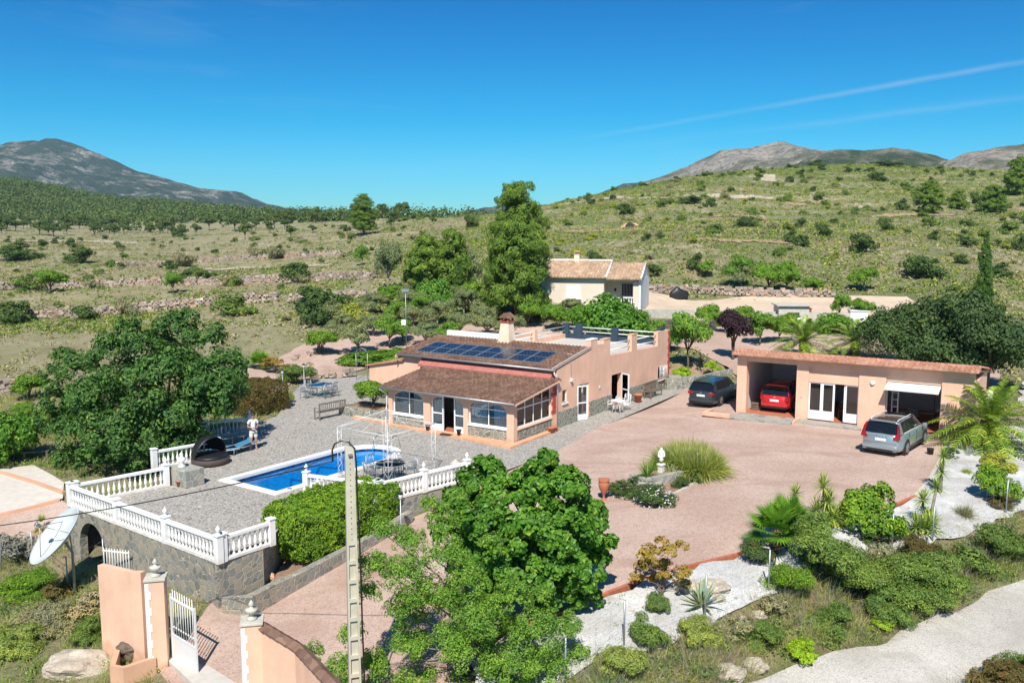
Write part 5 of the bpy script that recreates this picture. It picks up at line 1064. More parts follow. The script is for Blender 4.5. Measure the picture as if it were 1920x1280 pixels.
def palm(label, p, FL, th, n=46, seed=1, tr=.28, **k):
    g = np.random.default_rng(seed); t = thing('palm_tree', label, 'palm', p, 0); V, F = palm_mesh(n, FL, g, **k); V[:, 2] += th
    link('crown', np_mesh('crown', V, F, F_['palm']), t); mb = MB(); zz = np.linspace(-.2, th+.15, 14); mb.tube([(0, 0, z) for z in zz], [tr*(1+.12*(i % 2))*(1.1 if i < 2 else 1) for i in range(14)], 12)
    for i in range(60):       # old leaf bases
        a = i*2.4; z = th*(.15+.9*i/60); d = Vector((math.cos(a), math.sin(a), .9)).normalized(); q = Vector((math.cos(a)*tr*.9, math.sin(a)*tr*.9, z)); mb.tube([q, q+d*.16], [.05, .02], 4, False)
    mb.build('trunk', M['palm_trunk'], t); return t
def yucca(label, p, heads, seed=1, cat='yucca', L=.55, W=.05, group=None):
    """heads: (x, y, z) tops of the stems"""
    g = np.random.default_rng(seed); t = thing('yucca', label, cat, p, 0, group)
    for (x, y, z) in heads:
        V, F = rosette(60, L, W, -.5, 1.45, .18, 'yucca', g); V += np.array([x, y, z]); link('leaf_head', np_mesh('leaf_head', V, F, F_['yucca']), t)
        if z > .25: mb = MB(); mb.tube([(x*.2, y*.2, -.15), (x*.7, y*.7, z*.5), (x, y, z)], [.075, .06, .05], 8); mb.build('stem', M['bark_g'], t)
    return t
def tuft(label, p, n, L, W, fm, el=(.5, 1.5), droop=.5, seed=1, name='grass_clump', cat='grass clump', r=.25, seg=5, cover=None):
    g = np.random.default_rng(seed); az = g.random(n)*6.283; e = el[0]+(el[1]-el[0])*g.random(n)**.8; rr = r*np.sqrt(g.random(n)); a2 = az+g.normal(size=n)*.5
    P0 = np.stack([np.cos(a2)*rr, np.sin(a2)*rr, np.zeros(n)], 1); V, F = strips(P0, ang_dirs(az, e), L*(.6+.5*g.random(n)), W, droop*(1.5-e*.7), seg, g)
    o = link(name, np_mesh(name, V, F, F_[fm])); o.location = p; return tag(o, label, cat)
def agave(label, p, L, n=26, W=.14, seed=1, fm='agave', name='agave'):
    g = np.random.default_rng(seed); V, F = rosette(n, L, W, .12, 1.35, .10, fm, g, 5, 0, .1, .06); o = link(name, np_mesh(name, V, F, F_[fm])); o.location = p; return tag(o, label, 'agave' if name == 'agave' else 'cycad')
def fanpalm(label, p, th, n=16, R_=.62, seed=1, tr=.13, group=None):
    g = np.random.default_rng(seed); t = thing('fan_palm', label, 'palm', p, 0, group); parts = []
    for i in range(n):
        az = i*2.39996; el = 1.3-1.5*(i+.5)/n; d = ang_dirs(np.array(az), np.array(el)); pl = .55*(.8+.4*g.random()); hub = d*pl+np.array([0, 0, -.06]); sdv = np.array([-math.sin(az), math.cos(az), 0]); up = np.cross(sdv, d)
        up = -up if up[2] < 0 else up; m_ = 22; th_ = np.linspace(-1.9, 1.9, m_); D = d[None]*np.cos(th_)[:, None]+sdv[None]*np.sin(th_)[:, None]+up[None]*.12; D = unit(D)
        parts.append(strips(np.repeat(hub[None], m_, 0), D, R_*(.85+.15*np.cos(th_)), .08, .14, 3, g, side=unit(np.cross(D, up)))); parts.append(strips(np.zeros((1, 3)), d[None], np.array([pl]), np.array([.03]), np.array([.05]), 3, g, side=sdv[None]))
    V, F = merge(parts); V[:, 2] += th; link('crown', np_mesh('crown', V, F, F_['fanpalm']), t)
    mb = MB(); mb.tube([(0, 0, -.1), (0, 0, th*.5), (0, 0, th+.05)], [tr*1.3, tr*1.15, tr], 10); mb.build('trunk', M['palm_trunk'], t); return t
def rockobj(mb, c, s, g, flat=.6):
    """one irregular stone added to mb"""
    bm_ = [(-1, -1, -1), (1, -1, -1), (1, 1, -1), (-1, 1, -1), (-1, -1, 1), (1, -1, 1), (1, 1, 1), (-1, 1, 1)]; a = g.random()*3; ca, sa = math.cos(a), math.sin(a)
    vs = []
    for x, y, z in bm_:
        x *= s[0]/2*(.65+.5*g.random()); y *= s[1]/2*(.65+.5*g.random()); z *= s[2]/2*(.7+.4*g.random()); vs.append((c[0]+x*ca*1-y*sa, c[1]+x*sa+y*ca, c[2]+z)) if s[0] == s[1] else vs.append((c[0]+x, c[1]+y, c[2]+z))
    mb.add(vs, [(0, 3, 2, 1), (4, 5, 6, 7), (0, 1, 5, 4), (1, 2, 6, 5), (2, 3, 7, 6), (3, 0, 4, 7)])
def boulder(name, label, p, s, seed=1, mtl=None, cat='rock', sub=4, amp=.22, flat=.75):
    bm = bmesh.new(); bmesh.ops.create_icosphere(bm, subdivisions=sub, radius=1); from mathutils import noise as mn
    for v in bm.verts:
        c = v.co.copy(); n_ = mn.fractal(c*1.3+Vector((seed*5.3, 0, 0)), 1.0, 2.0, 4); q = mn.noise(c*.9+Vector((0, seed*3.1, 0))); v.co = c*(1+amp*n_*1.4+amp*q); v.co.x *= s[0]/2; v.co.y *= s[1]/2; v.co.z *= s[2]/2*flat*1.2
    me = bpy.data.meshes.new(name); bm.to_mesh(me); bm.free(); me.materials.append(mtl or M['rock']); o = link(name, me); o.location = p; return tag(o, label, cat)
def stone_wall(label, pts, hgt, th=.5, seed=1, cover='rubble_stone', size=.34):
    """dry stone wall of many loose stones following the land"""
    g = random.Random(seed); mb = MB(); V3 = [Vector(p) for p in pts]
    for i in range(len(V3)-1):
        L = (V3[i+1]-V3[i]).length; d = (V3[i+1]-V3[i]); d.z = 0; d.normalize(); ang = math.atan2(d.y, d.x); k = max(1, int(L/size)); rows = max(2, int(hgt/(size*.62)))
        for r_ in range(rows):
            for j in range(k):
                if r_ == rows-1 and g.random() < .4: continue
                f = (j+.5+.5*(r_ % 2)+g.uniform(-.15, .15))/k; q = V3[i].lerp(V3[i+1], min(1, f)); w_ = size*g.uniform(.9, 1.6); h_ = hgt/rows*g.uniform(.9, 1.4)
                zz = q.z+hgt*(r_+.5)/rows; M_ = Matrix.Translation((q.x+g.uniform(-.04, .04), q.y+g.uniform(-.08, .08), zz)) @ Matrix.Rotation(ang+g.uniform(-.12, .12), 4, 'Z') @ Matrix.Rotation(g.uniform(-.1, .1), 4, 'Y')
                vs = []
                for x, y, z in [(-1, -1, -1), (1, -1, -1), (1, 1, -1), (-1, 1, -1), (-1, -1, 1), (1, -1, 1), (1, 1, 1), (-1, 1, 1)]: vs.append((x*w_/2*g.uniform(.75, 1), y*th/2*g.uniform(.75, 1.1), z*h_/2*g.uniform(.75, 1)))
                mb.add(vs, [(0, 3, 2, 1), (4, 5, 6, 7), (0, 1, 5, 4), (1, 2, 6, 5), (2, 3, 7, 6), (3, 0, 4, 7)], False, M_)
    o = mb.build('dry_stone_wall', M['rubble']); return tag(o, label, 'stone wall')
m, nt, b = mat('rubble_stone'); ge = N(nt, 'ShaderNodeNewGeometry'); c = ramp(nt, ge.outputs['Random Per Island'], [(0, (.25, .21, .17)), (.4, (.38, .31, .25)), (.7, (.46, .36, .28)), (.88, (.45, .27, .18)), (1, (.55, .50, .43))]); tc = N(nt, 'ShaderNodeTexCoord'); n_ = N(nt, 'ShaderNodeTexNoise', inp={'Scale': 6, 'Detail': 6}); nt.links.new(tc.outputs['Object'], n_.inputs['Vector'])
nt.links.new(mixc(nt, .6, c, ramp(nt, n_.outputs[0], [(.3, .6), (.7, 1.1)]), 'MULTIPLY'), b.inputs['Base Color']); b.inputs['Roughness'].default_value = .95; M['rubble'] = m
# ================================================================ CARS
def carpaint(name, c, metal=.55, rough=.32):
    m, nt, b = mat(name); tc = N(nt, 'ShaderNodeTexCoord'); n_ = N(nt, 'ShaderNodeTexNoise', inp={'Scale': 4, 'Detail': 5}); nt.links.new(tc.outputs['Object'], n_.inputs['Vector'])
    nt.links.new(ramp(nt, n_.outputs[0], [(.3, tuple(x*.92 for x in c)), (.7, c)]), b.inputs['Base Color']); b.inputs['Metallic'].default_value = metal; b.inputs['Roughness'].default_value = rough
    b.inputs['Coat Weight'].default_value = 1; b.inputs['Coat Roughness'].default_value = .06; return m
M['lens_red'] = plain('red_lamp_lens', (.30, .01, .012), .15, var=.1); M['lens_clear'] = plain('clear_lamp', (.6, .62, .65), .1, var=.1); M['plate'] = plain('white_plate', (.75, .76, .76), .4, var=.03)
def car(label, p, hd, paint, L=4.7, Wd=1.9, Ht=1.66, belt=1.02, hood=.98, roof_dark=False, rails=True, lights='tall', bump='dark', trim=None, lettering=None):
    t = thing('parked_car', label, 'car', p, hd); hw = Wd/2; gc = .22 if Ht > 1.55 else .16
    def loft(xs_, prof, name, mtl, par=t, smooth=True):
        vs = []; fs = []; n_ = None
        for x in xs_:
            ring = prof(x); full = ring+[(-y, z) for y, z in reversed(ring[1:-1])]; n_ = len(full); vs += [(x+0, y, z) for y, z in full]
        for i in range(len(xs_)-1):
            for k in range(n_): fs.append((i*n_+k, i*n_+(k+1) % n_, (i+1)*n_+(k+1) % n_, (i+1)*n_+k))
        fs += [tuple(range(n_-1, -1, -1)), tuple((len(xs_)-1)*n_+k for k in range(n_))]; mb = MB(); mb.add(vs, fs, smooth); return mb.build(name, mtl, par)
    def plan(x):
        u = x/(L/2); return hw*(1-.16*max(0, abs(u)-.78)/.22*(1.0 if abs(u) > .78 else 0)-(.12*max(0, abs(u)-.94)/.06 if abs(u) > .94 else 0))
    def ztop(x):
        u = x/(L/2)
        if u > .38: return belt-.03+(hood-.16-belt)*((u-.38)/.62)**1.6-(.10*(max(0, u-.93)/.07))
        if u < -.93: return belt-.05*(-u-.93)/.07
        return belt
    def zbot(x):
        u = abs(x/(L/2)); return gc+(.10*max(0, u-.85)/.15)
    def ring(x):
        w_ = plan(x); zt = ztop(x); zb = zbot(x); h = zt-zb
        return [(0, zb), (w_*.86, zb), (w_*.97, zb+.07), (w_*1.0, zb+.30*h), (w_*.985, zb+.45*h), (w_*1.0, zb+.62*h), (w_*.975, zb+.86*h), (w_*.93, zt-.015), (w_*.86, zt+.005), (0, zt+.03)]
    xb = [-L/2, -L/2+.04, -L/2+.12, -L/2+.3]+list(np.linspace(-L/2+.6, L/2-.6, 14))+[L/2-.3, L/2-.12, L/2-.04, L/2]
    body = loft(xb, ring, 'body', paint)
    # cabin: dark glass volume, coloured roof and pillars
    r0, r1 = -L/2+.10, -L/2+.42; f1, f0 = L*.10, L*.245; zr_ = Ht-.03; wb, wt = hw*.90, hw*.70
    def cab(x, z):      # half width of the cabin at height z
        q = (z-belt)/(zr_-belt); return wb+(wt-wb)*q
    zs_ = [belt-.03, belt+(zr_-belt)*.5, zr_-.06, zr_]
    def xr(q): return r0+(r1-r0)*q**1.2
    def xf(q): return f0+(f1-f0)*q
    vs = []; fs = []; ns = 10
    for zi, z in enumerate(zs_):
        q = max(0, (z-belt)/(zr_-belt)); a, b_ = xr(q), xf(q); w_ = cab(0, z)*(1 if zi < 3 else .93); lp = []
        for k in range(ns+1): x = a+(b_-a)*k/ns; e = w_*(1-.10*max(0, (k/ns-.8))/.2); lp.append((x, e, z))
        for k in range(ns, -1, -1): x = a+(b_-a)*k/ns; e = w_*(1-.10*max(0, (k/ns-.8))/.2); lp.append((x, -e, z))
        vs += lp
    m_ = 2*(ns+1)
    for i in range(3):
        for k in range(m_): fs.append((i*m_+k, i*m_+(k+1) % m_, (i+1)*m_+(k+1) % m_, (i+1)*m_+k))
    fs.append(tuple(3*m_+k for k in range(m_))); mb = MB(); mb.add(vs, fs, False); mb.build('glazing', M['car_glass'], t)
    mb = MB(); vs = []; nn = 12        # roof skin, gently crowned
    for k in range(nn+1):
        x = r1-.12+(f1+.02-r1+.12)*k/nn; w_ = wt*1.0*(1-.10*max(0, (k/nn-.8))/.2)
        dz = -.03*(2*k/nn-1)**2
        for y in (-w_, -w_*.86, -w_*.4, 0, w_*.4, w_*.86, w_): vs.append((x, y, zr_+.045*(1-(y/w_)**2)**.7-.012+dz))
    fs = [(k*7+j, k*7+j+1, k*7+j+8, k*7+j+7) for k in range(nn) for j in range(6)]
    o = len(vs); vs += [(x, y, z-.05) for x, y, z in vs]; fs2 = [tuple(o+i for i in reversed(f)) for f in fs]
    rim_ = [j for j in range(7)]+[k*7+6 for k in range(1, nn+1)]+[nn*7+j for j in range(5, -1, -1)]+[k*7 for k in range(nn-1, 0, -1)]
    fs3 = [(rim_[i], rim_[(i+1) % len(rim_)], o+rim_[(i+1) % len(rim_)], o+rim_[i]) for i in range(len(rim_))]
    mb.add(vs, fs+fs2+fs3, True); mb.build('roof', paint, t)
    if roof_dark:
        mb = MB(); vs = []; kk = 8
        for k in range(kk+1):
            x = r1+.12+(f1-.2-r1-.12)*k/kk
            for y in (-wt*.72, 0, wt*.72): vs.append((x, y, zr_+.045*(1-(y/wt)**2)**.7-.006-.03*(2*((x-r1+.12)/(f1-r1+.14))-1)**2+.006))
        mb.add(vs, [(k*3+j, k*3+j+1, k*3+j+4, k*3+j+3) for k in range(kk) for j in range(2)], True); mb.build('glass_roof', M['car_glass'], t)
    for s in (-1, 1):
        def pt(x, z, o_=.008): return (x, s*(cab(x, z)*(1-.10*max(0, (((x-xr((z-belt)/(zr_-belt)))/(xf((z-belt)/(zr_-belt))-xr((z-belt)/(zr_-belt))))-.8))/.2)+o_), z)
        def pil(xa, xb_, wa, wb_, name='pillar', mtl=paint):
            mb = MB(); z0, z1 = belt-.0, zr_-.01; a = [pt(xa, z0), pt(xa+wa, z0), pt(xb_+wb_, z1), pt(xb_, z1)]; bb = [(x, y-s*.03, z) for x, y, z in a]
            mb.add(a+bb, [(0, 1, 2, 3), (7, 6, 5, 4), (0, 4, 5, 1), (1, 5, 6, 2), (2, 6, 7, 3), (3, 7, 4, 0)]); mb.build(name, mtl, t)
        pil(r0-.005, r1-.02, .50, .20); pil(f0-.12, f1-.09, .12, .09); pil(L*.02, L*.0, .08, .07, mtl=M['black']); pil(-L*.22, -L*.21, .09, .07, mtl=M['black'])
        if rails: mb = MB(); mb.tube([(r1+.05, s*wt*.90, zr_+.0), (r1+.15, s*wt*.92, zr_+.07), (f1-.4, s*wt*.92, zr_+.075), (f1-.25, s*wt*.90, zr_+.0)], .018, 6); mb.build('roof_rail', trim or M['black'], t)
        mb = MB(); mb.box(f0-.32, f0-.16, s*(hw+.02)-.0 if s > 0 else -hw-.20, s*(hw+.02)+.18 if s > 0 else -hw-.02, belt-.02, belt+.12); mb.build('wing_mirror', paint, t, .03)
        mb = MB(); mb.tube([(r0+.55, s*(wb+.02), belt+.012), (f0-.25, s*(wb+.02), belt+.012)], .012, 6); mb.build('window_trim', trim or M['black'], t)
        for xh in (-L*.13, L*.09): mb = MB(); mb.box(xh-.09, xh+.09, s*(hw-.005)-.012, s*(hw-.005)+.014, belt-.20, belt-.17); mb.build('door_handle', paint, t)
        mb = MB(); mb.box(-L*.27, L*.27, s*(hw)-.03, s*(hw)+.006, gc+.03, gc+.12); mb.build('sill_trim', M['black'], t)
        for xl in (-L*.235, L*.01, L*.205): mb = MB(); mb.box(xl-.005, xl+.005, s*hw*.99-.01, s*hw*.99+.004, gc+.14, belt-.05); mb.build('door_gap', M['black'], t)
        wr = .355 if Ht > 1.55 else .325
        for xw in (-L*.295, L*.302):
            mb = MB(); RM = Matrix.Translation((xw, s*(hw-.012), wr)) @ Matrix.Rotation(R(-90*s), 4, 'X')
            mb.lathe([(0, -.20), (wr+.065, -.20), (wr+.065, .018), (wr+.0, .019), (0, .019)], 24, M=RM); mb.build('wheel_arch', M['black'], t)
            wt_ = MB(); RM = Matrix.Translation((xw, s*(hw-.10), wr)) @ Matrix.Rotation(R(-90*s), 4, 'X')
            wt_.lathe([(0, -.1), (wr*.9, -.1), (wr, -.07), (wr, .08), (wr*.92, .125), (wr*.66, .125), (wr*.64, .10), (0, .09)], 28, M=RM); wh = wt_.build('wheel', M['rubber'], t)
            mb = MB(); mb.lathe([(wr*.66, .09), (wr*.66, .132), (wr*.60, .132), (wr*.58, .10), (wr*.2, .105), (wr*.16, .128), (0, .130)], 24, M=RM)
            for k in range(5):
                a = k*1.2566; mb.beam(tuple(RM @ Vector((math.cos(a)*wr*.12, math.sin(a)*wr*.12, .122))), tuple(RM @ Vector((math.cos(a)*wr*.62, math.sin(a)*wr*.62, .122))), .055, .02, up=(0, 1, 0))
            mb.build('rim', M['grey_metal'], wh)
        # rear lamps
        if lights == 'tall':
            mb = MB(); x = -L/2; a = [(x+.02, s*hw*.84, belt-.22), (x+.06, s*hw*.93, belt-.20), (x+.13, s*hw*.90, belt+.02), (x+.20, s*hw*.83, belt+.30), (x+.33, s*hw*.77, Ht-.14), (x+.29, s*hw*.70, Ht-.14), (x+.15, s*hw*.74, belt+.30), (x+.06, s*hw*.76, belt+.02), (x-.01, s*hw*.62, belt-.12), (x-.01, s*hw*.62, belt-.22)]
            bb = [(p_[0]-.035, p_[1]+s*.02, p_[2]) for p_ in a]; n_ = len(a); mb.add(bb+a, [tuple(range(n_)), tuple(range(2*n_-1, n_-1, -1))]+[(i, (i+1) % n_, n_+(i+1) % n_, n_+i) for i in range(n_)]); mb.build('tail_lamp', M['lens_red'], t)
        else:
            mb = MB(); mb.box(-L/2-.015, -L/2+.16, s*hw*.52 if s > 0 else -hw*.90, s*hw*.90 if s > 0 else -hw*.52, belt-.22, belt-.06) if lights == 'flat' else mb.box(-L/2-.012, -L/2+.14, s*hw*.66 if s > 0 else -hw*.90, s*hw*.90 if s > 0 else -hw*.66, belt-.30, belt-.02); mb.build('tail_lamp', M['lens_red'], t, .02)
        mb = MB(); mb.box(L/2-.32, L/2-.06, s*hw*.55 if s > 0 else -hw*.86, s*hw*.86 if s > 0 else -hw*.55, hood-.38, hood-.24); mb.build('headlight', M['lens_clear'], t, .03)
        mb = MB(); mb.box(-L/2-.03, -L/2+.02, s*hw*.72-.09, s*hw*.72+.09, gc+.07, gc+.12); mb.build('exhaust', M['chrome'] if lights == 'tall' else M['black'], t, .01)
    mb = MB(); mb.box(-L/2-.035, -L/2+.1, -hw*.84, hw*.84, gc+.13, gc+.30); mb.build('rear_bumper', paint if bump == 'paint' else M['black'] if bump == 'black' else paint, t, .03)
    mb = MB(); mb.box(-L/2-.012, -L/2+.1, -hw*.80, hw*.80, gc-.0, gc+.11); mb.build('bumper_skirt', M['black'], t, .02)
    zp = belt-.34 if lights != 'flat' else belt-.33
    mb = MB(); mb.box(-L/2-.022, -L/2-.0, -.27, .27, zp, zp+.12); pl_ = mb.build('number_plate', M['plate'], t); mb = MB(); mb.box(-L/2-.0235, -L/2-.02, .235, .268, zp+.005, zp+.115); mb.build('plate_band', plain('plate_blue', (.02, .06, .35), .5), pl_)
    mb = MB(); mb.lathe([(0, 0), (.05, 0), (.045, .012), (0, .012)], 14, M=Matrix.Translation((-L/2+.0, 0, belt-.10)) @ Matrix.Rotation(R(-90), 4, 'Y')); mb.build('badge', M['chrome'], t) if not lettering else None
    mb = MB(); mb.box(-L/2-.004, -L/2+.004, -hw*.78, hw*.78, zp-.10, zp-.09); mb.box(-L/2+.06, -L/2+.12, -wt*.8, wt*.8, belt+.0, belt+.02); mb.build('tailgate_seam', M['black'], t)
    mb = MB(); mb.tube([(-L/2+.13, -.05, belt+.06), (-L/2+.20, .35, belt+.13)], .01, 5); mb.build('rear_wiper', M['black'], t)
    mb = MB(); mb.box(r1-.16, r1+.06, -wt*.86, wt*.86, zr_-.015, zr_+.02); mb.build('spoiler', paint, t, .01)
    if lettering:
        cu = bpy.data.curves.new('lettering', 'FONT'); cu.body = lettering; cu.size = .115; cu.extrude = .004; cu.space_character = 2.3; cu.align_x = 'CENTER'; cu.materials.append(M['chrome']); tx = bpy.data.objects.new('lettering', cu); COL.objects.link(tx); tx.parent = t
        tx.location = (-L/2-.012, 0, belt-.165); tx.rotation_euler = (R(90), 0, R(-90)); bpy.context.view_layer.update(); me_ = bpy.data.meshes.new_from_object(tx.evaluated_get(bpy.context.evaluated_depsgraph_get())); o2_ = link('lettering', me_, t); o2_.location = tx.location; o2_.rotation_euler = tx.rotation_euler; bpy.data.objects.remove(tx)
    return t
car('silver blue SUV with dark glass roof parked in front of the garage', Vector((18.85, 43.6, .05)), R(50), carpaint('silver_blue_paint', (.36, .45, .49)), 4.7, 1.92, 1.66, 1.08, 1.05, True, True, 'tall', 'paint', M['metal_w'], 'VOLVO')
car('dark grey estate car parked left of the garage', Vector((12.7, 55.6, .05)), R(55), carpaint('dark_slate_paint', (.05, .075, .085)), 4.77, 1.84, 1.50, .94, .92, False, True, 'flat', 'paint', M['chrome'])
car('bright red hatchback parked inside the open garage bay', GO+Matrix.Rotation(R(-32.5), 3, 'Z') @ Vector((1.82, 3.0, .08)), R(57.5), carpaint('red_paint_car', (.60, .015, .02), .15, .35), 4.15, 1.80, 1.58, .98, .98, False, True, 'box', 'paint')
# ================================================================ PERSON
def skin(name, vs, es, rad, mtl, parent, sub=1):
    me = bpy.data.meshes.new(name); me.from_pydata([tuple(v) for v in vs], es, []); me.materials.append(mtl); o = link(name, me, parent)
    md = o.modifiers.new('skin', 'SKIN'); md.use_smooth_shade = True; bpy.context.view_layer.update()
    for i, r_ in enumerate(rad): me.skin_vertices[0].data[i].radius = (r_, r_) if not isinstance(r_, tuple) else r_; me.skin_vertices[0].data[i].use_root = i == 0
    s_ = o.modifiers.new('sub', 'SUBSURF'); s_.levels = sub; s_.render_levels = sub; return o
pp_ = G(476, 842, .03); man = thing('person', 'person in white t-shirt and pale shorts looking down at their hands in the tree shade', 'person', pp_, R(-60))
M['skin'] = plain('skin_tone', (.42, .23, .16), .55, var=.06); M['tee'] = plain('white_cotton', (.78, .79, .82), .9, var=.04); M['shorts'] = plain('pale_shorts', (.62, .60, .55), .9, var=.06)
V_ = [(0, 0, .93), (0, 0, 1.08), (0, 0, 1.30), (0, 0, 1.44), (.015, 0, 1.52), (.04, 0, 1.60), (.055, 0, 1.68), (.05, 0, 1.74)]; E_ = [(i, i+1) for i in range(7)]; Rr = [(.13, .10), (.13, .10), (.155, .105), (.12, .08), .055, (.072, .08), (.085, .09), .05]
for s in (-1, 1):
    b0_ = len(V_); V_ += [(0, s*.10, .86), (.03, s*.115, .50), (0, s*.12, .10), (.04, s*.12, .05), (.17, s*.135, .035)]; E_ += [(0, b0_)]+[(b0_+i, b0_+i+1) for i in range(4)]; Rr += [.095, .062, .042, .045, .035]
    b0_ = len(V_); V_ += [(0, s*.19, 1.42), (-.03, s*.25, 1.14), (.20, s*.14, 1.12), (.27, s*.09, 1.13)]; E_ += [(3, b0_)]+[(b0_+i, b0_+i+1) for i in range(3)]; Rr += [.055, .042, .030, .034]; h = b0_+3
    for k in range(4):
        f = len(V_); y = s*(.115-.02*k); V_ += [(.315, y, 1.135+.002*k), (.345-.004*k, y-s*.012, 1.12), (.350-.006*k, y-s*.02, 1.10)]; E_ += [(h, f), (f, f+1), (f+1, f+2)]; Rr += [.010, .009, .008]
    f = len(V_); V_ += [(.28, s*.055, 1.15), (.31, s*.045, 1.155)]; E_ += [(h, f), (f, f+1)]; Rr += [.011, .009]
skin('body', V_, E_, Rr, M['skin'], man, 2)
V_ = [(0, 0, .93), (0, 0, 1.1), (0, 0, 1.30), (0, 0, 1.44), (0, .18, 1.42), (-.015, .235, 1.27), (0, -.18, 1.42), (-.015, -.235, 1.27)]; skin('t_shirt', V_, [(0, 1), (1, 2), (2, 3), (3, 4), (4, 5), (3, 6), (6, 7)], [(.15, .12), (.15, .12), (.17, .12), (.12, .085), .072, .066, .072, .066], M['tee'], man, 2)
V_ = [(0, 0, .95), (0, .10, .86), (.02, .118, .56), (0, -.10, .86), (.02, -.118, .56)]; skin('shorts', V_, [(0, 1), (1, 2), (0, 3), (3, 4)], [(.145, .115), .115, .095, .115, .095], M['shorts'], man, 2)
mb = MB(); mb.lathe([(.0, -.02), (.085, -.01), (.098, .04), (.085, .085), (.04, .112), (0, .115)], 14, (.035, 0, 1.675)); mb.build('hair', plain('short_brown_hair', (.05, .035, .025), .8), man)
mb = MB(); mb.add([(.135, 0, 1.67), (.165, 0, 1.635), (.135, .016, 1.635), (.135, -.016, 1.635)], [(0, 1, 2), (0, 3, 1), (1, 3, 2)]); mb.build('nose', M['skin'], man)
for s in (-1, 1): mb = MB(); mb.lathe([(0, -.006), (.012, 0), (0, .006)], 8, (.138, s*.032, 1.68)); mb.build('eye', M['dark'], man); mb = MB(); mb.box(.03, .06, s*.095-.008, s*.095+.008, 1.64, 1.70); mb.build('ear', M['skin'], man, .006)
mb = MB(); mb.box(-.04, .04, -.07, .07, -.005, .005); o = mb.build('phone', M['black']); tag(o, 'small dark phone held in both hands by the standing person', 'phone'); o.location = Matrix.Translation(pp_) @ Matrix.Rotation(R(-60), 4, 'Z') @ Vector((.335, 0, 1.145)); o.rotation_euler = (0, R(-20), R(-60))
# ================================================================ GATE, PILLARS, BOUNDARY WALLS
gz = -1.97; LPp = G(303, 1236, gz); LP0 = G(288, 1232, gz)
def pillar(label, p, rz, w_, h_, quoin=True):
    t = thing('gate_pillar', label, 'gate pillar', p, rz); mb = MB(); mb.box(-w_/2, w_/2, -w_/2, w_/2, -.4, h_); mb.build('shaft', M['salmon'], t, .01); mb = MB(); mb.box(-w_/2-.04, w_/2+.04, -w_/2-.04, w_/2+.04, h_, h_+.07); mb.build('cap', M['concrete'], t, .01)
    mb = MB(); mb.lathe([(.14, 0), (.14, .05), (.06, .09), (.06, .14), (.15, .2), (.17, .27), (.16, .30), (.05, .32), (.05, .38), (.09, .42), (.02, .52), (0, .53)], 14, (0, 0, h_+.07)); mb.build('urn_finial', M['concrete'], t)
    if quoin:
        for k in range(10): mb = MB(); z = .05+k*(h_-.1)/10; wd = .10 if k % 2 else .15; mb.box(-w_/2-.015, -w_/2+wd, -w_/2-.015, -w_/2+.10, z, z+(h_-.1)/10-.012); mb.build('quoin', M['white_pl'], t)
    return t
pl0 = G(300, 1238, gz); pillar('salmon gate pillar with white quoins and urn finial, left of the open white gate', pl0, R(12), .52, 2.55)
pr0 = G(478, 1310, gz+.1); pillar('salmon gate pillar with white quoins and urn finial at the start of the tile-capped wall', pr0, R(12), .52, 2.2)
# curved salmon wall left of the gate
wa = G(283, 1232, gz); wb_ = G(258, 1228, gz); wc = G(198, 1206, gz)
zt = atdepth(230, 1068, wb_.y).z
def wallseg(name, label, pts, z0, z1, th, mtl, cap=None):
    t = thing(name, label, 'wall', (pts[0].x, pts[0].y, z0)); o_ = Vector((pts[0].x, pts[0].y, z0))
    for i in range(len(pts)-1):
        P, Q = Vector((pts[i].x, pts[i].y, 0)), Vector((pts[i+1].x, pts[i+1].y, 0)); a = z1[i]; b_ = z1[i+1]; d = (Q-P).normalized(); nn = Vector((-d.y, d.x, 0)); mb = MB()
        mb.prism([(0, -.4), ((Q-P).length+.02, -.4), ((Q-P).length+.02, b_-z0), (0, a-z0)], -th/2, th/2, lambda u, v, dd: tuple(P+d*u+nn*dd+Vector((0, 0, v))-Vector((o_.x, o_.y, 0)))); mb.build('panel', mtl, t)
        if cap:
            L = (Q-P).length; k = max(1, int(L/.3)); mb = MB()
            for j in range(k):
                u0, u1 = L*j/k, L*(j+1)/k-.02; za = a+(b_-a)*j/k-z0; zb2 = a+(b_-a)*(j+1)/k-z0
                for s in (-1, 1):
                    p4 = [(u0, 0, za+.13), (u1, 0, zb2+.11), (u1, s*(th/2+.07), zb2+.0), (u0, s*(th/2+.07), za+.02)]
                    q4 = [(u, v, z-.03) for u, v, z in p4]; f_ = lambda c: tuple(P+d*c[0]+nn*c[1]+Vector((0, 0, c[2]))-Vector((o_.x, o_.y, 0)))
                    mb.add([f_(c) for c in p4+q4], [(0, 1, 2, 3), (7, 6, 5, 4), (0, 4, 5, 1), (1, 5, 6, 2), (2, 6, 7, 3), (3, 7, 4, 0)])
            mb.build('tile_cap', cap, t)
    return t
wallseg('garden_wall', 'curved salmon rendered wall left of the gate pillar', [wa+Vector((-.1, 0, 0)), wb_, wc], gz, [zt+.0, zt-.05, zt-.12], .2, M['salmon'])
wr0 = Vector((pr0.x+.2, pr0.y-.1, 0)); wr1 = G(628, 1500, gz+.2); e_ = atdepth(622, 1280, 1)  # runs towards the camera
dw = Vector((ray(640, 1290)[0], ray(640, 1290)[1], 0))
q1 = atdepth(560, 1213, 22.1); q2 = atdepth(625, 1282, 20.0); q3 = atdepth(700, 1365, 18.0)
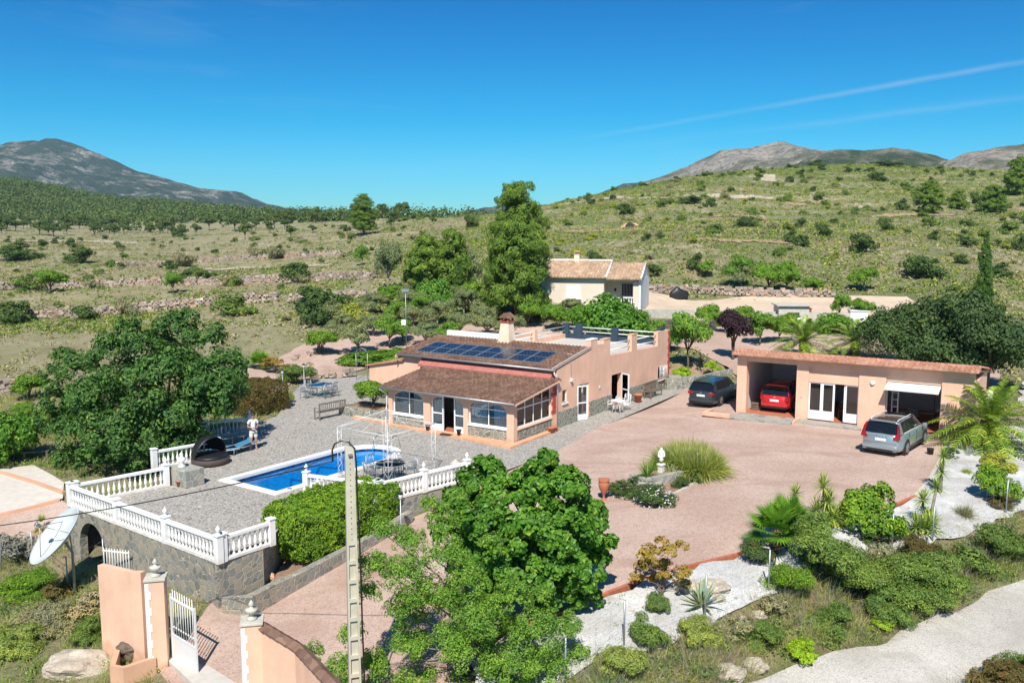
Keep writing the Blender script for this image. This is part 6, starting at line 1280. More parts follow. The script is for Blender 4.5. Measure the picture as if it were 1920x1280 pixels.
wallseg('garden_wall', 'salmon wall with brown tile capping sloping away right of the gate', [Vector((pr0.x+.26, pr0.y-.02, 0)), Vector((q1.x, q1.y, 0)), Vector((q2.x, q2.y, 0)), Vector((q3.x, q3.y, 0))], gz, [gz+2.2, q1.z, q2.z, q3.z], .22, M['salmon'], M['tile_brown'])
# gate leaf, hinged on the left pillar and swung inward
gh = pl0+Vector((.34, .12, .04)); gt = thing('entrance_gate', 'white metal entrance gate leaf standing open beside the left pillar', 'gate', gh, R(-42))
GL = 1.45; GHt = 2.0; mb = MB(); [mb.box(a, b_, -.025, .025, c, d) for a, b_, c, d in ((0, .06, 0, GHt), (GL-.06, GL, 0, GHt-.05), (.06, GL-.06, 0, .06), (.06, GL-.06, .72, .78), (.06, GL-.06, GHt-.16, GHt-.10))]; mb.build('frame', M['metal_w'], gt)
mb = MB(); mb.box(.06, GL-.06, -.01, .01, .06, .72); mb.build('lower_panel', M['metal_w'], gt)
for i in range(9): x = .17+i*.14; mb = MB(); mb.tube([(x, 0, .78), (x, 0, GHt+.10)], .014, 6); mb.lathe([(0, -.04), (.03, 0), (0, .05)], 6, (x, 0, GHt+.13)); mb.lathe([(0, -.05), (.035, 0), (0, .05)], 6, (x, 0, 1.02)); mb.build('bar', M['metal_w'], gt)
# white railing behind the curved wall
ra, rb_ = G(196, 1090, -1.9), G(246, 1096, -1.9); rd = rb_-ra; rt = thing('railing', 'low white metal railing behind the curved salmon wall, below the terrace', 'railing', ra+Vector((0, 0, .2)), math.atan2(rd.y, rd.x)); L = rd.length
mb = MB(); mb.box(0, L, -.02, .02, .95, 1.0); mb.box(0, L, -.02, .02, .15, .2); mb.build('rail', M['metal_w'], rt)
for i in range(10): mb = MB(); x = .04+i*(L-.08)/9; mb.tube([(x, 0, .0), (x, 0, 1.08)], .014, 6); mb.build('bar', M['metal_w'], rt)
# kerb bed at the foot of the wall and threshold slab
strip('planter_kerb', 'salmon kerb of the small soil bed at the foot of the curved wall', 'kerb', [G(292, 1246, gz), G(232, 1266, gz-.05), G(212, 1262, gz-.05), G(222, 1228, gz-.05)], .16, .26, M['salmon'], .3)
boulder('dry_stump', 'lumpy dead brown stump in the bed at the foot of the curved wall', G(250, 1222, gz)+Vector((0, 0, .1)), (.9, .7, .7), 3, M['bark'], 'stump')
mb = MB(); th_ = [G(306, 1232, gz), G(345, 1222, gz), G(470, 1300, gz), G(470, 1340, gz), G(420, 1340, gz)]; mb.prism([(p.x, p.y) for p in th_], gz-.1, gz+.06, lambda u, v, d: (u, v, d)); ts = mb.build('threshold_slab', M['slab'], kind='structure')
# ================================================================ CONCRETE UTILITY POLE AND CABLE
pb = Vector(((668-960)/CF*22, 22.0, 0)); ptop = atdepth(655, 836, 22.0); pb = Vector((ptop.x, 22.0, hz(ptop.x, 22.0)))
pole = thing('utility_pole', 'tall tapering pale concrete utility pole rising beside the foreground tree', 'utility pole', pb, R(18)); hp_ = ptop.z-pb.z
mb = MB(); N_ = 1
def pw_(z): q = z/hp_; return .165-.055*q, .12-.045*q
z_split = hp_*.655
a0_, b0_ = pw_(0); a1_, b1_ = pw_(hp_)
for s in (-1, 1):     # the two flanges and the web give the recessed panels of the lower part
    mb.add([(s*a0_-(.05*s), -b0_, -.5), (s*a0_, -b0_, -.5), (s*a0_, b0_, -.5), (s*a0_-(.05*s), b0_, -.5)]+[(s*pw_(z_split)[0]-(.05*s), -pw_(z_split)[1], z_split), (s*pw_(z_split)[0], -pw_(z_split)[1], z_split), (s*pw_(z_split)[0], pw_(z_split)[1], z_split), (s*pw_(z_split)[0]-(.05*s), pw_(z_split)[1], z_split)], [(0, 3, 2, 1), (4, 5, 6, 7), (0, 1, 5, 4), (1, 2, 6, 5), (2, 3, 7, 6), (3, 0, 4, 7)])
w0, w1 = a0_-.05, pw_(z_split)[0]-.05
mb.add([(-w0, -.04, -.5), (w0, -.04, -.5), (w0, .04, -.5), (-w0, .04, -.5), (-w1, -.04, z_split), (w1, -.04, z_split), (w1, .04, z_split), (-w1, .04, z_split)], [(0, 3, 2, 1), (4, 5, 6, 7), (0, 1, 5, 4), (1, 2, 6, 5), (2, 3, 7, 6), (3, 0, 4, 7)])
for k in range(9):
    z = .3+k*(z_split-.3)/9; ww = pw_(z)[0]-.052; bb = pw_(z)[1]-.004; mb.box(-ww, ww, -bb, bb, z, z+.10)
c1_, d1_ = pw_(z_split); mb.add([(-c1_, -d1_, z_split), (c1_, -d1_, z_split), (c1_, d1_, z_split), (-c1_, d1_, z_split), (-a1_, -b1_, hp_), (a1_, -b1_, hp_), (a1_, b1_, hp_), (-a1_, b1_, hp_)], [(0, 3, 2, 1), (4, 5, 6, 7), (0, 1, 5, 4), (1, 2, 6, 5), (2, 3, 7, 6), (3, 0, 4, 7)])
m_pole = plain('pole_concrete', (.50, .46, .36), .85, var=.14, scale=2.5, bump=.3); mb.build('shaft', m_pole, pole)
mb = MB()
for k in range(16): z = z_split+.15+k*(hp_-z_split-.3)/16; bb = pw_(z)[1]; mb.lathe([(.014, 0), (.014, .004), (0, .004)], 8, M=Matrix.Translation((0, -bb-.001, z)) @ Matrix.Rotation(R(90), 4, 'X'))
mb.build('bolt_hole', M['dark'], pole)
mb = MB(); mb.tube([(.02, 0, hp_-.05), (.0, 0, hp_+.12), (-.04, 0, hp_+.16)], .02, 6); mb.box(-.05, .05, -.14, .14, hp_-.22, hp_-.17); mb.build('bracket', M['grey_metal'], pole)
PT = pb+Vector((0, 0, hp_)); cw = MB(); rt_ = [PT+Vector(v) for v in ((-.40, -.1, -.36), (-.42, -.05, -.10), (-.36, -.03, .06), (-.20, -.03, .14), (0.0, -.03, .10), (.14, -.05, -.05), (.18, -.10, -.4), (.19, -.12, -1.2), (.22, -.12, -2.2), (.24, -.14, -3.4), (.25, -.14, -4.6), (.28, -.16, -6.2), (.30, -.18, -7.2))]
A_ = PT+Vector((-.40, -.1, -.36)); B_ = atdepth(-320, 1012, 30.0); span = [B_.lerp(A_, i/30)+Vector((0, 0, -1.1*4*(i/30)*(1-i/30)*.35)) for i in range(31)]
cw.tube(span, .016, 6); tag(cw.build('power_cable', M['black']), 'black overhead cable sagging from the utility pole out to the left over the terrace', 'cable')
cw = MB(); cw.tube(rt_, .022, 8); tag(cw.build('cable_drop', M['black']), 'thick black cable looping over the top of the utility pole and down its right side', 'cable')
# ================================================================ SATELLITE DISH
dc = atdepth(117, 1012, 31.0); dgz = hz(dc.x, dc.y); ds = thing('satellite_dish', 'large white mesh satellite dish on a post beside the arch', 'satellite dish', Vector((dc.x, dc.y, dgz)))
nv = Vector((-.55, -.41, .66)).normalized(); q = nv.to_track_quat('Z', 'Y').to_matrix().to_4x4(); DR = 1.16; cz_ = dc.z-dgz
prof = [(DR*i/12, .36*(i/12)**2) for i in range(13)]; Mq = Matrix.Translation((0, 0, cz_)) @ q
mb = MB(); vs = []; fs = []; n_ = 40
for i, (r_, z) in enumerate(prof):
    for k in range(n_): a = 2*math.pi*k/n_; vs.append((r_*math.cos(a), r_*math.sin(a), z))
for i in range(12):
    for k in range(n_): fs.append((i*n_+k, i*n_+(k+1) % n_, (i+1)*n_+(k+1) % n_, (i+1)*n_+k))
m_dish = plain('dish_paint', (.50, .53, .52), .6, var=.10, scale=2); mb.add(vs, fs, True, Mq); do = mb.build('reflector', m_dish, ds); sm_ = do.modifiers.new('solid', 'SOLIDIFY'); sm_.thickness = .015
mb = MB(); fp = Mq @ Vector((0, 0, .95))
for k in range(3): a = k*2.094+.5; mb.tube([Mq @ Vector((DR*.72*math.cos(a), DR*.72*math.sin(a), .2)), fp], .014, 6)
mb.build('feed_strut', M['grey_metal'], ds); mb = MB(); mb.lathe([(.0, 0), (.06, 0), (.06, .14), (.1, .14), (.1, .16), (0, .16)], 12, M=Matrix.Translation(fp) @ q); mb.build('feed_horn', M['grey_metal'], ds)
mb = MB(); bk = Mq @ Vector((0, 0, -.12)); mb.tube([(0.25, .15, -.3), (0.25, .15, cz_-.5), tuple(bk)], .05, 8); mb.tube([(.25, .15, cz_-.6), tuple(Mq @ Vector((.4, .3, .03)))], .025, 6); mb.build('mast', M['grey_metal'], ds)
# ================================================================ GAZEBO
gn = Vector((-5.15, 36.75, .03)); gz_ = thing('gazebo', 'white wrought iron gazebo frame without cover at the near side of the pool', 'gazebo', gn, R(54)); S = 3.0; EH = 2.15; AP = 2.85
cs = [(0, 0), (S, 0), (S, S), (0, S)]
for i, (x, y) in enumerate(cs):
    for (ax, ay) in ((1 if x == 0 else -1, 0), (0, 1 if y == 0 else -1)):
        mb = MB(); o2 = (x+ax*.24, y+ay*.24); mb.tube([(x, y, 0), (x, y, EH)], .014, 6) if ax else None; mb.tube([(*o2, 0), (*o2, EH)], .006, 5)
        for z in (.1, 1.95): mb.tube([(x, y, z), (*o2, z)], .008, 5)
        for j, z0 in enumerate((.2, .8, 1.4)):
            pts = [(x+ax*.12+ax*.09*math.sin(a)*(1 if j % 2 else -1), y+ay*.12+ay*.09*math.sin(a)*(1 if j % 2 else -1), z0+.5*a/6.283) for a in np.linspace(0, 6.283, 13)]; mb.tube(pts, .0065, 5)
            mb.tube([(x+ax*(.12+.055*math.cos(a)), y+ay*(.12+.055*math.cos(a)), z0+.52+.055*math.sin(a)) for a in np.linspace(0, 6.283, 13)], .005, 5)
        mb.build('lattice_post', M['metal_w'], gz_)
for i in range(4):
    a, b_ = cs[i], cs[(i+1) % 4]; mb = MB(); mb.tube([(*a, EH), (*b_, EH)], .014, 6); mb.tube([(*a, EH-.18), (*b_, EH-.18)], .006, 6); mb.build('eave_rail', M['metal_w'], gz_)
    mb = MB(); mb.tube([(*a, EH), (S/2, S/2, AP)], .013, 6); mb.build('rafter', M['metal_w'], gz_)
    mb = MB(); m2 = ((a[0]+b_[0])/2, (a[1]+b_[1])/2); mb.tube([(*m2, EH), (S/2, S/2, AP)], .007, 6); mb.build('rafter', M['metal_w'], gz_)
mb = MB(); mb.lathe([(0, -.05), (.05, 0), (.02, .06), (.03, .1), (0, .15)], 10, (S/2, S/2, AP)); mb.build('finial', M['metal_w'], gz_)
# ---- furniture builders
def wtable(label, p, r_, h_=.73, mtl='glass_blue', rect=None, rz=0, legm='grey_metal'):
    t = thing('garden_table', label, 'table', p, rz); mb = MB()
    if rect: mb.box(-rect[0]/2, rect[0]/2, -rect[1]/2, rect[1]/2, h_, h_+.02)
    else: mb.lathe([(0, h_), (r_, h_), (r_, h_+.02), (0, h_+.02)], 28)
    mb.build('table_top', M[mtl], t); mb = MB()
    if not rect: mb.tube([(r_*math.cos(a), r_*math.sin(a), h_+.0) for a in np.linspace(0, 6.283, 29)], .022, 6)
    else: [mb.tube([(a, -rect[1]/2, h_), (a, rect[1]/2, h_)], .02, 6) for a in (-rect[0]/2, rect[0]/2)]; [mb.tube([(-rect[0]/2, b_, h_), (rect[0]/2, b_, h_)], .02, 6) for b_ in (-rect[1]/2, rect[1]/2)]
    mb.build('rim', M[legm], t)
    for k in range(4):
        a = k*1.5708+.785; R_ = r_*.7 if not rect else 0; x, y = (R_*math.cos(a), R_*math.sin(a)) if not rect else (math.copysign(rect[0]/2-.06, math.cos(a)), math.copysign(rect[1]/2-.06, math.sin(a)))
        mb = MB(); mb.tube([(x*.75, y*.75, h_), (x*.6, y*.6, h_*.5), (x, y, 0)], .018, 6); mb.build('leg', M[legm], t)
    return t
def wchair(label, p, rz, mtl='grey_metal', group=None, W=.5, arms=True, slats=7, tag_='chair'):
    t = thing('garden_chair', label, tag_, p, rz, group); m_ = M[mtl]; h_ = .43
    mb = MB(); [mb.box(-.22, .22, y-.018, y+.018, h_-.01, h_+.015) for y in np.linspace(-W/2+.03, W/2-.03, slats)]; mb.box(.2, .24, -W/2, W/2, h_-.02, h_+.015); mb.box(-.24, -.2, -W/2, W/2, h_-.02, h_+.015); mb.build('seat', m_, t)
    mb = MB(); [mb.tube([(-.23, y, h_), (-.30, y, .92)], .012, 5) for y in np.linspace(-W/2+.05, W/2-.05, slats-2)]; mb.tube([(-.31, -W/2, .92), (-.32, 0, .97), (-.31, W/2, .92)], .02, 6); mb.build('backrest', m_, t)
    for s in (-1, 1):
        mb = MB(); mb.tube([(.22, s*W/2, 0), (.22, s*W/2, .64 if arms else h_)], .016, 6); mb.build('leg', m_, t); mb = MB(); mb.tube([(-.30, s*W/2, 0), (-.23, s*W/2, h_), (-.31, s*W/2, .92)], .016, 6); mb.build('leg', m_, t)
        if arms: mb = MB(); mb.tube([(.24, s*W/2, .64), (-.27, s*W/2, .66)], .02, 6); mb.build('armrest', m_, t)
    return t
def bench(label, p, rz, W=1.5, mtl='wood'):
    t = thing('garden_bench', label, 'bench', p, rz); m_ = M[mtl]
    mb = MB(); [mb.box(x, x+.07, -W/2, W/2, .41, .44) for x in (-.2, -.11, -.02, .07, .16)]; mb.build('seat', m_, t, .005)
    mb = MB(); mb.box(-.25, -.21, -W/2, W/2, .86, .95); mb.box(-.25, -.21, -W/2, W/2, .50, .56); [mb.box(-.24, -.22, y-.02, y+.02, .56, .86) for y in np.linspace(-W/2+.08, W/2-.08, 14)]; mb.build('backrest', m_, t)
    for s in (-1, 1):
        for x, hh in ((.2, .64), (-.23, .92)): mb = MB(); mb.box(x-.03, x+.03, s*(W/2-.03)-.03, s*(W/2-.03)+.03, 0, hh); mb.build('leg', m_, t)
        mb = MB(); mb.box(-.26, .25, s*(W/2-.03)-.035, s*(W/2-.03)+.035, .64, .67); mb.build('armrest', m_, t)
    return t
def pot(label, p, r_=.2, h_=.36, name='plant_pot', mtl='terracotta', cat='pot'):
    t = MB(); t.lathe([(0, 0), (r_*.62, 0), (r_*.92, h_*.85), (r_*1.08, h_*.86), (r_*1.08, h_), (r_*.92, h_), (r_*.88, h_*.9), (0, h_*.88)], 18); o = t.build(name, M[mtl]); o.location = p; return tag(o, label, cat)
fl = .03
wtable('round blue glass table under the gazebo frame', G(731, 902, fl)+Vector((0, .2, 0)), .62)
gc_ = G(731, 902, fl)+Vector((0, .2, 0))
for k, (a, lb) in enumerate(((2.6, 'grey metal chair left of the round glass table under the gazebo'), (.35, 'grey metal chair right of the round glass table under the gazebo'), (1.5, 'grey metal chair behind the round glass table under the gazebo'), (3.5, 'grey metal chair nearest the left gazebo post'))):
    wchair(lb, gc_+Vector((.85*math.cos(a), .85*math.sin(a), 0)), a+math.pi, group='chairs round the gazebo table')
td_ = G(600, 742, fl); wtable('rectangular glass dining table at the back of the paved terrace', td_, 0, rect=(1.5, .9), rz=R(55))
for k, (dx, dy, a, lb) in enumerate(((-1.05, .1, 0, 'grey metal chair at the near end of the back dining table'), (1.05, 0, 180, 'grey metal chair at the far end of the back dining table'), (.35, -.75, 90, 'grey metal chair on the house side of the back dining table'), (-.35, -.78, 90, 'grey metal chair beside it on the house side, nearer the pool'), (0, .8, -90, 'grey metal chair on the tree side of the back dining table'))):
    v_ = Matrix.Rotation(R(55), 3, 'Z') @ Vector((dx, dy, 0)); wchair(lb, td_+v_, R(55+a), group='chairs round the back dining table')
bench('grey wooden bench seen from behind beside the stone citrus planter', G(619, 782, fl), R(140), 1.9, 'wood_grey')
hl = lambda x, y, z=0: HO+Matrix.Rotation(R(-33), 3, 'Z') @ Vector((x, y, z))
bench('brown slatted garden bench against the right wall of the villa', hl(.62, 15.4), R(-33), 1.7, 'wood')
pot('large terracotta pot between the bench and the side door of the villa', hl(.6, 13.2), .27, .52)
pot('small terracotta pot by the downpipe at the corner of the porch', hl(.35, 3.5), .15, .26); pot('terracotta pot beside the smaller one at the porch corner', hl(.38, 3.05), .19, .32)
wchair('white garden chair at the small table by the villa side wall', hl(.95, 10.55), R(-33+250), 'metal_w'); wchair('second white garden chair close against the villa side wall', hl(.5, 10.0), R(-33+180), 'metal_w')
t = wtable('small white folding table by the villa side wall', hl(1.0, 9.6), 0, rect=(.7, .6), rz=R(-33), mtl='white', legm='metal_w')
for x in (-5.22, -3.18): pot('dark pot on the '+('left' if x < -4 else 'right')+' of the arched porch door', hl(x, -.28, .1), .13, .28, mtl='black')
# ---- stone planter with a citrus tree by the house
pc = G(684, 783, fl); t = thing('stone_planter', 'L-shaped stone planter bed with a round citrus tree beside the porch', 'planter', pc, R(-33)); mb = MB()
for a in ((-1.9, 1.9, -.12, .12), (-1.9, -1.66, .12, 1.9), (1.66, 1.9, .12, 1.9), (-1.66, 1.66, 1.66, 1.9)): mb.box(a[0], a[1], a[2], a[3], 0, .5)
mb.build('planter_wall', M['clad_light'], t); mb = MB(); mb.box(-1.66, 1.66, .12, 1.66, 0, .40); mb.build('soil', M['soil'], t)
plant('citrus', 'round bright green citrus tree in the stone planter beside the porch', 'citrus tree', pc+Matrix.Rotation(R(-33), 3, 'Z') @ Vector((-.2, .95, .35)), 2.5, 1.75, v=0)
# ---- daybed, sun loungers, barbecue etc. in the tree shade
db = G(395, 868, fl); t = thing('daybed', 'round brown wicker daybed with a black folding canopy in the shade of the tree', 'daybed', db, R(-35)); t.scale = (.88, .88, .88)
mb = MB(); mb.lathe([(0, 0), (.95, 0), (.98, .32), (.90, .34), (0, .34)], 28); mb.build('base', M['wicker'], t); mb = MB(); mb.lathe([(0, 0), (.88, 0), (.90, .06), (.84, .13), (0, .15)], 28, (0, 0, .34)); mb.build('cushion', M['black'], t)
mb = MB(); vs = []; na, nb_ = 12, 20
for i in range(na+1):
    th2 = R(12+96*i/na)
    for k in range(nb_+1): ph = math.pi*k/nb_; vs.append((-math.cos(th2)*.97*math.sin(ph), .97*math.cos(ph), .36+math.sin(th2)*1.10*math.sin(ph)))
mb.add(vs, [(i*(nb_+1)+k, i*(nb_+1)+k+1, (i+1)*(nb_+1)+k+1, (i+1)*(nb_+1)+k) for i in range(na) for k in range(nb_)], True); cn_ = mb.build('canopy', M['black'], t); cn_.modifiers.new('solid', 'SOLIDIFY').thickness = .02
def lounger(label, p, rz, mtl='grey_metal', fab='blue_mesh', back=35, group=None):
    t = thing('sun_lounger', label, 'sun lounger', p, rz, group); mb = MB(); [mb.tube([(-.95, s*.3, .3), (.35, s*.3, .3), (.35+.7*math.cos(R(back)), s*.3, .3+.7*math.sin(R(back)))], .022, 6) for s in (-1, 1)]; mb.tube([(-.95, -.3, .3), (-.95, .3, .3)], .022, 6); mb.tube([(.35+.7*math.cos(R(back)), -.3, .3+.7*math.sin(R(back))), (.35+.7*math.cos(R(back)), .3, .3+.7*math.sin(R(back)))], .022, 6); mb.build('frame', M[mtl], t)
    mb = MB(); mb.box(-.93, .35, -.28, .28, .30, .315); mb.build('bed', M[fab], t); mb = MB(); mb.prism([(0, 0), (.7, 0), (.7, .015), (0, .015)], -.28, .28, lambda u, v, d: (.35+u*math.cos(R(back))-v*math.sin(R(back)), d, .3+u*math.sin(R(back))+v*math.cos(R(back)))); mb.build('backrest', M[fab], t)
    for x in (-.75, .3):
        for s in (-1, 1): mb = MB(); mb.tube([(x, s*.3, .3), (x, s*.3, 0)], .02, 6); mb.build('leg', M[mtl], t)
    return t
M['blue_mesh'] = plain('blue_mesh_fabric', (.04, .20, .36), .7, var=.1)
lounger('blue sun lounger nearest the daybed in the tree shade', G(428, 850, fl), R(35), group='sun loungers under the tree', back=15); lounger('blue sun lounger beside the standing person', G(452, 846, fl), R(62), group='sun loungers under the tree', back=20)
wchair('grey metal chair behind the sun loungers, against the balustrade', G(425, 836, fl), R(-60)); wchair('grey metal chair just left of the standing person', G(452, 830, fl), R(-100))
# plinth with white ornament and pot at the end of the left balustrade
bp_ = G(335, 912, fl)+Vector((.1, .35, 0)); t = thing('stone_plinth', 'square stone barbecue plinth at the right end of the left terrace balustrade', 'plinth', bp_, R(-36)); mb = MB(); mb.box(-.65, .65, -.35, .55, 0, .72); mb.build('block', M['flag'], t, .02)
mb = MB(); mb.lathe([(0, 0), (.16, 0), (.17, .06), (.08, .1), (.09, .2), (.19, .32), (.14, .4), (.05, .46), (.08, .55), (.03, .62), (0, .64)], 12); o = mb.build('ornament', M['white_pl']); o.location = bp_+Vector((-.1, .1, .72)); tag(o, 'white stone ornament standing on the stone plinth at the tree edge', 'ornament')
pot('terracotta pot on the paving at the foot of the stone plinth', G(341, 907, fl)+Vector((.05, -.35, 0)), .17, .26)
mb = MB(); mb.lathe([(0, 0), (.13, 0), (.24, .22), (.28, .30), (.10, .38), (.06, .44), (0, .46)], 16); o = mb.build('urn', M['concrete']); o.location = G(854, 880, fl); o.location.z += .02; tag(o, 'squat beige lidded urn on the paving behind the right balustrade end', 'urn')
# lamps, sensor posts
def lamp_post(label, p, h_, two=False):
    t = thing('garden_lamp', label, 'lamp post', p); mb = MB(); mb.lathe([(.07, 0), (.05, .05), (.025, .12), (.025, h_-.3)], 10); mb.build('post', M['grey_metal'], t); mb = MB(); mb.lathe([(.03, h_-.3), (.07, h_-.26), (.09, h_-.08), (.0, h_-.07)], 8); mb.build('lantern', M['lens_clear'], t); mb = MB(); mb.lathe([(.12, h_-.08), (.03, h_), (0, h_+.03)], 8); mb.build('cap', M['black'], t); return t
lamp_post('slim garden lamp post left of the paved dining corner', T(531, 748), 1.9); lamp_post('slim garden lamp post beside the back dining table', G(571, 742, fl), 2.1); lamp_post('dark garden lamp at the right edge of the clipped hedge', T(752, 1012), 1.9)
# solar pump and objects behind the house
t = thing('antenna_mast', 'thin grey mast with a white box behind the villa roof', 'mast', T(762, 662)); p0_ = t.location; mb = MB(); hmast = (662-540)*p0_.y/CF; mb.tube([(0, 0, 0), (0, 0, hmast)], .03, 6); mb.build('pole', M['grey_metal'], t); mb = MB(); mb.box(-.35, .0, -.12, .12, hmast*.44, hmast*.52); mb.build('box', M['white'], t); mb = MB(); mb.box(-.3, .3, -.1, .1, hmast-.25, hmast); mb.build('panel', M['grey_metal'], t)
# bucket and urn on the court
b_ = MB(); b_.lathe([(0, 0), (.13, 0), (.16, .3), (.17, .31), (.15, .31), (.13, .05), (0, .04)], 16); o = b_.build('bucket', M['black']); o.location = G(1744, 852, .04); tag(o, 'small black bucket on the gravel right of the silver SUV', 'bucket')
mb = MB(); mb.lathe([(.0, 0), (.16, 0), (.15, .03), (.05, .06), (.04, .2), (.08, .3), (.17, .45), (.22, .62), (.23, .72), (.19, .78), (.24, .84), (.24, .88), (.19, .87), (0, .8)], 18); o = mb.build('garden_urn', M['terracotta']); o.location = T(1132, 938); tag(o, 'tall terracotta amphora urn standing on the gravel by the foreground fig tree', 'urn')
# ================================================================ ROUNDABOUT BED IN THE COURT
ib = [T(*p) for p in [(1150, 932), (1205, 940), (1250, 935), (1290, 915), (1345, 888), (1330, 870), (1280, 870), (1230, 895), (1170, 905)]]
drape('island_soil', [(p.x, p.y) for p in ib], M['soil'], .05)
strip('bed_edging', 'pale stone edging round the planted island in the gravel court', 'kerb', [p+Vector((0, 0, .02)) for p in ib[:5]], .14, .08, M['concrete'])
sp_ = T(1243, 908); t = thing('stone_planter', 'low white stone planter in the island bed under the statue', 'planter', sp_, R(35)); mb = MB(); mb.box(-1.1, 1.1, -.12, .12, 0, .42); mb.box(-1.1, -.88, .12, .9, 0, .42); mb.box(.88, 1.1, .12, .9, 0, .42); mb.build('planter_wall', M['flag'], t); mb = MB(); mb.box(-.88, .88, .12, .8, 0, .36); mb.build('soil', M['soil'], t)
st = thing('statue', 'small white stone figure on a tall pedestal in front of the tall grass clump', 'statue', T(1239, 900)); M['statue'] = plain('weathered_white_stone', (.66, .64, .58), .85, var=.12, bump=.3)
mb = MB(); mb.lathe([(.24, 0), (.24, .14), (.17, .18), (.15, .62), (.20, .66), (.20, .74), (0, .74)], 4); mb.build('pedestal', M['statue'], st, .01)
V_ = [(0, 0, .80), (0, 0, 1.0), (0, 0, 1.18), (0, 0, 1.28), (0, 0, 1.36), (0, 0, 1.44), (.10, -.02, 1.25), (.13, -.06, 1.08), (.04, -.12, 1.05), (-.10, 0, 1.25), (-.13, -.02, 1.06), (-.05, -.1, 1.0)]
skin('figure', V_, [(0, 1), (1, 2), (2, 3), (3, 4), (4, 5), (3, 6), (6, 7), (7, 8), (3, 9), (9, 10), (10, 11)], [.13, .10, .09, .08, .045, .075, .045, .04, .035, .045, .04, .035], M['statue'], st, 2)
agave('cycad with a dense green rosette in the round white pot of the island bed', T(1214, 908)+Vector((0, 0, .35)), .75, 46, .05, 4, 'fanpalm', 'cycad')
mb = MB(); mb.lathe([(0, 0), (.62, 0), (.66, .3), (.58, .3), (.55, .22), (0, .2)], 20); o = mb.build('round_planter', M['flag']); o.location = T(1214, 910); tag(o, 'round white stone planter holding the cycad in the island bed', 'planter')
agave('blue green agave beside the statue pedestal', T(1258, 898)+Vector((0, 0, .2)), .5, 20, .12, 9)
for k, (x, y, lb) in enumerate([(1308, 890, 'tall pampas-like grass clump, right part of the island mass'), (1270, 882, 'tall pampas-like grass clump behind the statue'), (1290, 868, 'tall pampas-like grass clump at the back of the island bed')]):
    tuft(lb, T(x, y), 2600, 1.75-.15*k, .03, 'grass', (.55, 1.45), .55, 20+k, r=.75); o = tuft('dry straw coloured blades among the island grass', T(x, y), 500, 1.7, .025, 'dry', (.5, 1.5), .5, 40+k, r=.6, name='dry_grass_clump'); o['label'] = ['dry straw blades inside the right grass clump of the island', 'dry straw blades inside the grass clump behind the statue', 'dry straw blades inside the back grass clump of the island'][k]
def flowerbush(label, p, W, Ht, fl_='white', n=160, kind='darkbush', cat='shrub'):
    t = plant(kind, label, cat, p, W, Ht); g = np.random.default_rng(int(abs(p[0]*100))); d = unit(g.normal(size=(n, 3))); d[:, 2] = np.abs(d[:, 2]); w0 = KIND[kind]['W']; h0 = KIND[kind]['Ht']; C = d*np.array([w0*.47, w0*.47, h0*.85])*(.9+.12*g.random((n, 1)))+np.array([0, 0, h0*.05])
    V, F = leaf_geo(C, unit(d+g.normal(size=(n, 3))*.2), .10, .09, g); link('blossom', np_mesh('blossom', V, F, F_[fl_]), t); return t
flowerbush('low mound bush with white flowers at the front of the island bed', T(1228, 944), 1.9, .85, 'white', 200)
flowerbush('small white flowering bush behind the cycad', T(1190, 912), .9, .6, 'white', 60); plant('darkbush', 'round dark green mound bush at the left end of the island bed', 'shrub', T(1164, 932), 1.35, .75)
plant('darkbush', 'small dark bush right of the white flowering mound', 'shrub', T(1275, 915), .8, .6); plant('darkbush', 'small dark bush at the foot of the island grass', 'shrub', T(1305, 905), .7, .4)
# ================================================================ FOREGROUND TREES AND THE CLIPPED HEDGE
g = np.random.default_rng(11)
def special(name, label, cat, p, lobes, n, leaf, wl, fm, Ht, r0, g, sub=14, subr=.34, squash=.9, bark='bark', inner=.1, multi=1, nmax=12, base=.3, extra=None):
    t = thing(name, label, cat, p); C, Nn = crown_pts(lobes, n, g, sub, subr, squash, inner); L = leaf*(.65+.7*g.random(len(C))); V, F = leaf_geo(C, Nn, L, L*wl, g); link('crown', np_mesh('crown', V, F, F_[fm]), t)
    if r0: b_ = limb_mesh([tuple(q) for q in lobes], Ht, r0, g, base, .2, multi=multi, nmax=nmax); b_.build('trunk', M[bark], t)
    return t
def px_lobes(base, pts, Y):
    """lobes from places in the photograph at the plant's own distance: (px, py, radius px, depth offset)"""
    out = []
    for px, py, r_, dy in pts:
        q = atdepth(px, py, Y+dy); out.append((q.x-base.x, q.y-base.y, (q.z-base.z), r_*Y/CF))
    return out
# fig tree
fb = T(1000, 1160); fb = Vector((fb.x, fb.y, fb.z)); Yf = fb.y
pts = [(905, 905, 52, .3), (960, 935, 55, -.3), (1020, 895, 52, .2), (1060, 925, 50, -.4), (1100, 965, 46, .2), (870, 950, 48, .5), (915, 985, 58, -.7), (985, 1000, 62, -1.2), (1050, 995, 58, -1.0), (1105, 1025, 46, -.2), (1090, 1075, 50, -.6), (1030, 1070, 58, -1.2), (960, 1070, 58, -1.3), (890, 1050, 55, -.6), (1120, 1050, 28, .4), (1040, 1115, 45, -.6), (1095, 1118, 34, -.2), (930, 1110, 45, -.5), (850, 1000, 42, .6), (985, 930, 55, .9), (1060, 980, 55, 1.2), (920, 1000, 55, 1.3), (1000, 1060, 55, 1.3), (1145, 1015, 18, .1), (1025, 862, 22, .1), (915, 872, 22, .3)]
special('fig_tree', 'large bright green fig tree with broad leaves in the foreground', 'fig tree', fb, px_lobes(fb, pts, Yf), 36000, .155, .8, 'fig', 3.6, .13, g, 26, .28, .95, 'bark_g', .12, 2)
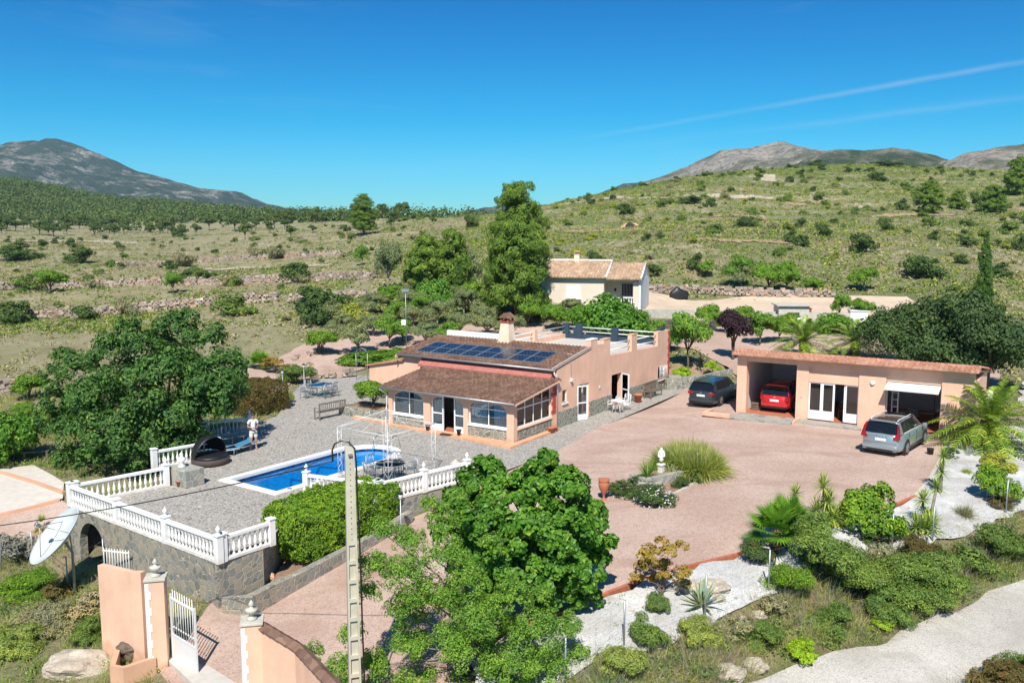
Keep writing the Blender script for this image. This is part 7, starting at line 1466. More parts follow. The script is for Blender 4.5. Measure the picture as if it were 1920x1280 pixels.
# loose small-leaved tree in front of it
yb = 23.2; pb2 = Vector(((905-960)/CF*yb, yb, hz((905-960)/CF*yb, yb)))
pts = [(720, 1000, 34, 0), (770, 1015, 38, .2), (700, 1060, 40, 0), (760, 1075, 48, -.3), (830, 975, 34, .2), (835, 1040, 44, -.2), (800, 1130, 58, -.4), (880, 1090, 48, -.3), (900, 1160, 60, -.6), (960, 1120, 42, -.2), (1000, 1190, 55, -.4), (1060, 1180, 40, 0), (860, 1220, 60, -.5), (950, 1240, 60, -.6), (1030, 1250, 52, -.4), (770, 1210, 48, 0), (690, 1110, 30, .2), (660, 1190, 30, .3), (640, 1250, 34, .2), (585, 1225, 26, .2), (560, 1250, 20, .1), (700, 1250, 40, .1), (1085, 1225, 26, .2), (805, 945, 20, .2), (860, 935, 20, .3), (920, 1020, 28, .2), (1010, 1120, 30, .2), (845, 1130, 50, .8), (940, 1190, 55, .9), (760, 1150, 45, .8), (900, 1300, 70, 0), (1000, 1310, 60, 0), (780, 1300, 60, 0), (660, 1290, 34, 0)]
special('pomegranate_tree', 'loose small-leaved green tree filling the bottom centre in front of the fig tree', 'tree', pb2, px_lobes(pb2, pts, yb), 95000, .068, .5, 'pome', 4.4, .07, g, 34, .27, 1.0, 'bark_g', .35, 4, 24)
# clipped hedge: boxy mass of dense small leaves
def hedge(name, label, cat, p, rz, dims, n, leaf, fm, g, rnd=.35, lump=.10, top=None, wl=.6):
    t = thing(name, label, cat, p, rz); L_, W2, H2 = dims; faces = [('x', 1, W2*H2), ('x', -1, W2*H2), ('y', 1, L_*H2), ('y', -1, L_*H2), ('z', 1, L_*W2*1.1)]; tot = sum(f[2] for f in faces); Cs = []; Ns = []
    for ax, s, A in faces:
        k = int(n*A/tot); u, v = g.random(k)*2-1, g.random(k)*2-1
        if ax == 'x': P_ = np.stack([np.full(k, s*1.0), u, v], 1); nn = np.tile([s, 0, 0], (k, 1))
        elif ax == 'y': P_ = np.stack([u, np.full(k, s*1.0), v], 1); nn = np.tile([0, s, 0], (k, 1))
        else: P_ = np.stack([u, v, np.ones(k)], 1); nn = np.tile([0, 0, 1], (k, 1))
        q = 5.0; f = (np.abs(P_)**q).sum(1)**(1/q); P_ = P_/f[:, None]; Cs.append(P_); Ns.append(nn+P_*.6)
    C = np.concatenate(Cs); Nn = unit(np.concatenate(Ns)); C = C*np.array([L_/2, W2/2, H2/2])
    lum = fbm(C[:, 0]*1.3+C[:, 2]*.7, C[:, 1]*1.3+C[:, 2]*1.1, .55, 3, 4)*lump*2+fbm(C[:, 0]+7, C[:, 1]-C[:, 2], .16, 2, 8)*lump*1.1; C = C+unit(C)*(lum[:, None]-g.random((len(C), 1))**2*.22); C[:, 2] += H2/2
    Nn = unit(Nn+g.normal(size=C.shape)*.55); L = leaf*(.6+.8*g.random(len(C))); V, F = leaf_geo(C, Nn, L, L*wl, g); link('foliage', np_mesh('foliage', V, F, F_[fm]), t)
    mb = MB()
    for i in range(7): x = (i-3)/7*L_*.8; mb.tube([(x*.8, 0, -.2), (x, .1*math.sin(i), H2*.4), (x*1.1, .2*math.sin(i*2), H2*.8)], [.05, .04, .02], 6)
    mb.build('stem', M['bark'], t); return t
A1 = G(560, 1068, -1.25); A2 = G(742, 985, -1.0); cen = (A1+A2)/2+Vector((-.45, .75, 0)); hd = math.atan2(A2.y-A1.y, A2.x-A1.x)
hedge('clipped_hedge', 'big clipped bright green hedge block in front of the pool', 'hedge', Vector((cen.x-.25, cen.y-.1, -1.2)), hd, (5.3, 2.5, 2.05), 52000, .085, 'hedge', g, lump=.17)
bh = T(470, 778); hedge('bronze_hedge', 'rounded reddish bronze hedge behind the daybed and balustrade', 'hedge', Vector((bh.x, bh.y+.9, bh.z)), R(50), (3.2, 2.9, 1.9), 22000, .085, 'brownhedge', g, lump=.14)
mb = MB(); mb.prism([(-1.7, -1.5), (1.7, -1.5), (1.7, 1.5), (-1.7, 1.5)], 0, .04, lambda u, v, d: (u, v, d)); 
# big carob tree left
cb = T(275, 885); cb = Vector((cb.x, cb.y+1.0, hz(cb.x, cb.y+1.0))); Yc = cb.y
pts = [(150, 690, 42, 0), (205, 655, 42, .5), (265, 640, 46, 0), (330, 625, 44, .4), (385, 640, 42, .3), (420, 680, 42, .6), (120, 745, 42, 0), (180, 740, 55, -1.2), (250, 715, 60, -1.8), (320, 700, 60, -1.6), (385, 715, 55, -.8), (435, 735, 34, .2), (100, 800, 36, .0), (150, 810, 52, -1.2), (215, 800, 62, -2.4), (290, 785, 64, -2.6), (355, 780, 56, -1.8), (405, 770, 42, -.6), (130, 860, 34, -.4), (190, 855, 46, -1.4), (255, 845, 50, -2.0), (320, 840, 46, -1.8), (350, 822, 42, -1.4), (330, 600, 22, .5), (355, 593, 20, .3), (240, 612, 24, .3), (120, 668, 22, .2), (100, 700, 22, .2), (300, 700, 80, 1.5), (220, 760, 80, 1.5), (370, 760, 60, 1.8), (160, 790, 60, 1.6), (280, 800, 60, 1.2), (115, 880, 18, -.2), (175, 895, 20, -.8), (400, 740, 55, -1.4), (85, 775, 24, 0), (440, 700, 24, .3), (250, 885, 18, -1.4)]
special('carob_tree', 'huge dense dark green carob tree overhanging the left end of the terrace', 'tree', cb, px_lobes(cb, pts, Yc), 44000, .20, .55, 'carob', 5.0, .30, g, 26, .30, .92, 'bark', .1, 1, 16)
# ================================================================ TREES ROUND THE HOUSE
ppx('tallpine', 'tall bushy pine towering left of the cream bungalow', 'pine tree', 968, 602, 136, 268, v=0, rz=.3)
ppx('pine', 'lone pine standing on the ridge left of centre', 'pine tree', 682, 440, 54, 76, v=1, rz=1)
ppx('bushpine', 'broad bushy pine with several tops left of the tall pine', 'pine tree', 800, 560, 110, 116, v=0); ppx('bushpine', 'bushy pine immediately left of the tall pine', 'pine tree', 850, 552, 88, 122, v=1); ppx('bushpine', 'low pine scrub under the tall pine', 'pine tree', 925, 600, 80, 50, v=2)
ppx('olive', 'grey green rounded tree left of the bushy pines', 'olive tree', 728, 545, 58, 92, v=0); ppx('olive', 'grey green tree right behind the bushy pines', 'olive tree', 880, 545, 45, 75, v=1)
ppx('cypress', 'short narrow cypress in front of the bushy pines', 'cypress tree', 860, 562, 26, 80, v=0)
FR = [('citrus', 600, 664, 66, 48, 'small bright fruit tree at the left edge of the orchard gravel'), ('olive', 672, 666, 76, 72, 'silvery olive tree in the left orchard gravel'), ('fruit', 730, 652, 64, 62, 'light green fruit tree right of the silvery olive'),
 ('olive', 775, 612, 58, 42, 'small olive behind the light green fruit tree'), ('olive', 820, 608, 60, 46, 'olive tree in the middle of the row behind the villa'), ('figsmall', 815, 578, 84, 52, 'spreading dark green fig below the bushy pines'), ('olive', 870, 590, 58, 50, 'olive tree below the short cypress'),
 ('olive', 862, 632, 62, 50, 'olive tree just left of the villa chimney'), ('olive', 800, 650, 66, 46, 'olive tree above the left end of the solar panels'), ('olive', 912, 632, 60, 50, 'olive tree close behind the villa chimney'), ('olive', 945, 585, 46, 44, 'dark olive at the foot of the tall pine'), ('citrus', 990, 614, 56, 54, 'small citrus tree right of the villa chimney'),
 ('citrus', 1045, 622, 62, 52, 'citrus tree above the roof terrace'), ('figsmall', 1150, 640, 150, 82, 'wide bright fig tree behind the roof terrace'), ('fruit', 1290, 688, 84, 108, 'full green fruit tree right of the roof terrace'), ('citrus', 1330, 618, 50, 50, 'round citrus tree above the full green fruit tree'),
 ('purple', 1374, 674, 74, 94, 'dark purple leaved plum tree'), ('citrus', 1425, 646, 64, 62, 'yellow green citrus right of the purple plum'), ('fruit', 1230, 638, 40, 40, 'thin young fruit tree by the grey lavender hedge'), ('citrus', 1360, 625, 46, 44, 'citrus tree behind the purple plum'),
 ('fruit', 1385, 538, 56, 60, 'tall loose green tree left of the orchard pair beyond the drive'), ('citrus', 1440, 548, 60, 56, 'round green tree, left one of a pair beyond the drive'), ('citrus', 1475, 548, 52, 58, 'round green tree, right one of a pair beyond the drive'), ('citrus', 1522, 552, 40, 34, 'small dark fruit tree right of the pair beyond the drive'), ('citrus', 1620, 545, 56, 46, 'flat topped fruit tree on the slope above the sheds'), ('fruit', 1575, 604, 40, 56, 'open fruit tree with pale trunk beside the sheds'), ('citrus', 1615, 600, 48, 40, 'round bush-like tree above the white shed'),
 ('fruit', 678, 498, 30, 38, 'small upright tree on the slope below the lone pine'), ('fruit', 325, 552, 40, 44, 'bright green almond on the left terraces'), ('citrus', 95, 548, 60, 44, 'green tree at the far left on the upper terrace'), ('fruit', 1325, 520, 34, 34, 'small green tree right of the bungalow on the slope'), ('olive', 1390, 540, 40, 44, 'grey green olive in front of the tall loose tree'),
 ('olive', 905, 612, 60, 48, 'olive tree low behind the chimney, left one of two'), ('olive', 958, 640, 62, 52, 'olive tree low behind the chimney, right one of two'), ('olive', 700, 630, 60, 44, 'olive between the silvery olive and the light green fruit tree'), ('citrus', 755, 640, 48, 44, 'small citrus tree left of the grey mast'), ('fruit', 840, 648, 60, 46, 'green fruit tree close above the solar panels'), ('olive', 770, 585, 64, 46, 'olive tree below the grey rounded tree'), ('citrus', 885, 575, 50, 46, 'dark citrus tree below the bushy pines'), ('fruit', 1020, 600, 56, 40, 'green fruit tree in front of the bungalow wall'), ('citrus', 1095, 618, 60, 50, 'citrus tree left of the wide bright fig'), ('fruit', 1255, 660, 54, 48, 'young fruit tree between the fig and the full green tree'), ('citrus', 1460, 640, 56, 44, 'green citrus left of the palms behind the garage'), ('figsmall', 1560, 622, 90, 34, 'low green creeper mass behind the two palms'), ('citrus', 1480, 622, 60, 34, 'green bush behind the left palm'), ('olive', 640, 632, 60, 44, 'olive tree at the back left of the orchard gravel'), ('olive', 695, 592, 64, 42, 'grey olive left of the mast, back row'), ('fruit', 745, 606, 50, 44, 'green tree just left of the mast'), ('citrus', 735, 572, 60, 40, 'green bushy tree under the grey rounded tree'), ('olive', 835, 572, 64, 44, 'grey olive in the shade of the bushy pines'), ('fruit', 1000, 580, 44, 40, 'green tree between tall pine and bungalow wall'), ('olive', 1065, 600, 60, 42, 'grey olive in front of the bungalow wall'), ('olive', 980, 560, 46, 50, 'dark olive at the bungalow corner'), ('fruit', 1195, 618, 46, 40, 'green tree below the bungalow porch'), ('citrus', 1395, 612, 50, 40, 'green tree right behind the purple plum'), ('olive', 620, 604, 60, 40, 'olive tree by the yellowish broom bush'), ('fruit', 790, 592, 50, 40, 'small bright tree right of the mast'), ('citrus', 55, 750, 66, 50, 'yellow green lemon tree left of the carob tree'), ('citrus', 48, 790, 52, 38, 'small dark tree below the lemon tree at the left edge'), ('fruit', 92, 800, 36, 40, 'thin tree between the lemon tree and the carob tree'), ('figsmall', 10, 868, 130, 96, 'dense dark bushy tree cut off by the left edge of the photo')]
for k, x, y, w_, h_, lb in FR: ppx(k, lb, {'olive': 'olive tree', 'purple': 'plum tree', 'figsmall': 'fig tree'}.get(k, 'fruit tree'), x, y, w_, h_)
# dark trees behind the garage, cypress and palms
for x, y, w_, h_, lb in ((1700, 690, 150, 125, 'dark broad tree behind the middle of the garage'), (1775, 700, 170, 150, 'largest dark tree behind the right bay of the garage'), (1850, 710, 150, 150, 'dark tree behind the right end of the garage'), (1665, 640, 70, 55, 'smaller dark tree at the left of the dark group')):
    q = G(x, y, .7); s = q.y/CF; t = plant('bigdark', lb, 'tree', (q.x, q.y, .5), w_*s*1.15, h_*s*1.25, name='carob_tree', nv=2)
KIND['carobs'].update(nleaf=3200)
q = G(1838, 640, 1.0); q = T(1838, 640); plant('cypress', 'tall slender cypress rising behind the dark trees', 'cypress tree', q, 46*q.y/CF, 222*q.y/CF, v=1)
palm('date palm behind the garage, left of the two', G(1505, 678, .6), 3.2, 1.5, 50, 3, tr=.26); palm('date palm behind the garage, right of the two', G(1602, 672, .7), 2.8, 1.3, 46, 5, tr=.26)
palm('big date palm at the right end of the garage', T(1853, 838), 3.3, 1.2, 64, 7, el0=-.35, tr=.36, ll=.55)
# ================================================================ PLANTS OF THE WHITE BED
fanpalm('green fan palm on the edge of the white gravel bed', T(1455, 1035), .75, 18, .72, 2); fanpalm('second fan palm just behind the first one', T(1475, 1025), .9, 16, .6, 5)
yucca('single-stemmed yucca leaning left beside the fan palms', T(1502, 975), [(-.28, -.1, 1.0)], 3, L=.42)
yucca('tall many-headed yucca in the middle of the white bed', T(1540, 985), [(0, 0, 1.45), (.12, -.1, .95), (.25, .1, .75), (-.2, 0, .55), (.35, -.2, .35), (.05, -.25, .25)], 4, L=.55)
yucca('low yucca rosettes at the foot of the many-headed yucca', T(1570, 985), [(0, 0, .2), (-.35, .1, .15)], 5)
yucca('tall yucca with three heads at the right of the white bed', T(1735, 985), [(-.15, 0, .95), (.45, .25, 1.35), (.1, 0, .2)], 6, L=.45)
yucca('variegated low yucca below the three-headed yucca', T(1733, 1000), [(0, 0, .22), (.3, .1, .25), (-.3, 0, .2)], 7, L=.6, W=.06)
yucca('tall slim yucca by the end of the pale kerb', T(1762, 925), [(0, 0, .9), (.1, .1, 1.5)], 8, L=.45)
t = plant('bushleaf', 'big rounded bright green bush on the white bed', 'shrub', T(1632, 1005), 2.5, 2.0); flowerbush('small bush with red blooms in front of the big rounded bush', T(1650, 1018), 1.3, .7, 'red', 26, 'darkbush')
flowerbush('dark bush with red flowers beneath the fan palm', T(1420, 1052), 1.25, .85, 'red', 24); plant('bushleaf', 'round green bush with darker base near the right edge', 'shrub', T(1868, 938), 1.9, 1.6); plant('bushleaf', 'yellow green bush behind the round one at the right edge', 'shrub', T(1868, 882), 1.7, .9, fmat='shrub_y')
plant('darkbush', 'low reddish bush in front of the round bush near the right edge', 'shrub', T(1880, 950), 1.2, .7, fmat='brownhedge'); tuft('small tuft of green grass on the white gravel at right', T(1812, 888), 160, .45, .015, 'grass', seed=61, r=.12); tuft('wispy grey green grass tuft on the white gravel below the round bush', T(1808, 968), 420, .75, .014, 'shrub_gr', seed=62, r=.2)
plant('rusty', 'rose bush with sparse leaves at the corner of the pale kerb', 'shrub', T(1782, 862), .8, 1.0, fmat='shrub_d')
plant('rusty', 'tall sparse rusty leaved bush on the kerb in the white bed', 'shrub', T(1240, 1120), 2.1, 2.4, v=0); plant('broom', 'low green bush at the foot of the rusty bush', 'shrub', T(1232, 1150), .9, .8)
agave('variegated agave beside the pale boulders', T(1316, 1135), .75, 26, .11, 3); boulder('boulder', 'pale orange boulder behind the variegated agave', T(1292, 1102), (.9, .7, .55), 5); boulder('boulder', 'larger pale orange boulder right of the agave', T(1335, 1100), (1.0, .8, .5), 8); boulder('boulder', 'small pale stone in front of the boulders', T(1345, 1122), (.5, .4, .3), 9)
agave('yellow striped agave behind the pale kerb near the garage palm', T(1790, 818), .5, 18, .08, 8)
# lime cushions on the stepped planter by the ramp
w0_ = [G(1250, 732, .05), G(1302, 726, .05), G(1378, 690, .5)]
strip('stone_wall', 'stone retaining wall of the raised bed at the ramp behind the dark car', 'wall', [w0_[0]+Vector((0, .4, 0)), w0_[1], Vector((w0_[2].x-1.0, w0_[2].y-3, .2))], .3, .72, M['clad_light'], .3)
for x, y, w_, lb in ((1279, 697, 36, 'lime green cushion plant on the left of the raised bed'), (1336, 688, 34, 'lime green cushion plant on the right of the raised bed')):
    q = G(x, y, .75); plant('bushleaf', lb, 'shrub', (q.x, q.y, .55), w_*q.y/CF, .65, fmat='lime')
# planter plants beside the hedge
yucca('small yucca in the curved stone planter left of the clipped hedge', G(484, 1085, -1.25), [(0, 0, .15)], 12, L=.45, W=.045)
boulder('boulder', 'terracotta stone lying in the curved stone planter', G(505, 1080, -1.22), (.35, .3, .3), 4, M['terracotta_l'])
plant('broom', 'green ornamental grass bush beside the left lamp post', 'shrub', T(535, 755), 1.1, .9, fmat='grass')
plant('darkbush', 'big olive green rounded shrub left of the back dining table', 'shrub', T(555, 718), 2.9, 1.6, fmat='shrub_g'); plant('rusty', 'rusty orange leaved shrub behind the olive green rounded one', 'shrub', T(515, 700), 2.6, 1.7, fmat='orange'); fanpalm('small bushy fan palm left of the rusty shrub', T(488, 690), .3, 20, .7, 8)
plant('bushleaf', 'low bright green creeper behind the dry stone edge near the villa wing', 'shrub', T(690, 680), 4.5, 1.0, fmat='citrus'); plant('bushleaf', 'low bright green creeper continuing to the villa roof edge', 'shrub', T(735, 674), 4.0, 1.0, fmat='citrus')
palmy = tuft('spiky green tuft at the bottom edge by the right gate pillar', T(487, 1290), 80, .7, .04, 'yucca', (.4, 1.4), .4, 71, r=.1)
tuft('dead straw coloured yucca stump on the pink ground left of the arch', T(78, 995), 260, .5, .03, 'dry', (-.2, 1.5), .9, 72, r=.2, name='dead_yucca', cat='yucca'); tuft('green spikes growing on top of the dead yucca stump', T(78, 992)+Vector((0, 0, .35)), 50, .4, .03, 'yucca', (.6, 1.5), .2, 73, r=.05, name='yucca')
# ================================================================ SHRUBS OF THE NEAR BANKS, named one by one
NB_ = [('tamarisk', 1545, 1090, 2.9, 2.7, None, 'large feathery olive green bush on the bank below the fan palms'), ('tamarisk', 1600, 1120, 2.4, 1.8, None, 'feathery bush right of the large one on the bank'), ('broom', 1478, 1110, 1.5, 1.1, 'hedge', 'bright green low bush at the left foot of the large feathery bush'), ('tamarisk', 1690, 1120, 3.0, 1.6, None, 'wide feathery bush in the middle of the roadside bank'), ('broom', 1760, 1100, 2.2, 1.3, None, 'rounded broom bush on the right of the bank'), ('broom', 1660, 1165, 1.6, 1.0, None, 'broom bush hanging over the road edge'), ('shrub', 1822, 1070, 1.8, 1.0, 'shrub_g', 'green scrub bush on the bank near the bend of the road'), ('broom', 1880, 1040, 2.4, 1.3, 'shrub_g', 'scrub bush at the right edge above the road'), ('broom', 1730, 1050, 1.6, 1.0, 'brownhedge', 'reddish scrub bush by the second fence post from the right'),
 ('bushleaf', 1650, 1180, .9, .5, 'lime', 'fresh light green plant at the road edge below the broom'), ('greyshrub', 1380, 1190, 1.3, .7, None, 'silvery low shrub on the bank near the bottom'), ('broom', 1210, 1210, 1.2, .9, None, 'upright green scrub left on the lower bank'), ('broom', 1310, 1200, 1.2, .8, 'grass', 'light green scrub in the middle of the lower bank'), ('broom', 1165, 1262, 1.5, .9, 'grass', 'bright green scrub at the bottom left of the bank'), ('greyshrub', 1450, 1150, 1.2, .7, None, 'grey twiggy shrub below the third fence post'), ('broom', 1430, 1210, 1.4, .8, None, 'olive scrub above the bright plant at the road edge'), ('bushleaf', 1505, 1232, .9, .6, 'lime', 'bright green leafy plant at the road edge at bottom'), ('broom', 1560, 1180, 1.6, .9, None, 'scrub bush left of the wide feathery one'), ('greyshrub', 1640, 1070, 1.3, 1.2, None, 'grey leafless bush between the feathery bushes'),
 ('broom', 1880, 1295, 1.8, 1.0, 'brownhedge', 'brownish bush in the bottom right corner across the road'), ('broom', 1925, 1282, 1.8, .9, None, 'green brown bush at the bottom right corner edge'),
 ('broom', 90, 1185, 2.2, 1.0, 'shrub_gr', 'feathery blue green bush at the lower left'), ('broom', 35, 1215, 2.0, .9, 'grass', 'feathery green bush cut by the left edge at the bottom'), ('broom', 170, 1200, 1.4, .9, 'shrub_g', 'feathery green bush next to the curved salmon wall'), ('greyshrub', 170, 1150, 1.5, .8, 'dry', 'dry straw coloured bush against the curved wall'), ('broom', 55, 1110, 2.2, .9, 'hedge', 'bright green wild bush below the satellite dish'), ('greyshrub', 25, 1045, 2.2, 1.2, 'grey', 'grey leafless bush left of the satellite dish'), ('greyshrub', 115, 1120, 1.6, .7, 'brownhedge', 'brownish low scrub below the dish mast')]
for k, x, y, w_, h_, fm, lb in NB_: plant(k, lb, 'shrub', T(x, y), w_, h_, fmat=fm)
boulder('boulder', 'large pale limestone boulder at the bottom left below the soil bed', T(155, 1250), (2.1, 1.3, .9), 12)
for x, y, s, lb in ((1410, 1245, .8, 'pale rock half buried beside the road at the bottom'), (1370, 1265, .9, 'pale rock at the bottom edge beside the road'), (1420, 1155, .6, 'whitish rock on the bank below the fence'), (1385, 1160, .45, 'small whitish rock on the bank below the fence')): boulder('boulder', lb, T(x, y), (s, s*.8, s*.6), int(x))
# ---- wire fence along the bank: posts and thin wires
fpts = [(1060, 1285), (1170, 1212), (1322, 1160), (1441, 1108), (1558, 1066), (1672, 1030), (1748, 1016), (1886, 962), (2010, 920)]; W3 = [T(*p) for p in fpts]
fe = thing('wire_fence', 'thin wire mesh fence on grey posts between the white bed and the roadside bank', 'fence', W3[0])
for p in W3: mb = MB(); q = p-W3[0]; mb.tube([q-Vector((0, 0, .2)), q+Vector((0, 0, 1.35))], .028, 6); mb.build('post', M['grey_metal'], fe)
mb = MB()
for i in range(len(W3)-1):
    a, b_ = W3[i]-W3[0], W3[i+1]-W3[0]
    for z in (.1, .5, .9, 1.3): mb.tube([a+Vector((0, 0, z)), (a+b_)/2+Vector((0, 0, z-.02)), b_+Vector((0, 0, z))], .003, 3, False)
    n_ = int((b_-a).length/.5)
    for j in range(1, n_): q = a.lerp(b_, j/n_); mb.tube([q+Vector((0, 0, .08)), q+Vector((0, 0, 1.3))], .002, 3, False)
mb.build('wire_mesh', M['grey_metal'], fe)
fe = thing('wire_fence', 'old wire fence on grey posts across the left foreground by the satellite dish', 'fence', T(3, 1070)); o0 = fe.location.copy(); LP_ = [T(3, 1070), T(62, 1060), T(128, 1112), T(196, 1078)]
for p in LP_: mb = MB(); q = p-o0; mb.tube([q-Vector((0, 0, .2)), q+Vector((0, 0, 1.4))], .025, 6); mb.build('post', M['grey_metal'], fe)
mb = MB()
for i in range(3):
    for z in (.2, .6, 1.0, 1.3): mb.tube([LP_[i]-o0+Vector((0, 0, z)), LP_[i+1]-o0+Vector((0, 0, z))], .005, 3, False)
mb.build('wire_mesh', M['grey_metal'], fe)
# ================================================================ NEIGHBOUR'S YARD
t = thing('covered_motorbike', 'motorbike under a black cover on the neighbour\'s drive', 'motorbike', T(1273, 561), R(8)); bm = bmesh.new(); bmesh.ops.create_icosphere(bm, subdivisions=4, radius=1)
for v in bm.verts:
    c = v.co; h_ = .62+.25*math.exp(-((c.x+.25)/.28)**2)-.12*math.exp(-((c.x-.45)/.3)**2); c.z = max(c.z, -.75)*h_+.55; c.x *= 1.1; c.y *= .42*(1+.25*math.sin(c.x*9)*max(0, .6-c.z))
me = bpy.data.meshes.new('cover'); bm.to_mesh(me); bm.free(); me.materials.append(plain('black_cover', (.012, .014, .014), .45, bump=.5, fine=6)); me.polygons.foreach_set('use_smooth', [True]*len(me.polygons)); link('cover', me, t)
for x in (-.75, .75): mb = MB(); mb.lathe([(0, -.07), (.26, -.07), (.3, 0), (.26, .07), (0, .07)], 18, M=Matrix.Translation((x, 0, .3)) @ Matrix.Rotation(R(90), 4, 'X')); mb.build('wheel', M['rubber'], t)
gw_ = [T(1190, 598), T(1300, 598), T(1460, 602), T(1600, 605)]; strip('boundary_wall', 'long low grey concrete wall along the front of the neighbour\'s drive', 'wall', gw_, .25, .9, M['concrete'])
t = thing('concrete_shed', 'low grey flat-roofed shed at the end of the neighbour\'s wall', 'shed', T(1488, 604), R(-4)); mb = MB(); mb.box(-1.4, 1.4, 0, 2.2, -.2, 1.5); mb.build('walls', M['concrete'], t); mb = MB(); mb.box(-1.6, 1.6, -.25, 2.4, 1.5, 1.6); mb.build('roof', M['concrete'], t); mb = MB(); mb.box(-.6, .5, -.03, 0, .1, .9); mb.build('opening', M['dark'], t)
t = thing('brick_pillar', 'small terracotta block shed right of the grey shed', 'shed', T(1512, 602), R(-4)); mb = MB(); mb.box(-.45, .45, 0, .8, -.2, 1.15); mb.build('walls', M['terracotta'], t); mb = MB(); mb.box(-.5, .5, -.05, .85, 1.15, 1.21); mb.build('roof', M['terracotta'], t)
t = thing('well_house', 'small white pointed hut in front of the grey shed', 'hut', T(1496, 617)); mb = MB(); mb.box(-.6, .6, -.6, .6, -.2, .55); mb.build('walls', M['white_wall'], t); mb = MB(); mb.add([(-.75, -.75, .55), (.75, -.75, .55), (.75, .75, .55), (-.75, .75, .55), (0, 0, 1.05)], [(0, 1, 4), (1, 2, 4), (2, 3, 4), (3, 0, 4), (3, 2, 1, 0)]); mb.build('roof', M['white_pl'], t)
t = thing('metal_shed', 'white corrugated metal box shed beside the dark trees', 'shed', T(1610, 606), R(-10)); mb = MB(); mb.box(-.75, .75, 0, 1.3, -.1, 1.1); [mb.box(-.75+i*.15, -.70+i*.15, -.03, 0, 0, 1.1) for i in range(10)]; mb.build('walls', M['white'], t); mb = MB(); mb.box(-.8, .8, -.08, 1.35, 1.1, 1.16); mb.build('roof', M['white'], t)
for x, y in ((1070, 600), (1175, 600), (1300, 606), (1440, 606)):
    pass
lv = thing('lavender_hedge', 'long low grey purple hedge below the neighbour\'s wall', 'hedge', T(1240, 622)); g = np.random.default_rng(5); C = np.stack([g.random(5000)*9-4.5, g.normal(size=5000)*.3, g.random(5000)**.7*1.0], 1); V, F = leaf_geo(C, unit(g.normal(size=C.shape)), .16, .07, g); link('foliage', np_mesh('foliage', V, F, foliage('lavender', (.12, .11, .11), (.22, .20, .22), (.16, .10, .12), .1)), lv)
t = thing('trellis', 'white metal arch trellis with a gate beside the left end of the villa wing', 'trellis', G(679, 712, fl), R(10)); mb = MB()
for x in (-.4, .4): mb.tube([(x, 0, 0), (x, 0, 1.9)], .025, 6)
mb.tube([(-.4, 0, 1.9), (-.3, 0, 2.15), (0, 0, 2.27), (.3, 0, 2.15), (.4, 0, 1.9)], .025, 6); mb.build('arch_frame', M['grey_metal'], t); mb = MB(); [mb.tube([(-.4, 0, z), (.4, 0, z)], .012, 5) for z in (.5, .9, 1.3, 1.7)]; mb.build('cross_bar', M['grey_metal'], t)
t = thing('wooden_bench', 'small wooden bench under the left side of the carob tree', 'bench', T(68, 862), R(20)); mb = MB(); mb.box(-.6, .6, -.18, .18, .42, .48); mb.build('seat', M['wood'], t); [(lambda m_: (m_.box(x-.05, x+.05, -.15, .15, 0, .42), m_.build('leg', M['wood'], t)))(MB()) for x in (-.5, .5)]
# ================================================================ DRY STONE WALLS OF THE FIELDS
def TS(pts, n=6):
    out = []
    for i in range(len(pts)-1):
        for j in range(n): f = j/n; x = pts[i][0]*(1-f)+pts[i+1][0]*f; y = pts[i][1]*(1-f)+pts[i+1][1]*f; out.append(T(x, y))
    out.append(T(*pts[-1])); return out
SZ = .36
stone_wall('nearest long dry stone terrace wall on the left field', TS([(40, 600), (130, 596), (240, 588), (330, 578), (430, 570), (520, 566)]), 1.15, .6, 1, size=SZ)
stone_wall('dry stone wall above the rounded bush, continuing the nearest wall to the right', TS([(540, 566), (620, 562), (720, 556)]), .9, .6, 2, size=SZ)
stone_wall('second dry stone terrace wall on the left field', TS([(-20, 544), (60, 542), (150, 540), (300, 534), (400, 534), (520, 530), (600, 526), (700, 523)]), 1.1, .6, 3, size=.42)
stone_wall('third dry stone terrace wall higher on the left field', TS([(215, 500), (330, 498)]), 1.0, .6, 4, size=.45)
stone_wall('long upper dry stone wall left of the lone pine', TS([(365, 492), (450, 488), (540, 484), (640, 480)]), 1.0, .6, 5, size=.45)
stone_wall('tumbled dry stone wall at the back of the neighbour\'s drive', TS([(1218, 548), (1300, 549), (1400, 554), (1480, 556), (1560, 557)]), .9, .7, 6, size=SZ)
stone_wall('low dry stone edging behind the lamp posts near the villa wing', TS([(592, 708), (640, 706), (668, 703)], 3), .55, .4, 7, size=.3)
stone_wall('curved dry stone edging of the orchard gravel', TS([(548, 676), (580, 668), (600, 658)], 3), .4, .4, 8, size=.3)
stone_wall('broken dry stone wall at the left edge beside the lemon tree', TS([(-40, 745), (0, 742), (25, 738)], 3), 1.0, .6, 9, size=.4)
# cave mouth on the hillside, its inner shade put in as a dark lump
cv = T(1180, 425); boulder('stone_hut', 'small dark cave mouth under a reddish rock lintel on the hillside', cv, (3.2, 2.2, 1.8), 31, M['terracotta_l'], 'cave'); boulder('cave_shadow', 'dark lump standing for the shade below the reddish rock lintel on the hillside', cv+Vector((0, -1.0, .1)), (1.6, 1.0, 1.5), 32, M['dark'], 'cave')
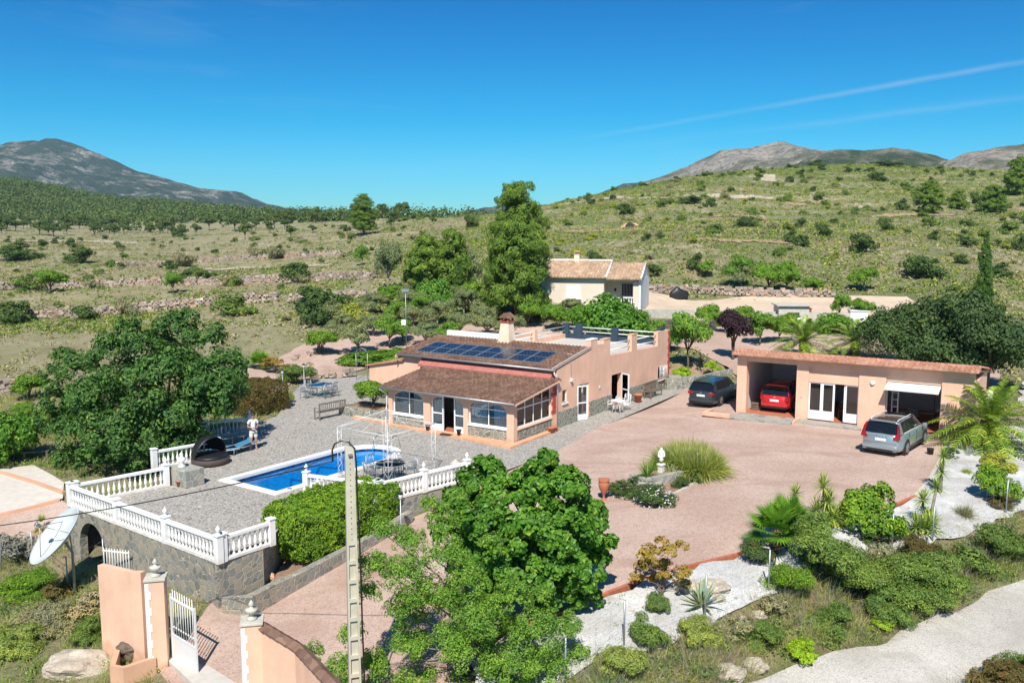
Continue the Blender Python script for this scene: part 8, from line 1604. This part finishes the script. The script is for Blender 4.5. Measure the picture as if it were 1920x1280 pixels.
# ================================================================ SHRUBS OF THE HILLSIDE: the ones one can point to
HS = [('dshrub', 555, 528, 66, 40, 'dark round carob bush above the second terrace wall, left of centre'), ('dshrub', 150, 493, 58, 34, 'dark round bush on the left field near the distant wood'), ('dshrub', 30, 487, 84, 36, 'wide bright green bush at the left edge below the wood'), ('dshrub', 25, 605, 84, 46, 'dark broad bush at the left edge beside the nearest stone wall'), ('dshrub', 160, 600, 58, 32, 'dark bush in front of the nearest stone wall'), ('greyshrub', 232, 590, 34, 34, 'grey green bush against the nearest stone wall'), ('dshrub', 600, 580, 120, 50, 'wide olive green shrub mass left of the orchard'), ('yshrub', 660, 605, 72, 46, 'yellowish broom bush in front of the wide shrub mass'), ('shrub', 440, 590, 84, 40, 'green shrub at the right end of the nearest stone wall'), ('dshrub', 585, 610, 66, 54, 'dark scrub below the wide shrub mass'), ('shrub', 50, 542, 60, 30, 'round shrub left of the second terrace wall'), ('greyshrub', 345, 500, 46, 30, 'grey shrub above the third terrace wall'), ('greyshrub', 430, 535, 48, 26, 'grey shrub against the second terrace wall'), ('dshrub', 350, 530, 26, 30, 'small dark bush by the almond'), ('dshrub', 388, 528, 22, 24, 'small dark bush right of the almond'), ('shrub', 168, 535, 26, 20, 'small green bush on the second wall'), ('greyshrub', 480, 484, 34, 24, 'grey bush on the upper left wall'), ('greyshrub', 518, 486, 40, 26, 'second grey bush on the upper left wall'),
 ('dshrub', 1615, 475, 54, 42, 'dark round bush alone in the middle of the right hillside'), ('dshrub', 1543, 443, 36, 28, 'dark round bush with a sharp shadow the right hillside'), ('dshrub', 1482, 455, 28, 28, 'dark bush left of the sharp shadowed one'), ('dshrub', 1503, 462, 34, 24, 'low dark bush just below the sharp shadowed one'), ('bushpine', 1743, 400, 58, 60, 'pine on the upper right hillside'), ('bushpine', 1862, 400, 52, 52, 'pine on the right hillside near the edge'), ('bushpine', 1797, 393, 34, 36, 'smaller pine between the two hillside pines'), ('dshrub', 1828, 382, 24, 26, 'dark small tree right of the smaller hillside pine'), ('bushpine', 1905, 365, 60, 64, 'pine group cut by the right edge'), ('bushpine', 1912, 330, 30, 36, 'dark pine on the skyline at the right edge'), ('dshrub', 1530, 312, 32, 14, 'dark flat bush on the hill skyline'), ('dshrub', 1660, 312, 60, 12, 'long dark bush band on the hill skyline'), ('shrub', 1745, 425, 30, 22, 'green bush below the upper right pine'), ('dshrub', 1645, 340, 40, 20, 'dark bush near the top of the right hill'), ('dshrub', 1298, 382, 44, 18, 'flat dark bush on the track of the hillside'), ('dshrub', 1170, 402, 40, 22, 'dark bush above the cave mouth'), ('dshrub', 1212, 450, 22, 16, 'dark green bush below the cave mouth'), ('dshrub', 1237, 447, 24, 14, 'second dark bush right below the cave mouth'), ('dshrub', 1225, 518, 34, 26, 'dark shrub right behind the bungalow gable'), ('dshrub', 1730, 520, 90, 44, 'wide dark shrub group above the dark trees'), ('dshrub', 1873, 518, 44, 30, 'dark round shrub right of the slender cypress'), ('dshrub', 1915, 470, 30, 36, 'dark shrub at the right edge of the hillside'), ('dshrub', 885, 428, 34, 28, 'dark bush on the ridge left of the tall pine'), ('shrub', 800, 475, 40, 50, 'green tree-like bush behind the bushy pines'), ('greyshrub', 930, 425, 28, 18, 'grey bush on the ridge by the tall pine'), ('dshrub', 1305, 505, 34, 36, 'green bush left of the tall loose tree'), ('shrub', 1535, 375, 26, 16, 'small bush near the pale scar of the hillside')]
HS.append(('dshrub', 340, 445, 30, 22, 'dark round bush in the middle of the far left plain'))
for k, x, y, w_, h_, lb in HS: ppx(k, lb, 'pine tree' if k == 'bushpine' else 'shrub', x, y, w_, h_)
# ---- scattered shrubs: individually placed copies
ZN = [DECK, COURT, ROAD, WHITE, ORCH, NEIGH, TRACK, YARD, YARDP]
def blocked(x, y, pad=0):
    r = np.zeros(x.shape, bool)
    for P in ZN: r |= inpoly(P, x, y) | (dist_edge(P, x, y) < pad)
    hx = (x-HO.x)*math.cos(R(-33))+(y-HO.y)*math.sin(R(-33)); hy = -(x-HO.x)*math.sin(R(-33))+(y-HO.y)*math.cos(R(-33)); r |= (hx > -14) & (hx < 1) & (hy > -1) & (hy < 20)
    gx = (x-GO.x)*math.cos(R(-32.5))+(y-GO.y)*math.sin(R(-32.5)); gy = -(x-GO.x)*math.sin(R(-32.5))+(y-GO.y)*math.cos(R(-32.5)); r |= (gx > -1) & (gx < 13.5) & (gy > -2) & (gy < 8)
    r |= (x > 2) & (x < 16) & (y > 78) & (y < 94); return r
rs = np.random.default_rng(77)
def scatter(kind, n, y0, y1, u0, u1, s0, s1, label, group, cat='shrub', dens=None):
    k = 0; tries = 0
    while k < n and tries < 60:
        tries += 1; m_ = (n-k)*2+4; y = np.sqrt(rs.random(m_)*(y1**2-y0**2)+y0**2); u = u0+(u1-u0)*rs.random(m_); x = u*y; ok = ~blocked(x, y, 1.0)
        if dens: ok &= dens(x, y)
        x, y = x[ok], y[ok]; z = H(x, y)
        for a, b_, c in list(zip(x, y, z))[:n-k]:
            s = s0+(s1-s0)*rs.random()**1.7; uu = a/b_; sz_ = 'large ' if s > (s0+s1)/2 else 'small '; lb = (sz_+label.replace(' the', (' high on' if b_ > 210 else ' halfway up' if b_ > 130 else ' low on')+' the')+(', left part' if (uu < .22 if u0 > 0 else uu < -.3) else ', right part')) if cat == 'shrub' else label+(', far left' if uu < -.45 else ', left of middle' if uu < -.3 else ', right of middle' if uu < -.2 else ', towards the lone pine')+(' and farther back' if b_ > 385 else ''); w0 = KIND[kind]['W']; h0 = KIND[kind]['Ht']; plant(kind, lb, cat, (a, b_, c), w0*s, h0*s*(.8+.4*rs.random()), group=group+': '+lb); k += 1
scatter('dshrub', 90, 95, 330, .03, .60, .5, 1.3, 'dark green shrub the right hillside', 'dark shrubs of the right hillside')
scatter('shrub', 110, 85, 330, .03, .60, .5, 1.5, 'mid green shrub the right hillside', 'green shrubs of the right hillside')
scatter('greyshrub', 70, 85, 280, .03, .60, .5, 1.3, 'grey green shrub the right hillside', 'grey shrubs of the right hillside')
scatter('yshrub', 80, 85, 260, .03, .60, .4, 1.2, 'yellow green bush the right hillside', 'yellow green bushes of the right hillside')
scatter('dshrub', 50, 85, 300, -.60, -.05, .4, 1.2, 'dark green shrub the left fields', 'dark shrubs of the left fields')
scatter('shrub', 80, 66, 300, -.60, -.05, .4, 1.2, 'mid green shrub the left fields', 'green shrubs of the left fields')
scatter('greyshrub', 70, 64, 300, -.60, -.05, .4, 1.3, 'grey green shrub the left fields', 'grey shrubs of the left fields')
scatter('farpine', 80, 300, 470, -.58, -.10, .7, 1.3, 'small pine scattered in front of the distant wood', 'pines scattered before the wood', 'pine tree', lambda x, y: fbm(x, y, 60, 2, 31) > .02)
scatter('farpine', 12, 230, 330, -.30, -.12, .5, .9, 'small pine on the ridge left of the lone pine', 'pines on the ridge', 'pine tree')
# ================================================================ STUFF: wood, scrub cover, grass
def clump_field(name, n, ysamp, usamp, size, leaf, per, fm, dens=None, pad=.3, zlift=0, flat=.7, seed=1, blades=False, Lw=.012):
    g = np.random.default_rng(seed); y = ysamp(g.random(n)); u = usamp(g.random(n)); x = u*y; ok = ~blocked(x, y, pad)
    if dens: ok &= dens(x, y, g)
    x, y = x[ok], y[ok]; z = H(x, y); n = len(x); s = size*(.5+g.random(n)**1.5*1.1); idx = np.repeat(np.arange(n), per); k = len(idx)
    if blades:
        az = g.random(k)*6.283; el = .5+g.random(k)*1.0; P0 = np.stack([x[idx], y[idx], z[idx]-.02], 1)+np.stack([np.cos(az), np.sin(az), 0*az], 1)*(s[idx]*.35*g.random(k))[:, None]
        V, F = strips(P0, ang_dirs(az+g.normal(size=k)*.8, el), s[idx]*(.6+.6*g.random(k)), Lw*(y[idx]/30), .35, 2, g)
    else:
        d = unit(g.normal(size=(k, 3))); d[:, 2] = np.abs(d[:, 2]); C = np.stack([x[idx], y[idx], z[idx]], 1)+d*(s[idx]*(.35+.3*g.random(k)))[:, None]*np.array([1, 1, flat]); L = leaf*(.6+.8*g.random(k))*(s[idx]/size)**.5
        V, F = leaf_geo(C, unit(d+g.normal(size=d.shape)*.4+np.array([0, 0, .3])), L, L*.55, g)
    o = link(name, np_mesh(name, V, F, F_[fm])); o['kind'] = 'stuff'; return o
logy = lambda a, b_: (lambda r_: np.sqrt(r_*(b_**2-a**2)+a**2)); mixy = lambda a, b_: (lambda r_: a*(b_/a)**r_); lin = lambda a, b_: (lambda r_: a+(b_-a)*r_)
# the distant pine wood on the left
g = np.random.default_rng(4); n = 6500; y = np.sqrt(g.random(n)*(860**2-400**2)+400**2); u = -.60+.60*g.random(n); x = u*y
ok = (fbm(x, y, 60, 4, 41)*1.3+sstep(430, 570, y)*.85-.34-.25*sstep(-.22, -.05, u)+g.normal(size=n)*.12 > 0) & (y < 820); x, y = x[ok], y[ok]; z = H(x, y); n = len(x)
hh = 2.5+6.5*g.random(n)**1.4; per = 46; ix = np.repeat(np.arange(n), per); d = unit(g.normal(size=(n*per, 3))); wv = (.38+.35*g.random(n))[ix]; C = np.stack([x[ix], y[ix], z[ix]+hh[ix]*.5], 1)+d*np.stack([hh[ix]*wv, hh[ix]*wv, hh[ix]*.46], 1)*(.45+.6*g.random((len(ix), 1)))
V, F = leaf_geo(C, unit(d+g.normal(size=d.shape)*.35+np.array([0, 0, .4])), 1.5, 1.0, g); o = link('pine_wood', np_mesh('pine_wood', V, F, F_['darkpine'])); o['kind'] = 'stuff'
dn = lambda thr, s, sd_: (lambda x, y, g: fbm(x, y, s, 3, sd_)+g.normal(size=x.shape)*.18 > thr)
clump_field('scrub_cover', 24000, logy(82, 340), lin(-.05, .60), .85, .30, 11, 'hill', dn(-.12, 16, 3), seed=11)
clump_field('tussock_cover', 13000, logy(82, 340), lin(-.05, .60), .7, .30, 9, 'shrub_y', dn(-.1, 22, 6), seed=12)
clump_field('grey_scrub_cover', 16000, mixy(62, 330), lin(-.62, .60), .60, .28, 8, 'shrub_gr', dn(.0, 18, 9), seed=13)
clump_field('scrub_cover', 15000, mixy(84, 420), lin(-.62, -.0), .75, .28, 10, 'hill', dn(-.06, 16, 13), seed=14)
clump_field('dry_grass', 24000, mixy(46, 260), lin(-.62, .60), .45, .2, 9, 'dry', dn(-.08, 20, 15), seed=15, blades=True, Lw=.02)
clump_field('green_grass', 7000, mixy(46, 240), lin(-.62, .60), .40, .2, 8, 'grass', dn(-.02, 14, 17), seed=16, blades=True, Lw=.02)
# weeds of the banks close by
near = lambda thr, s, sd_: (lambda x, y, g: (fbm(x, y, s, 3, sd_)+g.normal(size=x.shape)*.15 > thr) & (y < 62))
clump_field('bank_weeds', 9000, lin(18, 46), lin(.02, .66), .42, .09, 14, 'feather', near(-.2, 3, 21), .15, seed=21)
clump_field('bank_grass', 11000, lin(18, 46), lin(.02, .66), .58, .1, 14, 'grass', near(-.2, 2.5, 22), .1, seed=22, blades=True, Lw=.013)
clump_field('bank_dry_grass', 10000, lin(18, 46), lin(.02, .66), .68, .1, 12, 'dry', near(-.1, 2.5, 23), .1, seed=23, blades=True, Lw=.012)
clump_field('bank_twigs', 9000, lin(18, 46), lin(.02, .66), .75, .1, 14, 'grey', near(-.2, 2.5, 24), .1, seed=24, blades=True, Lw=.010)
clump_field('left_weeds', 5000, lin(20, 50), lin(-.66, -.30), .42, .09, 14, 'feather', near(-.1, 3, 25), .15, seed=25)
clump_field('left_grass', 6000, lin(20, 60), lin(-.66, -.22), .45, .1, 13, 'grass', near(-.15, 2.5, 26), .15, seed=26, blades=True, Lw=.013)
clump_field('left_dry_grass', 9000, lin(20, 62), lin(-.66, -.22), .45, .1, 12, 'dry', near(-.15, 2.5, 27), .15, seed=27, blades=True, Lw=.012)

wd = near(-9, 3, 30)
for i_, (nm, fm_, n_, sd_) in enumerate((('gravel_weeds', 'grass', 420, 51), ('gravel_litter', 'dry', 500, 52))):     # stray weeds on the white bed
    g = np.random.default_rng(sd_); xs0 = [p[0] for p in WHITE]; ys0 = [p[1] for p in WHITE]; x = g.uniform(min(xs0), max(xs0), n_*3); y = g.uniform(min(ys0), max(ys0), n_*3); ok = inpoly(WHITE, x, y) & (y < 60) & (g.random(n_*3) < .15+.85*(dist_edge(WHITE, x, y) < .5)); x, y = x[ok][:n_], y[ok][:n_]; z = H(x, y)+.05; ix = np.repeat(np.arange(len(x)), 9); k = len(ix)
    az = g.random(k)*6.283; V, F = strips(np.stack([x[ix]+g.normal(size=k)*.05, y[ix]+g.normal(size=k)*.05, z[ix]], 1), ang_dirs(az, g.random(k)*1.2+(.2 if i_ == 0 else 0)), .06+.16*g.random(k), .014, .3, 2, g); o = link(nm, np_mesh(nm, V, F, F_[fm_])); o['kind'] = 'stuff'
# ---- bare soil banks and tracks showing on the slopes
M['bank_soil'] = gravel('bare_bank_soil', (.34, .23, .145), (.43, .31, .21), (.30, .22, .14), .3, 3); M['bank_pale'] = gravel('pale_bank_soil', (.38, .32, .23), (.47, .40, .30), (.34, .29, .22), .3, 3)
def bank(name, line, hpx, mt, sd_):
    P = [T(x, y) for x, y in line]; Q = [T(x, y+hpx*(.6+.8*((i*.618) % 1))) for i, (x, y) in enumerate(line)]; out = [(p.x, p.y) for p in P]+[(q.x, q.y) for q in reversed(Q)]
    drape(name, wob(out, .45, seed=sd_), M[mt], .12, step=1.5)
for i_, (nm, ln, hp_, mt) in enumerate([('hill_track', [(1195, 371), (1250, 368), (1310, 366), (1370, 367), (1420, 368), (1450, 371)], 4, 'bank_pale'), ('hill_track', [(1040, 383), (1080, 379), (1130, 373), (1190, 370)], 3, 'bank_pale'), ('soil_bank', [(1060, 433), (1110, 431), (1165, 430), (1230, 428), (1290, 427), (1360, 428), (1420, 429)], 5, 'bank_soil'), ('soil_bank', [(1290, 450), (1350, 449), (1420, 450), (1480, 452)], 5, 'bank_soil'), ('soil_bank', [(1330, 403), (1370, 398), (1410, 402), (1440, 410)], 8, 'bank_soil'), ('soil_bank', [(1450, 377), (1500, 380), (1540, 377)], 7, 'bank_soil'), ('pale_scar', [(1425, 330), (1440, 326), (1455, 330)], 14, 'bank_pale'), ('pale_scar', [(1516, 362), (1532, 360), (1548, 364)], 16, 'bank_pale'), ('soil_bank', [(1600, 404), (1700, 400), (1790, 402)], 4, 'bank_soil'), 
    ('field_soil', [(380, 505), (480, 500), (620, 496)], 4, 'bank_pale'), ('far_track', [(0, 412), (60, 414), (140, 417), (260, 421)], 3, 'bank_pale'), ('far_track', [(20, 452), (150, 450), (260, 455)], 3, 'bank_pale')]): bank(nm, ln, hp_, mt, 60+i_)
# ================================================================ AIR
mb = MB(); mb.box(-3600, 3600, -420, 4200, -80, 268)
m = bpy.data.materials.new('haze_air'); m.use_nodes = True; nt = m.node_tree; nt.nodes.clear(); v_ = N(nt, 'ShaderNodeVolumePrincipled'); v_.inputs['Color'].default_value = (.50, .76, 1, 1); v_.inputs['Density'].default_value = .00009; o = N(nt, 'ShaderNodeOutputMaterial'); nt.links.new(v_.outputs[0], o.inputs[1])
hz_ = mb.build('haze', m); hz_['kind'] = 'stuff'
